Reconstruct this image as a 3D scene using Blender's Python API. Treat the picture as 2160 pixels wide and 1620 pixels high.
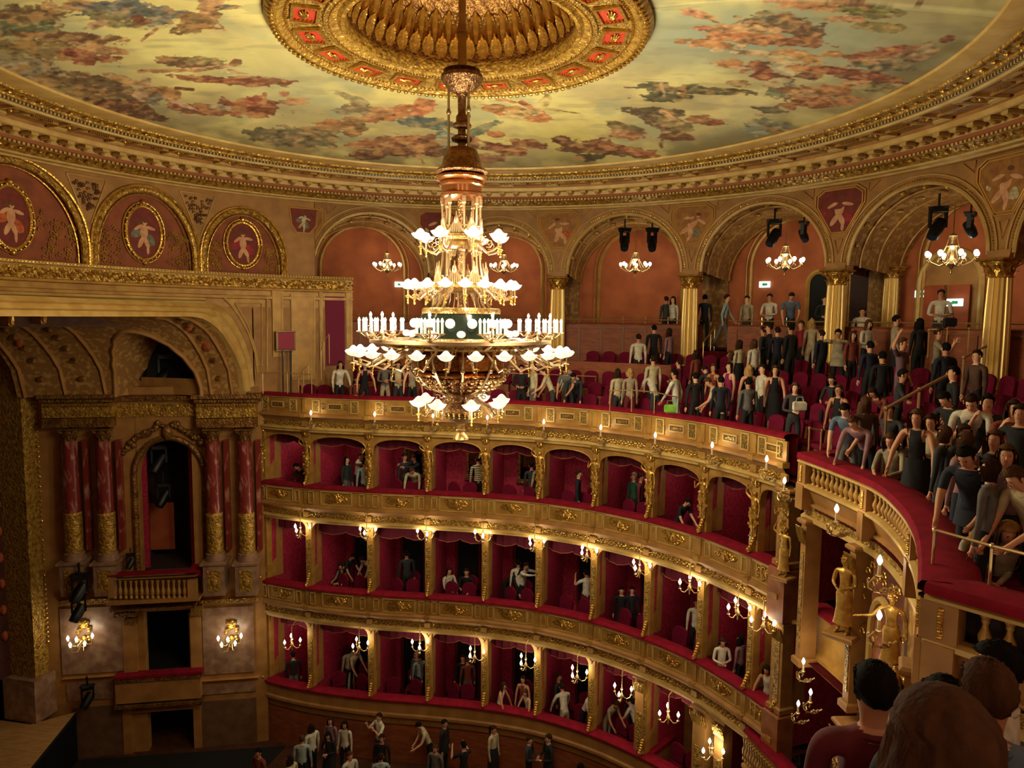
import bpy, math, random
import numpy as np
from mathutils import Matrix, Vector
pi=math.pi
rnd=random.Random(7)
for o in list(bpy.data.objects): bpy.data.objects.remove(o)
sc=bpy.context.scene; COL=sc.collection
# ---------------------------------------------------------------- camera
F_,P_,R_=1500.,.093,.010
cam=bpy.data.cameras.new('camera'); cam.sensor_width=36; cam.lens=F_/2160*36; cam.clip_start=.05; cam.clip_end=200
camo=bpy.data.objects.new('camera',cam); COL.objects.link(camo)
_f=Vector((0,math.cos(P_),-math.sin(P_))); _u=Vector((0,math.sin(P_),math.cos(P_))); _r=Vector((1,0,0))
_R=_r*math.cos(R_)+_u*math.sin(R_); _U=-_r*math.sin(R_)+_u*math.cos(R_)
camo.matrix_world=Matrix((( _R.x,_U.x,-_f.x,0),(_R.y,_U.y,-_f.y,0),(_R.z,_U.z,-_f.z,0),(0,0,0,1)))
sc.camera=camo
# ---------------------------------------------------------------- world, exposure, render settings
w=bpy.data.worlds.new('world'); sc.world=w; w.use_nodes=True
w.node_tree.nodes['Background'].inputs[0].default_value=(.9,.62,.36,1); w.node_tree.nodes['Background'].inputs[1].default_value=.02
vs=sc.view_settings; vs.view_transform='Standard'; vs.look='None'; vs.gamma=1; vs.use_curve_mapping=False; vs.exposure=0.0
sc.cycles.use_denoising=True; sc.cycles.max_bounces=5; sc.cycles.diffuse_bounces=4; sc.cycles.glossy_bounces=3
sc.cycles.transmission_bounces=2; sc.cycles.transparent_max_bounces=4; sc.cycles.caustics_reflective=False; sc.cycles.caustics_refractive=False
sc.cycles.sample_clamp_indirect=3; sc.cycles.use_light_tree=True
# ---------------------------------------------------------------- places
def ray(u,v):
    x=(u-1080)/F_; y=-(v-810)/F_
    x,y=x*math.cos(R_)-y*math.sin(R_), x*math.sin(R_)+y*math.cos(R_)
    return x, math.cos(P_)+y*math.sin(P_), -math.sin(P_)+y*math.cos(P_)
def at(u,v,z):
    a,b,c=ray(u,v); t=z/c; return Vector((t*a,t*b,z))
def atd(u,v,Y):
    a,b,c=ray(u,v); t=Y/b; return Vector((t*a,Y,t*c))
def np_proj(X,Y,Z):
    d=Y*math.cos(P_)-Z*math.sin(P_); up=Y*math.sin(P_)+Z*math.cos(P_)
    d=np.where(np.abs(d)<1e-3,1e-3,d); x=X/d; y=up/d; c,s=math.cos(R_),-math.sin(R_)
    return 1080+F_*(x*c-y*s), 810-F_*(x*s+y*c), d
CX,CY=-.92,12.77                                  # centre of the domed ceiling, where the chandelier hangs
FAR=math.atan2(CY,CX)                              # direction from the centre away from the viewer
def rp(R,a,z=0): return Vector((CX+R*math.cos(a),CY+R*math.sin(a),z))
def atcyl(u,v,R):                                  # point of the cylinder of radius R about the hall's axis
    a,b,c=ray(u,v); A=a*a+b*b; B=-2*(a*CX+b*CY); C_=CX*CX+CY*CY-R*R
    t=(-B+math.sqrt(max(B*B-4*A*C_,0)))/(2*A); p=Vector((a*t,b*t,c*t)); return p, math.atan2(p.y-CY,p.x-CX)
def W(s,t,z=0): return Vector((5.35-.9755*s+.2201*t, 9.26+.2201*s+.9755*t, z))
AX=Vector((-.9755,.2201,0)); TX=Vector((.2201,.9755,0))
# ---------------------------------------------------------------- objects
def link(o,parent=None):
    COL.objects.link(o)
    if parent is not None: o.parent=parent
    return o
def tag(o,label=None,cat=None,group=None,kind=None):
    if label: o['label']=label
    if cat: o['category']=cat
    if group: o['group']=group
    if kind: o['kind']=kind
    return o
def thing(name,label,cat,loc=(0,0,0),rz=0,group=None):
    o=bpy.data.objects.new(name,None); o.empty_display_size=.1; COL.objects.link(o)
    o.location=loc; o.rotation_euler=(0,0,rz); return tag(o,label,cat,group)
def wpar(o,root):                                  # o is modelled in world coordinates, root is unrotated
    o.parent=root; o.matrix_parent_inverse=Matrix.Translation(-Vector(root.location)); return o
def mo(name,me,parent=None,loc=None,rz=None,scale=None,mats=None):
    o=bpy.data.objects.new(name,me); link(o,parent)
    if loc is not None: o.location=loc
    if rz is not None: o.rotation_euler=(0,0,rz)
    if scale is not None: o.scale=(scale,)*3 if isinstance(scale,(int,float)) else scale
    return o
class MB:
    def __init__(s): s.v=[]; s.f=[]; s.m=[]; s.cur=0
    def add(s,vs,fs):
        n=len(s.v); s.v+=[tuple(q) for q in vs]; s.f+=[tuple(i+n for i in f) for f in fs]; s.m+=[s.cur]*len(fs); return s
    def box(s,c,d,rz=0,bev=0):
        cx,cy,cz=c; a,b,h=d[0]/2,d[1]/2,d[2]/2; co,si=math.cos(rz),math.sin(rz); vs=[]
        if bev:
            e=bev; L=[(-h,a-e,b-e),(-h+e,a,b),(h-e,a,b),(h,a-e,b-e)]
            for z,aa,bb in L:
                for x,y in ((-aa,-bb),(aa,-bb),(aa,bb),(-aa,bb)): vs.append((cx+x*co-y*si,cy+x*si+y*co,cz+z))
            fs=[(3,2,1,0),(12,13,14,15)]
            for k in range(3):
                for i in range(4): j=(i+1)%4; fs.append((k*4+i,k*4+j,k*4+4+j,k*4+4+i))
            return s.add(vs,fs)
        for z in (-h,h):
            for x,y in ((-a,-b),(a,-b),(a,b),(-a,b)): vs.append((cx+x*co-y*si,cy+x*si+y*co,cz+z))
        return s.add(vs,[(3,2,1,0),(4,5,6,7),(0,1,5,4),(1,2,6,5),(2,3,7,6),(3,0,4,7)])
    def lathe(s,prof,seg=12,c=(0,0,0),flute=0,nf=0,cap=True,squash=1.):
        vs=[];fs=[];n=len(prof)
        for r,z in prof:
            for i in range(seg):
                a=2*pi*i/seg; rr=r*(1-flute*(.5+.5*math.cos(nf*a))) if flute else r
                vs.append((c[0]+rr*math.cos(a),c[1]+rr*math.sin(a)*squash,c[2]+z))
        for k in range(n-1):
            for i in range(seg):
                j=(i+1)%seg; fs.append((k*seg+i,k*seg+j,(k+1)*seg+j,(k+1)*seg+i))
        if cap:
            fs.append(tuple(range(seg))[::-1]); fs.append(tuple(range((n-1)*seg,n*seg)))
        return s.add(vs,fs)
    def tube(s,pts,r,seg=6,cap=True):
        pts=[Vector(p) for p in pts]; n=len(pts); rs=r if isinstance(r,(list,tuple)) else [r]*n
        vs=[];fs=[]; N=None
        for i,p in enumerate(pts):
            t=(pts[min(i+1,n-1)]-pts[max(i-1,0)]); 
            if t.length<1e-9: t=Vector((0,0,1))
            t.normalize()
            if N is None: N=Vector((0,0,1)).cross(t) if abs(t.z)<.9 else Vector((1,0,0)).cross(t)
            N=(N-t*N.dot(t)); 
            if N.length<1e-6: N=t.orthogonal()
            N.normalize(); B=t.cross(N)
            for k in range(seg):
                a=2*pi*k/seg; vs.append(p+(N*math.cos(a)+B*math.sin(a))*rs[i])
        for i in range(n-1):
            for k in range(seg):
                j=(k+1)%seg; fs.append((i*seg+k,i*seg+j,(i+1)*seg+j,(i+1)*seg+k))
        if cap: fs.append(tuple(range(seg))[::-1]); fs.append(tuple(range((n-1)*seg,n*seg)))
        return s.add(vs,fs)
    def ball(s,c,r,seg=8,rings=5):
        rr=(r,r,r) if isinstance(r,(int,float)) else r; vs=[(c[0],c[1],c[2]-rr[2])];fs=[]
        for k in range(1,rings):
            th=pi*k/rings
            for i in range(seg):
                a=2*pi*i/seg; vs.append((c[0]+rr[0]*math.sin(th)*math.cos(a),c[1]+rr[1]*math.sin(th)*math.sin(a),c[2]-rr[2]*math.cos(th)))
        vs.append((c[0],c[1],c[2]+rr[2])); L=len(vs)-1
        for i in range(seg):
            j=(i+1)%seg; fs.append((0,1+j,1+i)); fs.append((L,L-seg+i,L-seg+j))
        for k in range(rings-2):
            for i in range(seg):
                j=(i+1)%seg; a=1+k*seg; fs.append((a+i,a+j,a+seg+j,a+seg+i))
        return s.add(vs,fs)
    def grid(s,P):                                 # P[i][j] points -> quads
        n=len(P[0]); vs=[p for row in P for p in row]
        return s.add(vs,[(i*n+j,i*n+j+1,(i+1)*n+j+1,(i+1)*n+j) for i in range(len(P)-1) for j in range(n-1)])
    def prism(s,poly,h0,h1,f):                     # poly of (a,b); f(a,b,h)->point ; closed sides and caps
        n=len(poly); vs=[f(a,b,h0) for a,b in poly]+[f(a,b,h1) for a,b in poly]
        return s.add(vs,[tuple(range(n))[::-1],tuple(range(n,2*n))]+[(i,(i+1)%n,n+(i+1)%n,n+i) for i in range(n)])
    def mesh(s,name,mats=(),smooth=False):
        me=bpy.data.meshes.new(name); me.from_pydata(s.v,[],s.f)
        for m in (mats if isinstance(mats,(list,tuple)) else [mats]): me.materials.append(m)
        if any(s.m): me.polygons.foreach_set('material_index',s.m)
        if smooth: me.polygons.foreach_set('use_smooth',[True]*len(s.f))
        me.update()
        if smooth:
            try: me.set_sharp_from_angle(angle=math.radians(42))
            except Exception: pass
        return me
    def obj(s,name,mats,parent=None,smooth=False,world=False,**k):
        o=mo(name,s.mesh(name,mats,smooth),None if world else parent,**k)
        if world and parent is not None: wpar(o,parent)
        return o
def struct(name,mb,mats,smooth=False,parent=None):
    o=mb.obj(name,mats,parent,smooth); 
    if parent is None: o['kind']='structure'
    return o
def copy_tree(o,parent=None):
    c=o.copy(); COL.objects.link(c)
    if parent is not None: c.parent=parent
    for ch in list(o.children): copy_tree(ch,c)
    return c
def dup(root,loc,rz=0,label=None,group=None,scale=None):
    c=copy_tree(root); c.location=loc; c.rotation_euler=(0,0,rz)
    if label: c['label']=label
    if group: c['group']=group
    if scale is not None: c.scale=(scale,)*3
    return c
class Proto:                                       # first call gives the original itself, later calls copies
    def __init__(s,root): s.root=root; s.used=False
    def __call__(s,loc,rz=0,label=None,group=None,scale=None):
        if s.used: return dup(s.root,loc,rz,label,group,scale)
        s.used=True; o=s.root; o.location=loc; o.rotation_euler=(0,0,rz)
        if label: o['label']=label
        if group: o['group']=group
        if scale is not None: o.scale=(scale,)*3
        return o
ORD=['first','second','third','fourth','fifth','sixth','seventh','eighth','ninth','tenth','eleventh','twelfth','thirteenth','fourteenth','fifteenth','sixteenth','seventeenth','eighteenth','nineteenth','twentieth']
# ---------------------------------------------------------------- materials
def lin(c):
    return tuple((x/255/12.92 if x/255<=.04045 else ((x/255+.055)/1.055)**2.4) for x in c)+(1,)
MATS={}
def mat(name,col,rough=.6,metal=0,col2=None,nscale=6,bump=0,bscale=20,btype='noise',emit=0,ecol=None,spec=.5,vor=False,contrast=(.35,.65),detail=3,stretch=None):
    if 'hair' in name: spec=.12; rough=.85
    if name in MATS: return MATS[name]
    m=bpy.data.materials.new(name); m.use_nodes=True; nt=m.node_tree; N=nt.nodes; L=nt.links; b=N['Principled BSDF']
    b.inputs['Base Color'].default_value=lin(col); b.inputs['Roughness'].default_value=rough; b.inputs['Metallic'].default_value=metal
    b.inputs['Specular IOR Level'].default_value=spec
    tc=N.new('ShaderNodeTexCoord'); src=tc.outputs['Object']
    if stretch:
        mp=N.new('ShaderNodeMapping'); mp.inputs['Scale'].default_value=stretch; L.new(src,mp.inputs[0]); src=mp.outputs[0]
    if col2 is not None:
        n=N.new('ShaderNodeTexNoise'); n.inputs['Scale'].default_value=nscale; n.inputs['Detail'].default_value=detail; L.new(src,n.inputs['Vector'])
        r=N.new('ShaderNodeValToRGB'); r.color_ramp.elements[0].position=contrast[0]; r.color_ramp.elements[1].position=contrast[1]
        r.color_ramp.elements[0].color=lin(col); r.color_ramp.elements[1].color=lin(col2)
        L.new(n.outputs[0],r.inputs[0]); L.new(r.outputs[0],b.inputs['Base Color'])
    if bump:
        if btype=='carve':                          # swirling low relief as on gilded stucco
            n1=N.new('ShaderNodeTexNoise'); n1.inputs['Scale'].default_value=bscale*.5; n1.inputs['Detail'].default_value=2; n1.inputs['Distortion'].default_value=1.6; L.new(src,n1.inputs['Vector'])
            n2=N.new('ShaderNodeTexVoronoi'); n2.feature='SMOOTH_F1'; n2.inputs['Scale'].default_value=bscale; L.new(src,n2.inputs['Vector'])
            mm=N.new('ShaderNodeMath'); mm.operation='SUBTRACT'; L.new(n1.outputs[0],mm.inputs[0]); L.new(n2.outputs[0],mm.inputs[1]); h=mm.outputs[0]
        else:
            n1=N.new('ShaderNodeTexNoise'); n1.inputs['Scale'].default_value=bscale; n1.inputs['Detail'].default_value=4; L.new(src,n1.inputs['Vector']); h=n1.outputs[0]
        bp=N.new('ShaderNodeBump'); bp.inputs['Strength'].default_value=bump; bp.inputs['Distance'].default_value=.03; L.new(h,bp.inputs['Height']); L.new(bp.outputs[0],b.inputs['Normal'])
    if emit:
        b.inputs['Emission Color'].default_value=lin(ecol or col); b.inputs['Emission Strength'].default_value=emit
    MATS[name]=m; return m
G_plain=mat('gilded_plaster',(186,140,66),.45,.2,(158,112,48),3,.15,30)
G_carve=mat('carved_gilding',(200,156,66),.36,.4,(140,100,38),9,.9,16,'carve')
G_fine=mat('fine_carved_gilding',(204,162,74),.36,.4,(120,88,38),16,.9,34,'carve')
G_bright=mat('bright_gold',(228,182,88),.28,.75,(192,142,60),10,.35,24,'carve')
G_dark=mat('aged_gold',(150,104,44),.4,.4,(96,62,26),6,.7,20,'carve')
M_ochre=mat('ochre_plaster',(172,122,62),.62,0,(148,102,48),2.5,.12,18)
M_cream=mat('cream_gilt_moulding',(206,170,100),.5,.1,(186,146,76),3,.1,20)
M_sienna=mat('sienna_wall',(178,94,46),.75,0,(154,76,36),1.6,.1,12)
M_rust=mat('rust_red_wall',(170,80,38),.75,0,(146,64,30),2,.15,14)
M_olive=mat('painted_grotesque_ochre',(140,96,44),.7,0,(176,134,70),7,.1,16,contrast=(.5,.6),detail=6)
M_wood=mat('brown_panel_wood',(158,84,44),.6,0,(130,66,34),3,.1,10,stretch=(1,1,4))
M_crim=mat('crimson_wallpaper',(176,34,66),.7,0,(146,22,52),14,.15,30,contrast=(.45,.55),detail=5)
M_velv=mat('red_velvet',(138,12,38),.9,0,(116,8,30),5,.15,60,spec=.2)
M_plum=mat('plum_seat_velvet',(118,12,48),.9,0,(96,9,40),5,.1,50,spec=.2)
M_carpet=mat('dark_red_carpet',(84,18,22),.95,0,(66,12,16),8,.1,60,spec=.1)
M_marb=mat('red_marble',(118,42,38),.25,0,(176,120,100),7,0,contrast=(.54,.7),detail=10,stretch=(1,1,.4))
M_grey=mat('pinkish_grey_marble',(132,96,74),.3,0,(170,136,108),4,0,contrast=(.4,.7),detail=8)
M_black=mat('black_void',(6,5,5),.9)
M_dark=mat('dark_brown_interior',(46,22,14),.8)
M_iron=mat('black_metal',(16,17,18),.45,.3)
M_brass=mat('brass',(200,168,116),.32,.75)
M_cbrass=mat('chandelier_brass',(168,136,98),.34,.7)
M_bronze=mat('chandelier_bronze',(150,108,68),.32,.7,(92,60,34),14,.5,40,'carve')
M_bulb=mat('lit_bulb',(255,250,235),.4,0,emit=9,ecol=(255,244,214))
M_shade=mat('lit_frosted_glass_shade',(140,134,122),.4,0,emit=1.05,ecol=(255,240,208))
M_candle=mat('lit_candle_tube',(150,144,130),.4,0,emit=.85,ecol=(255,240,205))
M_exit=mat('lit_sign_panel',(225,250,240),.4,0,emit=2.2,ecol=(205,245,235))
M_green=mat('sign_green',(40,150,90),.5,0,emit=.5,ecol=(40,150,90))
M_bluel=mat('blue_grey_painted_strip',(110,120,110),.6)
M_redp=mat('vermilion_panel',(200,60,30),.6,0,(180,48,24),6)
M_stage=mat('pale_stage_boards',(186,140,84),.6,0,(160,116,66),3,stretch=(1,6,1))
M_floor=mat('parquet_floor',(84,48,28),.5,0,(62,34,20),4)
M_flesh=mat('painted_flesh',(214,160,116),.7,0,(190,130,90),6)
# ================================================================ PAINTED CEILING
RP,ZP=8.0,4.24; RR,ZR=3.23,4.9
def vnoise(x,y,seed):
    xi=np.floor(x).astype(np.int64); yi=np.floor(y).astype(np.int64); fx=x-xi; fy=y-yi
    fx=fx*fx*(3-2*fx); fy=fy*fy*(3-2*fy)
    def h(a,b):
        n=(a*374761393+b*668265263+seed*1442695041)&0xffffffff; n=((n^(n>>13))*1274126177)&0xffffffff
        return ((n^(n>>16))&0xffff)/65535.
    return (h(xi,yi)*(1-fx)+h(xi+1,yi)*fx)*(1-fy)+(h(xi,yi+1)*(1-fx)+h(xi+1,yi+1)*fx)*fy
def fbm(x,y,seed,o=4):
    s=0;a=.5
    for k in range(o): s=s+a*vnoise(x*2**k,y*2**k,seed+k*17); a*=.5
    return s/(1-.5**o)
# painted figures of the fresco: where each stands on the ceiling is read through the point of the photograph it shows at
FRES=[('e',60,150,90,34,8,(176,160,120)),('e',250,190,120,16,15,(150,140,110)),('e',620,290,90,22,5,(120,112,80)),('e',160,185,90,22,20,(158,120,60)),
('e',60,34,100,24,0,(112,74,36)),('e',60,62,90,20,0,(92,112,72)),('e',170,12,80,14,0,(206,146,84)),('e',250,22,90,26,0,(84,102,112)),('e',335,34,60,24,0,(92,104,104)),
('e',412,46,50,22,-10,(168,118,50)),('e',440,12,36,18,-20,(206,140,80)),('l',330,62,300,86,8,(204,140,80)),('l',440,30,478,66,6,(206,146,92)),('l',420,58,470,62,7,(170,80,40)),
('e',150,80,130,14,2,(122,62,30)),('e',240,42,60,16,10,(150,140,84)),('e',90,104,110,22,4,(146,116,54)),('e',200,52,40,10,-20,(206,158,110)),('e',180,120,64,18,8,(160,50,30)),('e',210,102,60,9,8,(206,142,80)),('e',295,42,24,10,0,(140,64,34)),
('e',400,132,70,14,4,(120,62,38)),('e',430,128,60,8,3,(150,128,72)),('l',290,150,420,150,8,(190,120,70)),('l',410,148,480,140,11,(224,170,116)),('e',498,131,18,8,-10,(150,74,36)),('l',480,148,550,160,4,(214,154,100)),('e',530,171,84,11,3,(140,48,26)),('e',450,168,90,8,4,(156,58,34)),('l',470,152,552,156,3,(236,226,200)),
('e',220,182,110,20,14,(112,74,44)),('e',300,188,18,26,0,(206,160,120)),('e',345,196,34,14,10,(190,124,52)),('l',370,186,406,190,9,(150,72,32)),('e',270,170,50,8,15,(206,150,80)),('e',265,226,70,16,8,(110,40,28)),('e',310,246,50,8,6,(96,38,28)),('e',330,212,16,14,0,(108,112,104)),
('e',420,230,80,12,6,(150,58,38)),('e',390,222,40,5,20,(226,170,130)),('e',530,228,70,20,4,(160,48,24)),('e',520,214,36,10,-5,(176,54,26)),('e',470,228,30,6,5,(196,170,130)),('l',556,200,556,222,11,(214,140,80)),('e',625,214,30,9,0,(214,150,96)),('l',600,226,660,206,4,(206,150,96)),('e',600,198,12,6,0,(200,120,70)),
('e',670,280,60,14,-10,(120,104,70)),('e',640,280,40,12,-14,(140,120,84)),('e',700,262,40,14,0,(196,122,56)),
('e',760,232,60,14,4,(140,118,86)),('e',745,208,40,8,20,(186,172,116)),('e',830,240,74,16,-12,(200,104,42)),('e',890,226,30,20,-30,(206,100,42)),('e',800,236,26,14,0,(214,142,70)),('e',884,258,56,12,4,(66,104,108)),('e',930,262,24,16,10,(86,118,108)),('e',742,266,34,22,10,(168,116,60)),
('e',800,300,74,13,-8,(196,112,52)),('e',770,326,40,12,0,(112,40,26)),('e',840,316,44,14,10,(150,74,44)),('e',880,304,34,20,20,(214,134,70)),('l',868,310,892,344,8,(206,146,96)),('e',915,296,24,16,0,(148,78,50)),('e',930,318,40,14,0,(120,50,34)),
('e',1010,276,46,9,-24,(112,138,108)),('e',940,290,20,20,0,(150,176,152)),('e',1000,300,18,14,0,(150,84,60)),('l',1004,296,1070,310,7,(208,120,60)),('e',1070,316,60,12,10,(150,44,34)),('e',1045,284,22,8,0,(206,108,50)),('e',1120,304,44,10,6,(130,48,34)),('e',1090,300,18,8,0,(196,120,60)),('e',1020,334,50,12,0,(176,110,70)),('l',1060,316,1130,318,5,(214,150,96)),
('e',1060,228,60,9,4,(226,150,66)),('l',1040,208,1120,222,6,(212,110,44)),('l',1100,216,1146,240,10,(214,104,50)),('e',1100,240,44,10,-6,(236,190,110)),('e',1140,250,28,9,0,(214,110,44)),('e',1150,216,12,20,10,(236,206,110)),('l',1160,232,1222,240,4,(226,180,90)),('l',1020,230,1060,240,8,(222,130,60)),
('e',1230,310,70,16,4,(104,34,20)),('e',1185,294,20,9,0,(110,40,26)),('e',1270,302,26,12,0,(160,80,44)),('e',1320,318,80,12,6,(122,44,22)),('e',1350,322,50,7,8,(190,90,38)),('e',1240,332,30,10,0,(70,56,34)),('e',1280,308,18,10,0,(190,110,60)),
('e',1390,186,44,14,6,(84,92,72)),('l',1318,184,1380,186,4,(96,96,70)),('e',1400,206,56,9,0,(70,76,56)),('l',1394,176,1402,200,8,(206,176,130)),('e',1370,236,84,11,2,(78,60,52)),('e',1400,258,60,18,14,(84,66,54)),('e',1330,284,48,12,6,(168,84,44)),('e',1310,266,40,8,10,(96,84,44)),('e',1430,268,46,16,20,(150,132,76)),('l',1396,236,1440,262,11,(216,164,104)),('l',1400,262,1396,310,10,(176,120,76)),('e',1430,288,40,10,0,(120,60,34)),('e',1500,258,52,7,4,(168,74,40)),('e',1470,250,30,10,0,(190,120,66)),
('e',1500,192,90,8,2,(88,80,58)),('e',1460,184,28,8,0,(78,86,60)),
('e',1470,30,36,10,10,(220,140,90)),('e',1490,60,30,6,0,(200,90,50)),('l',1480,32,1560,66,5,(200,140,70)),('e',1540,66,60,14,6,(206,140,80)),('e',1500,92,64,10,4,(196,114,40)),('e',1600,82,110,15,4,(204,116,50)),('e',1640,48,84,22,4,(108,72,50)),('e',1690,60,56,20,14,(118,76,50)),('e',1700,86,56,15,4,(140,66,38)),('e',1590,60,60,9,4,(226,168,104)),('e',1566,98,20,7,0,(236,196,130)),('e',1610,36,20,14,0,(112,116,92)),
('e',1600,112,100,6,4,(226,186,130)),('e',1690,120,60,14,10,(208,146,70)),('e',1760,114,24,8,0,(206,130,60)),('e',1650,126,44,12,10,(214,196,140)),('e',1540,134,36,10,4,(206,130,66)),('e',1602,138,34,14,6,(160,44,34)),('e',1620,160,56,14,10,(168,52,34)),('e',1670,150,50,12,12,(214,200,150)),('e',1740,148,90,10,4,(196,104,40)),('e',1710,158,30,10,0,(120,50,30)),('e',1820,160,84,14,8,(146,34,34)),('e',1800,176,40,7,0,(226,160,100)),('e',1850,186,70,10,0,(176,160,100)),('e',1650,190,40,20,10,(106,128,96)),('e',1640,174,30,10,0,(206,190,140)),('e',1700,200,56,18,0,(150,70,36)),('e',1750,192,50,14,0,(184,100,44)),('e',1720,218,66,10,-4,(150,64,34)),('e',1790,214,44,12,0,(206,130,70)),('e',1700,196,30,9,0,(220,170,110)),('e',1560,176,26,8,0,(196,160,90)),
('e',1640,-2,50,10,0,(220,150,100)),('e',1720,14,90,10,4,(200,124,60)),('e',1800,10,50,14,6,(110,40,26)),('e',1830,28,70,13,6,(128,128,60)),('e',1860,56,54,12,4,(148,134,66)),('e',1790,40,40,8,0,(220,150,96)),('e',1880,22,40,6,10,(140,140,70)),
('e',1840,116,60,10,-2,(176,84,54)),('e',1900,104,60,10,-6,(190,96,56)),('e',1850,130,60,6,0,(216,150,100)),('e',1930,118,50,16,-10,(150,110,80)),('e',1870,140,70,12,0,(124,116,90)),('e',1960,100,30,12,-20,(190,160,110)),('l',1930,4,1976,22,6,(120,64,34)),('e',1996,84,20,8,-20,(150,74,44)),
('e',1622,232,30,8,6,(120,110,84)),('l',1596,240,1632,246,5,(206,170,120)),('e',1620,264,50,14,6,(128,136,112)),('e',1590,276,30,12,0,(150,160,140)),('e',1650,276,30,8,0,(118,104,70)),('e',480,14,30,6,0,(60,56,70))]
def build_ceiling():
    na,nr=1040,230
    vis=np.linspace(-1.95,1.95,960); rest=np.linspace(1.95,2*pi-1.95,82)[1:]
    ang=FAR+np.concatenate([vis,rest]); na=len(ang)
    tt=np.linspace(0,1,nr); r=RP+(RR-.02-RP)*tt; z=ZP+(ZR-ZP)*np.sin(tt*pi/2)
    A,Rr=np.meshgrid(ang,r,indexing='ij'); _,Z=np.meshgrid(ang,z,indexing='ij')
    X=CX+Rr*np.cos(A); Y=CY+Rr*np.sin(A)
    u,v,d=np_proj(X,Y,Z); ok=(d>.5)
    wx,wy=X*.9,Y*.9
    n1=fbm(wx*.7+9,wy*.7+4,1,4); n2=fbm(wx*1.6+3,wy*1.2+7,5,5); n3=fbm(wx*5,wy*5,9,4)
    def C(c): return np.array(lin(c)[:3])
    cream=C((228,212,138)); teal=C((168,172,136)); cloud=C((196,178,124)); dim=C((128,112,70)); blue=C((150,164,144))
    def mix(a,b,t): return a*(1-t[...,None])+b*t[...,None]
    sm=lambda x,a,b: np.clip((x-a)/(b-a),0,1)**2*(3-2*np.clip((x-a)/(b-a),0,1))
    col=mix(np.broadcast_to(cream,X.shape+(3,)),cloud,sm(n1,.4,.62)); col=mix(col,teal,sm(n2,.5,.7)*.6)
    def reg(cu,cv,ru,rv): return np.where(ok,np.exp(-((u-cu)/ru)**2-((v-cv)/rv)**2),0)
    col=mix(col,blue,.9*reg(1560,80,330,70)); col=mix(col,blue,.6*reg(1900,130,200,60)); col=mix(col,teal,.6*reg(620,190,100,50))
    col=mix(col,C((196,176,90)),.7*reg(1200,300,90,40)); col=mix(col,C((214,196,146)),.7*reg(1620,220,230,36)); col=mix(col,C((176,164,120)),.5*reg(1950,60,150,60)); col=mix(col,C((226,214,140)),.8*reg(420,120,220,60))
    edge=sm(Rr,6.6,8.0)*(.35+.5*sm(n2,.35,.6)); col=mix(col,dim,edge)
    q=fbm(u/60.,v/16.,41,4); q2=fbm(u/22.,v/7.,47,3)
    streak=sm(fbm(u/110.,v/14.,43,4),.52,.66)*.35; col=mix(col,C((150,140,106)),np.where(ok,streak,0))
    W1=(fbm(u/26.,v/9.,11,3)-.5); W2=(fbm(u/26.+50,v/9.+50,21,3)-.5); W3=(fbm(u/9.,v/4.,31,2)-.5)
    fold=fbm(u/17.+v/11.,v/6.-u/34.,51,4); hue=fbm(u/24.+7,v/9.+3,61,3)
    for k,it in enumerate(FRES):
        if it[0]=='e':
            _,cu,cv,ru,rv,dg,c=it; a=math.radians(dg); du=u-cu; dv=v-cv
            sel=ok&(np.abs(du)<ru*1.8+14)&(np.abs(dv)<rv*2.2+ru*abs(math.sin(a))*1.6+12)
            if not sel.any(): continue
            du=du[sel]; dv=dv[sel]; x=(du*math.cos(a)+dv*math.sin(a))/ru; y=(-du*math.sin(a)+dv*math.cos(a))/rv
            e=x*x+y*y+1.7*W1[sel]*(.5+abs(x))+.9*W3[sel]+.8*W2[sel]
            m=.96*(1-sm(e,.78,1.02))
        else:
            _,u0,v0,u1,v1,wd,c=it; sel=ok&(u>min(u0,u1)-wd*2)&(u<max(u0,u1)+wd*2)&(v>min(v0,v1)-wd*2)&(v<max(v0,v1)+wd*2)
            if not sel.any(): continue
            px=u[sel]-u0; py=v[sel]-v0; L=(u1-u0)**2+(v1-v0)**2; t=np.clip((px*(u1-u0)+py*(v1-v0))/L,0,1)
            dd=np.hypot(px-t*(u1-u0)+W1[sel]*10,py-t*(v1-v0)+W2[sel]*6)/(wd*.5*(1.15-.35*t)); m=1-sm(dd,.8,1.05)
        cc=C(c); g_=cc.mean(); cc=(g_+(cc-g_)*.82)*.8+C((190,170,120))*.1; f=fold[sel]; sh=.4+1.15*f
        cc2=cc[None,:]*sh[:,None]; warm=np.clip((f-.56)*5,0,1)[:,None]*.35; cc2=cc2*(1-warm)+C((236,196,130))*warm; drk=np.clip((.42-f)*6,0,1)[:,None]*.55; cc2=cc2*(1-drk)+C((70,38,22))*drk; hv=hue[sel]; w1=np.clip((hv-.56)*6,0,1)[:,None]*.55; cc2=cc2*(1-w1)+C((206,156,96))*w1; w2=np.clip((.42-hv)*6,0,1)[:,None]*.45; cc2=cc2*(1-w2)+C((120,104,70))*w2
        col[sel]=col[sel]*(1-m[:,None])+cc2*m[:,None]
    # the part of the fresco behind the viewer
    bk=(~ok)|(v<-60); dr=sm(n3,.55,.62)*sm(n1,.45,.55)*bk; col=mix(col,C((150,66,36)),dr*.8)
    col=col*(.9+.2*n3)[...,None]
    vs=np.stack([X,Y,Z],-1).reshape(-1,3); idx=np.arange(na*nr).reshape(na,nr); i2=np.roll(idx,-1,axis=0)
    fs=np.stack([idx[:,:-1],idx[:,1:],i2[:,1:],i2[:,:-1]],-1).reshape(-1,4)
    me=bpy.data.meshes.new('ceiling'); me.vertices.add(len(vs)); me.vertices.foreach_set('co',vs.astype(np.float32).ravel())
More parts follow.
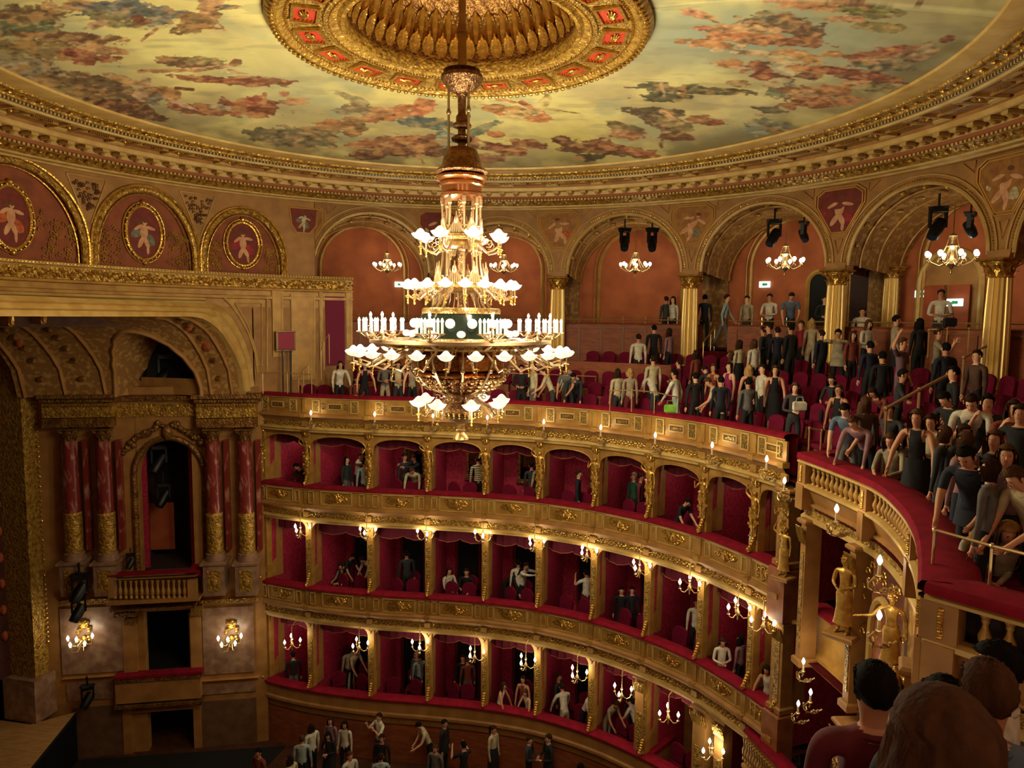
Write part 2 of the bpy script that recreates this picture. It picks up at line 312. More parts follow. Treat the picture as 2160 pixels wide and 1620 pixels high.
    me.loops.add(fs.size); me.loops.foreach_set('vertex_index',fs.astype(np.int32).ravel()); me.polygons.add(len(fs))
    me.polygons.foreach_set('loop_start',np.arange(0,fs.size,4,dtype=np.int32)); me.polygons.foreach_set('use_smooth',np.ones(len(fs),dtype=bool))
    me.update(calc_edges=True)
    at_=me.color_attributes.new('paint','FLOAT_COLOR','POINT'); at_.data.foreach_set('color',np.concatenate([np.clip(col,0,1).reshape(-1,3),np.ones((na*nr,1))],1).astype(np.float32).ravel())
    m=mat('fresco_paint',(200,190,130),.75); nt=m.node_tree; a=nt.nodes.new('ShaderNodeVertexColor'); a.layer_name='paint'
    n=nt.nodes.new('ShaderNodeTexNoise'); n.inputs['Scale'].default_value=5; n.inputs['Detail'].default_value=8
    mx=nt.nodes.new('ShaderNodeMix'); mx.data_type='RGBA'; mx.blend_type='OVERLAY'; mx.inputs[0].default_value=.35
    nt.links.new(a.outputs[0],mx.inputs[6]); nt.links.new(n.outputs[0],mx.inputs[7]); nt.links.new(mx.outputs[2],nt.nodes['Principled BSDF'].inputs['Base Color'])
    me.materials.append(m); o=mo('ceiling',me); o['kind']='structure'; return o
build_ceiling()
def ring(mb,prof,a0=0,a1=2*pi,n=160):
    closed=abs(a1-a0-2*pi)<1e-6; P=[[rp(r,a0+(a1-a0)*i/n,z) for r,z in prof] for i in range(n+1)]; return mb.grid(P)
# ---------------------------------------------------------------- rosette in the middle of the ceiling
ros=thing('ceiling_rosette','large gilded round rosette with red plaques around the deep opening the chandelier rod hangs from','ceiling ornament',(CX,CY,ZR))
mb=MB(); ring(mb,[(3.23,4.93),(3.25,4.84),(3.18,4.76),(3.05,4.74),(2.98,4.79),(2.94,4.82)]); mb.obj('outer_moulding',G_carve,ros,True,True)
mb=MB(); ring(mb,[(2.94,4.82),(2.9,4.80),(2.88,4.83),(2.34,4.86),(2.32,4.82),(2.26,4.81),(2.2,4.86)]); mb.obj('panel_band',G_fine,ros,True,True)
mb=MB(); ring(mb,[(2.2,4.86),(2.1,4.9),(2.04,4.84),(1.98,4.84),(1.94,4.95),(1.96,5.06)]); mb.obj('inner_moulding',G_carve,ros,True,True)
mb=MB(); ring(mb,[(1.96,5.06),(2.02,5.3),(1.98,5.6),(1.85,5.9),(1.66,6.1),(1.6,6.12),(1.55,6.3),(1.45,6.34),(1.4,6.6),(.05,6.7)]); mb.obj('cove',mat('bronze_gilding',(186,132,62),.38,.5,(120,76,32),9,.8,22,'carve'),ros,True,True)
mb=MB()
for k in range(220): mb.ball(rp(2.91,2*pi*k/220,4.79),.022,5,4); mb.ball(rp(2.23,2*pi*k/220,4.81),.02,5,4)
for k in range(130): mb.ball(rp(3.14,2*pi*k/130,4.73),(.05,.05,.03),6,4)
o=mb.obj('bead_rows',G_bright,ros,True,True); o['kind']='stuff'
leaf=MB()
for h,wd,zz,out in ((.0,.11,0,.0),):
    P=[]
    for i in range(7):
        t=i/6; wv=.105*math.sin(pi*min(1,t*.85+.1))**.7*(1 if t<.98 else .1)
        row=[]
        for j in range(7):
            x=(j/3-1); rip=.012*math.cos(x*9); row.append(Vector((wv*x,-.02-.10*t*t-.0+rip+.03*abs(x), .42*t- .05*x*x*t)))
        P.append(row)
    leaf.grid(P)
leafm=leaf.mesh('acanthus_leaf',G_bright,True)
for k in range(44):
    a=2*pi*(k+.5)/44; o=mo('acanthus_leaf',leafm,ros,loc=rp(1.97,a,0)-Vector((CX,CY,0))+Vector((0,0,5.4-ZR)),rz=a-pi/2,scale=(1.35,2.0,1.5))
    o=mo('acanthus_leaf',leafm,ros,loc=rp(1.95,a+pi/44,0)-Vector((CX,CY,0))+Vector((0,0,5.12-ZR)),rz=a+pi/44-pi/2,scale=(1.1,1.5,1.0))
pm=MB(); pm.box((0,0,0),(.5,.36,.02)); pm=pm.mesh('red_plaque',M_redp)
fm=MB()
for sx,sy,lx,ly in ((0,.2,.6,.05),(0,-.2,.6,.05),(.29,0,.05,.44),(-.29,0,.05,.44)): fm.box((sx,sy,-.02),(lx,ly,.05))
fm=fm.mesh('plaque_frame',G_bright)
fo=MB(); 
for i in range(7):
    a=pi*(i/6)-pi/2; fo.tube([(0,-.03,0),(.08*math.sin(a),.05*math.cos(a),-.03),(.17*math.sin(a),.10*math.cos(a),-.01)],[.02,.026,.012],5)
fo.ball((0,-.04,-.02),(.09,.03,.03),8,5)
fo=fo.mesh('palmette',G_bright,True)
for k in range(18):
    a=FAR+2*pi*(k+.25)/18; p=rp(2.61,a,0)-Vector((CX,CY,0)); 
    o=mo('red_plaque',pm,ros,loc=p+Vector((0,0,4.835-ZR)),rz=a+pi/2); o=mo('plaque_frame',fm,ros,loc=p+Vector((0,0,4.835-ZR)),rz=a+pi/2)
    o=mo('palmette',fo,ros,loc=p+Vector((0,0,4.82-ZR)),rz=a-pi/2)
    a+=pi/18
    for sg in(-1,1): 
        b=a+sg*.062; q=rp(2.61,b,0)-Vector((CX,CY,0)); 
mb=MB()
for k in range(36):
    for j in range(9): mb.ball(rp(2.36+.065*j,FAR+2*pi*(k+.0)/36+ (0.0 if 1 else 0),4.81),.02,5,4)
o=mb.obj('divider_beads',G_bright,ros,True,True); o['kind']='stuff'
# ---------------------------------------------------------------- round cornice
cor=thing('round_cornice','wide gilded cornice ringing the painted ceiling with coffers and brackets','cornice',(CX,CY,ZP)); cor['kind']='structure'
def cpart(name,prof,m,smooth=True):
    mb=MB(); ring(mb,prof,n=200); return mb.obj(name,m,cor,smooth,True)
cpart('plain_band',[(7.98,4.26),(8.0,4.2),(8.02,4.19),(8.42,4.17)],M_cream)
cpart('leaf_band',[(8.42,4.17),(8.44,4.13),(8.5,4.13),(8.55,4.17),(8.72,4.13),(8.74,4.09),(8.8,4.09)],G_carve)
cpart('blue_strip',[(8.8,4.09),(8.8,4.11),(8.93,4.1),(8.93,4.06)],M_bluel,False)
cpart('fillet',[(8.93,4.06),(8.95,4.02),(9.02,4.02),(9.03,4.06)],M_cream,False)
cpart('coffer_soffit',[(9.03,4.06),(9.03,4.1),(9.92,4.1),(9.92,4.02)],M_ochre,False)
cpart('fascia',[(9.92,4.02),(9.95,3.93),(9.99,3.91),(10.02,3.93),(10.02,3.97),(10.5,3.97),(10.52,3.86)],M_cream,False)
cpart('dentil_ground',[(10.52,3.86),(10.56,3.8),(10.6,3.78),(10.7,3.78)],mat('dull_red_strip',(150,88,48),.7),False)
cpart('garland_band',[(10.7,3.78),(10.75,3.74),(10.85,3.76),(11.0,3.68),(11.05,3.64),(11.1,3.66)],G_carve)
cpart('lower_fillet',[(11.1,3.66),(11.12,3.61),(11.28,3.6),(11.3,3.56),(11.38,3.56),(12.3,3.75)],M_cream,False)
mb=MB()
for k in range(620): a=2*pi*k/620; mb.box(rp(8.865,a,4.08),(.05,.035,.05),a)
for k in range(620): a=2*pi*k/620; mb.box(rp(10.61,a,3.755),(.06,.06,.05),a)
o=mb.obj('dentils',M_cream,cor,False,True); o['kind']='stuff'
mb=MB()
for k in range(150):
    a=FAR+2*pi*k/150; mb.ball(rp(10.88,a,3.7),(.07,.07,.045),7,4); mb.ball(rp(10.88,a+pi/150,3.71),(.035,.035,.03),6,4)
    mb.ball(rp(8.62,a,4.12),(.05,.05,.03),6,4)
o=mb.obj('garland_bosses',G_bright,cor,True,True); o['kind']='stuff'
cb=MB(); cb.box((0,0,0),(.3,.17,.1),bev=.02); cb.tube([(-.13,0,-.02),(.0,0,-.075),(.13,0,-.05)],[.03,.05,.04],6); cbm=cb.mesh('bracket',M_cream)
NM=150
for k in range(NM):
    a=FAR+2*pi*k/NM
    if math.cos(a-FAR)>-.55: mo('bracket',cbm,cor,loc=rp(10.26,a,3.92)-Vector((CX,CY,ZP)),rz=a)
NC=44; cw=2*pi*9.45/NC
sq=MB()
for d,z,h in ((.36,-.0,.07),(.29,.0,.05)):
    for sx,sy,lx,ly in ((0,d,d*2,.05),(0,-d,d*2,.05),(d,0,.05,d*2),(-d,0,.05,d*2)): sq.box((sx,sy,z-.02),(lx,ly,h))
sq=sq.mesh('coffer_frame',M_cream)
fl=MB(); fl.ball((0,0,-.03),(.05,.05,.05),8,5)
for i in range(8): a=i*pi/4; fl.ball((.11*math.cos(a),.11*math.sin(a),-.015),(.055,.055,.025),6,4)
fl=fl.mesh('coffer_flower',G_bright,True)
lg=MB()
for sx,sy,lx,ly in ((0,.2,.5,.035),(0,-.2,.5,.035)): lg.box((sx,sy,-.02),(ly,lx,.05))
for i in range(11): lg.box((0,-.22+.044*i,-.02),(.22,.02,.04))
lg=lg.mesh('fluted_panel',G_plain)
for k in range(NC*2):
    a=FAR+2*pi*k/(NC*2)
    if math.cos(a-FAR)<-.5: continue
    p=rp(9.47,a,4.09)-Vector((CX,CY,ZP))
    if k%2==0: mo('coffer_frame',sq,cor,loc=p,rz=a,scale=(1,.62,1)); mo('coffer_flower',fl,cor,loc=p,rz=a)
    else: mo('fluted_panel',lg,cor,loc=p,rz=a)
# ================================================================ ARCADE OF THE GALLERY
RC=12.0; ZCAP=1.38; ZB=-1.75; ZTOP=3.72
colu=[640,925,1177,1458,1766,2112]
cang=[atcyl(u,v,RC)[1] for u,v in zip(colu,[590,585,582,578,572,563])]
print('col angles',[round(math.degrees(a-FAR),1) for a in cang])
dstep=(cang[0]-cang[-1])/5
cang=cang+[cang[-1]-dstep*1.0, cang[-1]-dstep*2.0]
def leafcap(name,m,r,h):
    """bell with two rows of curled leaves, corner volutes and an abacus"""
    mb=MB(); mb.lathe([(r*.95,0),(r*1.1,.04*h),(r*.95,.08*h),(r*.92,.5*h),(r*1.2,.86*h)],16)
    for row,(z0,hh,n,out) in enumerate(((.06,.42,8,.36),(.3,.5,8,.5))):
        for i in range(n):
            a=2*pi*(i+.5*row)/n
            P=[]
            for k in range(5):
                t=k/4; rad=r*(1.0+out*t*t*1.1); zz=h*(z0+hh*(t-.25*t**4)); wd=r*.33*(1-.55*t)
                P.append([Vector((rad*math.cos(a)-j*wd*math.sin(a),rad*math.sin(a)+j*wd*math.cos(a),zz-(abs(j)*.03*h))) for j in (-1,-.5,0,.5,1)])
            mb.grid(P)
    for i in range(4):
        a=pi/4+i*pi/2; c=Vector((r*1.5*math.cos(a),r*1.5*math.sin(a),h*.8))
        mb.tube([Vector((r*math.cos(a),r*math.sin(a),h*.5)),Vector((r*1.35*math.cos(a),r*1.35*math.sin(a),h*.86)),c+Vector((.12*r*math.cos(a),.12*r*math.sin(a),0)),c-Vector((0,0,.12*h))],[.10*r,.13*r,.16*r,.12*r],6)
    mb.box((0,0,h*.94),(r*2.9,r*2.9,h*.12),bev=.1*r); return mb.mesh(name,m,True)
fl_shaft=MB(); fl_shaft.lathe([(.265,.0),(.268,.9),(.258,1.7),(.235,2.46)],112,flute=.2,nf=16)
fl_shaft=fl_shaft.mesh('fluted_shaft',mat('burnished_gold',(232,196,118),.34,.4),False)
base_m=MB(); base_m.box((0,0,.05),(.66,.66,.1)); base_m.lathe([(.32,.1),(.33,.14),(.31,.18),(.26,.2),(.27,.25),(.29,.28),(.25,.32)],24); base_m=base_m.mesh('column_base',G_bright,True)
cap_m=leafcap('column_capital',G_bright,.24,.42)
gc=thing('arcade_column','','column'); mo('fluted_shaft',fl_shaft,gc,loc=(0,0,.3)); mo('column_base',base_m,gc); mo('column_capital',cap_m,gc,loc=(0,0,2.72))
gcp=Proto(gc)
clab={2:'fluted gilded gallery column just right of the big chandelier',3:'fluted gilded gallery column beside the stair with people going down',4:'fluted gilded gallery column beside the woman in white trousers',5:'fluted gilded gallery column nearest the viewer at the right edge',1:'fluted gilded gallery column hidden behind the big chandelier'}
for k in (1,2,3,4,5):
    gcp(rp(RC,cang[k],ZB),cang[k],clab[k])
q_=atcyl(1880,600,14.15)[0]; gcp((q_.x,q_.y,-.95),.3,'smaller fluted gilded column standing behind between two corridor arches',scale=.8); 
def bayarch(mb,a0,a1,R,zs,ztop,zbot,rise=None,half=None,n=28,thick=0):
    """curved wall between angles a0>a1 with a round headed opening; returns list of arch points (a,z)"""
    am=(a0+a1)/2; hw=half if half else abs(a0-a1)/2-.026; rise=rise or hw*R
    arch=[(am+hw*math.cos(pi*i/n),zs+rise*math.sin(pi*i/n)) for i in range(n+1)]   # from a0 side to a1 side
    # spandrel: connect each arch point with the top edge
    P=[[rp(R,a,z),rp(R,a,ztop)] for a,z in arch]; mb.grid(P)
    for s_,aa in ((1,a0),(-1,a1)):
        mb.grid([[rp(R,aa,zbot),rp(R,aa,zs),rp(R,aa,ztop)],[rp(R,am+s_*hw,zbot),rp(R,am+s_*hw,zs),rp(R,am+s_*hw,ztop)]])
    return arch
M_octf=mat('panel_frame_gilt',(206,150,72),.45,.3)
def figure_paint(mb,f,kind,r2):
    """small painted figure: head, trunk, limbs and drapery as thin relief shapes. f(x,z,depth)->point"""
    def ell(cx,cz,rx,rz,an,mi,h=.004):
        mb.cur=mi; n=14; a=math.radians(an); pl=[(cx+rx*math.cos(t)*math.cos(a)-rz*math.sin(t)*math.sin(a),cz+rx*math.cos(t)*math.sin(a)+rz*math.sin(t)*math.cos(a)) for t in [2*pi*i/n for i in range(n)]]
        mb.prism(pl,0,h,f)
    tilt=r2.uniform(-30,30) if kind!='putto' else r2.uniform(-8,8)
    t=math.radians(tilt)
    def R(x,z): return x*math.cos(t)-z*math.sin(t), x*math.sin(t)+z*math.cos(t)
    c=R(-.12,.02); ell(*c,.2,.1,tilt+40,1,.006); c=R(.12,-.12); ell(*c,.16,.1,tilt-40,1,.007); c=R(-.1,.2); ell(*c,.1,.05,tilt+60,2,.005)
    c=R(0,.02); ell(*c,.085,.15,tilt,0,.012); c=R(.01,.22); ell(*c,.05,.06,tilt,0,.014); c=R(.01,.25); ell(*c,.055,.04,tilt,2,.016)
    c=R(-.06,-.2); ell(*c,.05,.14,tilt-24,0,.012); c=R(.06,-.19); ell(*c,.05,.13,tilt+26,0,.013); c=R(.1,-.34); ell(*c,.03,.09,tilt+5,0,.012)
    c=R(-.13,.1); ell(*c,.11,.035,tilt+35,0,.015); c=R(.14,.12); ell(*c,.11,.035,tilt-10,0,.015)
    mb.cur=0
M_hairb=mat('painted_brown',(104,56,28),.8)
drap=[mat('painted_drapery_red',(170,40,50),.75,0,(130,30,36),12),mat('painted_drapery_cream',(206,190,150),.75,0,(160,140,100),12),mat('painted_drapery_orange',(196,96,40),.75,0,(150,64,28),12),mat('painted_drapery_grey',(126,122,100),.75,0,(96,90,70),12)]
M_goldground=mat('painted_gold_ground',(160,110,44),.7,0,(134,84,34),6); M_redground=mat('painted_red_ground',(122,40,26),.7,0,(98,30,20),6)
def tubering(mb,pts,r,seg=6): mb.tube(list(pts)+[pts[0]],r,seg)
arc=thing('arcade_wall','curved gallery arcade wall of round arches with painted spandrels under the cornice','wall',(CX,CY,0)); arc['kind']='structure'
for k in range(7):
    a0,a1=cang[k],cang[k+1]; mb=MB(); arch=bayarch(mb,a0,a1,RC,ZCAP+.12,ZTOP,ZCAP-.0)
    mb.obj('arch_wall',M_ochre,arc,False,True)
    # mouldings around the arch
    am=(a0+a1)/2
    mb=MB()
    for off,rad in ((0,.05),(.2,.022)):
        pts=[rp(RC-.03,am+(a-am)*(1+off/(RC*abs(arch[0][0]-am))),z+ (off*math.sin(pi*i/28))) for i,(a,z) in enumerate(arch)]
        mb.tube(pts,rad,6)
    mb.obj('arch_moulding',M_cream,arc,True,True)
    mb=MB()
    for i in range(90):
        t=pi*(i+.5)/90; a=am+(abs(arch[0][0]-am)+.1/RC)*math.cos(t); z=ZCAP+.12+(abs(arch[0][0]-am)*RC+.1)*math.sin(t)
        mb.ball(rp(RC-.02,a,z),.024,5,4)
    o=mb.obj('arch_beads',G_bright,arc,True,True); o['kind']='stuff'
    # barrel vault running back to the rear wall
    RBK=14.6; mb=MB(); P=[]
    for i,(a,z) in enumerate(arch):
        P.append([rp(RC,a,z),rp(RC+.35,a,z),rp(RC+.36,a,z-.0),rp(RC+1.3,am+(a-am)*.97,z-.12),rp(RBK,am+(a-am)*.94,z-.2)])
    mb.grid(P); mb.obj('vault',M_olive,arc,True,True)
    mb=MB()
    for RR_ in (RC+.5,RC+1.3,RBK-.25):
        f_=1-.06*(RR_-RC)/(RBK-RC); mb.tube([rp(RR_,am+(a-am)*f_*.992,z-.1*(RR_-RC)/1.5-.02) for a,z in arch],.03,5)
    mb.obj('vault_rib',G_plain,arc,True,True)
    mb=MB()
    for i in range(9):
        t=pi*(i+1)/10; a=am+.94*.6*0+(abs(arch[0][0]-am)*.985)*math.cos(t); z=ZCAP+.12+(abs(arch[0][0]-am)*RC*.985)*math.sin(t)-.03
        mb.ball(rp(RC+.18,a,z),(.07,.07,.07),6,4); mb.ball(rp(RC+.9,a,z-.05),(.11,.11,.06),6,4)
    o=mb.obj('vault_ornaments',G_carve,arc,True,True); o['kind']='stuff'
# spandrel panels over each column
for k in range(0,7):
    ac=cang[k]; r2=random.Random(40+k); zc=2.98 if k else 2.9
    f=lambda x,z,h,ac=ac,zc=zc: rp(RC-.03-h,ac+x/RC*-1,zc+z)
    octo=[(-.62,.42),(-.42,.56),(.42,.56),(.62,.42),(.62,.14),(.2,-.56),(-.2,-.56),(-.62,.14)]
    mb=MB(); mb.prism(octo,0,.012,f); mb.obj('painted_panel',M_goldground if k%3!=1 else M_redground,arc,False,True)
    mb=MB(); 
    for sc_ in (1.03,1.14): tubering(mb,[f(x*sc_,z*sc_,.01) for x,z in octo],.022)
    mb.obj('panel_frame',M_octf,arc,True,True)
    mb=MB(); figure_paint(mb,lambda x,z,h,f=f: f(x*1.6,z*1.3+.02,h+.012),'fig',r2); mb.obj('painted_figure',[M_flesh,drap[k%4],M_hairb],arc,False,True)
    mb=MB(); tri=[(-.12,-.76),(.12,-.76),(0,-1.16)]; tubering(mb,[f(x,z,.01) for x,z in tri],.014)
    for sg in (-1,1): tubering(mb,[f(sg*x,z,.01) for x,z in ((.78,.66),(1.1,.66),(.8,.4))],.014)
    mb.obj('small_panel_frames',M_octf,arc,True,True)
    # impost block above the capital
    if k:
        mb=MB(); mb.prism([(-.26,ZCAP),(.26,ZCAP),(.3,ZCAP+.2),(-.3,ZCAP+.2)],0,.42,lambda x,z,h,ac=ac: rp(RC-.1+h,ac+x/RC,z)); mb.obj('impost_block',M_ochre,arc,False,True)
# rear wall of the corridor behind the arcade
RBK=14.6; rw=MB(); ring(rw,[(RBK,-1.2),(RBK,2.2),(RBK,3.7)],cang[-1]-.05,cang[0]+.22,90); struct('wall_rear',rw,M_sienna)
nich=thing('niche_archway','round arched mouldings and pilasters framing the terracotta panels of the corridor wall','moulding',(CX,CY,0)); nich['kind']='structure'
for k in range(0,6):
    a0,a1=cang[k],cang[k+1]; am=(a0+a1)/2; hw=.105
    mb=MB()
    for off,rad in ((0,.07),(.16,.03)):
        h=hw+off/RBK; pts=[rp(RBK-.04,am+h,-1.0)]+[rp(RBK-.04,am+h*math.cos(pi*i/22),1.75+h*RBK*math.sin(pi*i/22)) for i in range(23)]+[rp(RBK-.04,am-h,-1.0)]
        mb.tube(pts,rad,6)
    mb.obj('niche_moulding',G_plain,nich,True,True)
    mb=MB(); mb.prism([(-.45,-1.0),(.45,-1.0),(.45,1.7),(-.45,1.7)],0,.12,lambda x,z,h,a0=a0: rp(RBK-h,a0+x/RBK,z)); mb.obj('rear_pilaster',M_olive,nich,False,True)
    mb=MB(); mb.prism([(-.5,1.6),(.5,1.6),(.58,1.85),(-.58,1.85)],0,.2,lambda x,z,h,a0=a0: rp(RBK-h,a0+x/RBK,z))
    for i in range(9): mb.ball(rp(RBK-.2,a0+(-.48+.12*i)/RBK,1.6),(.06,.06,.12),6,4)
    mb.obj('rear_capital',G_carve,nich,True,True)
# dark arched doorways in the corridor wall
def arched(mb,c,ax,w2,h,sp,d,n=14):
    """solid round headed slab standing on c, facing -normal"""
    nn=Vector((-ax.y,ax.x,0)); poly=[(-w2,0)]+[(w2,0)]+[(w2*math.cos(pi*i/n),sp+(h-sp)*math.sin(pi*i/n)) for i in range(n+1)][0:n+1]
    mb.prism([(-w2,0),(w2,0)]+[(w2*math.cos(pi*i/n),sp+(h-sp)*math.sin(pi*i/n)) for i in range(n+1)],0,d,lambda a,b,hh: c+ax*a+Vector((0,0,b))+nn*hh)
nd=0
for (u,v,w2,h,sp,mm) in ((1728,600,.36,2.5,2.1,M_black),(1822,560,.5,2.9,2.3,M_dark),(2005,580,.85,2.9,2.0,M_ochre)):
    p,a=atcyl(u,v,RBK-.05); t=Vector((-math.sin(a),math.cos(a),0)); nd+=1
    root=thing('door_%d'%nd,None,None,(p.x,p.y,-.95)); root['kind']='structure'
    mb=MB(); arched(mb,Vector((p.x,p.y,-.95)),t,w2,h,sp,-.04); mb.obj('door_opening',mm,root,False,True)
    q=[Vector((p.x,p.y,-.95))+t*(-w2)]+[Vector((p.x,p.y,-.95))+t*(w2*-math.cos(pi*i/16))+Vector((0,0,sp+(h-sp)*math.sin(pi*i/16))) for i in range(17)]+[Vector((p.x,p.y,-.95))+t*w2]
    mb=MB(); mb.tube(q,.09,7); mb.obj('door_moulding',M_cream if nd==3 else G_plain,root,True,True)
    if nd==3:
        mb=MB(); 
        for sg in(-1,1): mb.box(tuple(Vector((p.x,p.y,0.0))+t*sg*.34-Vector((math.cos(a),math.sin(a),0))*.12),(.05,.56,2.0),a)
        mb.obj('door_leaf',M_rust,root,False,True)
mb=MB(); ring(mb,[(14.7,3.6),(11.9,3.76)],n=120); struct('ceiling',mb,M_ochre)
# ================================================================ LUNETTE WALL above the stage opening
RL=11.4; ZL0,ZL1=1.22,3.62
lw=thing('lunette_wall','wall','wall',(CX,CY,0)); 
del lw['category'],lw['label']; lw['kind']='structure'
aL=[atcyl(u,552,RL)[1] for u in (-140,190,421,606)]
aend=atcyl(664,570,RL)[1]
print('lunette angles',[round(math.degrees(a-FAR),1) for a in aL], round(math.degrees(aend-FAR),1))
stp=aL[0]-aL[1]; aL=[aL[0]+3*stp,aL[0]+2*stp,aL[0]+stp]+aL
for k in range(6):
    a0,a1=aL[k],aL[k+1]; am=(a0+a1)/2; hwm=abs(a0-a1)/2*RL; hz=min(ZL1-ZL0-.12,hwm*1.44)
    mb=MB(); arch=bayarch(mb,a0,a1,RL,ZL0+.35,ZL1,ZL0,rise=hz-.35,half=(hwm-.12)/RL); mb.obj('spandrel',M_ochre,lw,False,True)
    mb=MB(); mb.grid([[rp(RL+.12,am+(a-am)*1.05,z+.05),rp(RL+.12,am+(a-am)*1.05,ZL0-.02)] for a,z in arch]); mb.obj('tympanum',mat('muted_red_tympanum',(146,76,40),.75,0,(122,58,30),3,.15,14),lw,False,True)
    full=[(arch[0][0],ZL0)]+arch+[(arch[-1][0],ZL0)]
    mb=MB(); mb.tube([rp(RL,a,z) for a,z in full],.085,8); mb.obj('arch_moulding',G_carve,lw,True,True)
    mb=MB(); mb.tube([rp(RL-.05,am+(a-am)*(1+.1/hwm),z+.1*(z>ZL0+.3)) for a,z in full],.035,6); mb.tube([rp(RL+.05,am+(a-am)*(1-.14/hwm),z-.12*(z>ZL0+.3)) for a,z in full],.02,6); mb.obj('arch_fillet',G_bright,lw,True,True)
    # medallion
    rx,rz=.47*min(1,hwm/1.3),.72*min(1.0,hz/2.1); zc=ZL0+.12+rz+.14
    f=lambda x,z,h,am=am,zc=zc: rp(RL+.1-h,am-x/RL,zc+z)
    mb=MB(); mb.prism([(rx*math.cos(2*pi*i/28),rz*math.sin(2*pi*i/28)) for i in range(28)],0,.02,f); mb.obj('medallion_ground',M_redground,lw,False,True)
    mb=MB(); tubering(mb,[f(rx*math.cos(2*pi*i/32),rz*math.sin(2*pi*i/32),.03) for i in range(32)],.045,8); tubering(mb,[f(1.2*rx*math.cos(2*pi*i/32),1.13*rz*math.sin(2*pi*i/32),.02) for i in range(32)],.02,6)
    mb.ball(f(0,rz*1.12,.05),.08,8,5); mb.ball(f(0,-rz*1.12,.05),.07,8,5)
    for i in range(26): t=2*pi*i/26; mb.ball(f(1.1*rx*math.cos(t),1.06*rz*math.sin(t),.045),.028,5,4)
    mb.obj('medallion_frame',G_bright,lw,True,True)
    mb=MB(); figure_paint(mb,lambda x,z,h,f=f: f(x*1.2,z*1.3,h+.022),'putto',random.Random(k)); mb.obj('painted_putto',[M_flesh,drap[(k+3)%4],M_hairb],lw,False,True)
    # gilt candelabra ornament each side
    mb=MB(); r2=random.Random(k+90)
    for sg in (-1,1):
        for i in range(60):
            t=r2.random(); x=sg*(rx*1.35+(hwm*.86-rx*1.35)*r2.random()); z=ZL0+.1+r2.random()*(hz*.62)*(1-.5*abs(x)/hwm)
            pts=[f(x+.06*math.cos(q)*(1-q/7)*sg,z-zc+.06*math.sin(q)*(1-q/7),.02) for q in (0,1,2,3,4,5)]; mb.tube(pts,.014,4)
    o=mb.obj('scrollwork',G_plain,lw,True,True); o['kind']='stuff'
    # spandrel scrolls
    mb=MB(); f2=lambda x,z,h,a1=a1: rp(RL-.02-h,a1-x/RL,2.95+z)
    if k<5:
        for i in range(60):
            z=r2.uniform(-.35,.38); x=r2.uniform(-1,1)*(.12+.26*(z+.35)/.7)
            mb.tube([f2(x+.05*math.cos(q)*(1-q/7),z+.05*math.sin(q)*(1-q/7),0) for q in (0,1,2,3,4,5)],.012,4)
        o=mb.obj('spandrel_scrollwork',mat('painted_grisaille_scrolls',(86,50,24),.7),lw,True,True); o['kind']='stuff'
        mb=MB(); tubering(mb,[f2(x,z,0) for x,z in ((-.5,.5),(.5,.5),(.06,-.66),(-.06,-.66))],.02); mb.obj('spandrel_frame',M_cream,lw,True,True)
# pier between lunettes and arcade
mb=MB(); mb.grid([[rp(RL,a,ZL0),rp(RL,a,ZL1)] for a in (aL[-1],(aL[-1]+aend)/2,aend)]+[[rp(RC+.3,aend-.02,ZL0),rp(RC+.3,aend-.02,ZL1)]]); mb.obj('pier',M_ochre,lw,False,True)
ap=atcyl(640,465,RL)[1]; f=lambda x,z,h: rp(RL-.02-h,ap-x/RL,2.95+z)
octo=[(-.4,.36),(.4,.36),(.36,-.12),(.16,-.34),(-.2,-.34),(-.34,-.12)]
mb=MB(); mb.prism(octo,0,.01,f); mb.obj('painted_panel',M_redground,lw,False,True)
mb=MB(); tubering(mb,[f(x*1.08,z*1.08,.01) for x,z in octo],.022); mb.obj('panel_frame',M_octf,lw,True,True)
mb=MB(); figure_paint(mb,lambda x,z,h: f(x*.8,z*.8,h+.012),'fig',random.Random(3)); mb.obj('painted_figure',[drap[1],drap[3],M_hairb],lw,False,True)
# carved band under the lunettes and plain band below
a9=atcyl(744,590,RL)[1]; aS=aL[0]
band=[(RL+.02,1.26),(RL-.12,1.24),(RL-.13,1.17),(RL-.05,1.15),(RL-.03,1.12)]
mb=MB(); ring(mb,band,a9,aS,120); mb.obj('upper_moulding',M_cream,lw,False,True)
mb=MB(); ring(mb,[(RL-.03,1.12),(RL-.05,.84),(RL-.09,.82)],a9,aS,120); mb.obj('frieze',G_carve,lw,True,True)
mb=MB()
r2=random.Random(5)
for i in range(520):
    a=a9+(aS-a9)*(i+.5)/520; z=.98+r2.uniform(-.1,.1); mb.ball(rp(RL-.07,a,z),(r2.uniform(.03,.07),r2.uniform(.03,.07),r2.uniform(.02,.045)),6,4)
    if i%2: mb.ball(rp(RL-.13,a,1.205),.026,5,4)
o=mb.obj('frieze_relief',G_bright,lw,True,True); o['kind']='stuff'
mb=MB(); ring(mb,[(RL-.09,.82),(RL-.1,.76),(RL+.02,.74),(RL+.02,.6),(RL-.06,.58),(RL-.06,.5),(RL+.04,.48),(RL+.04,.2)],a9,aS,120); mb.obj('lower_moulding',G_plain,lw,False,True)
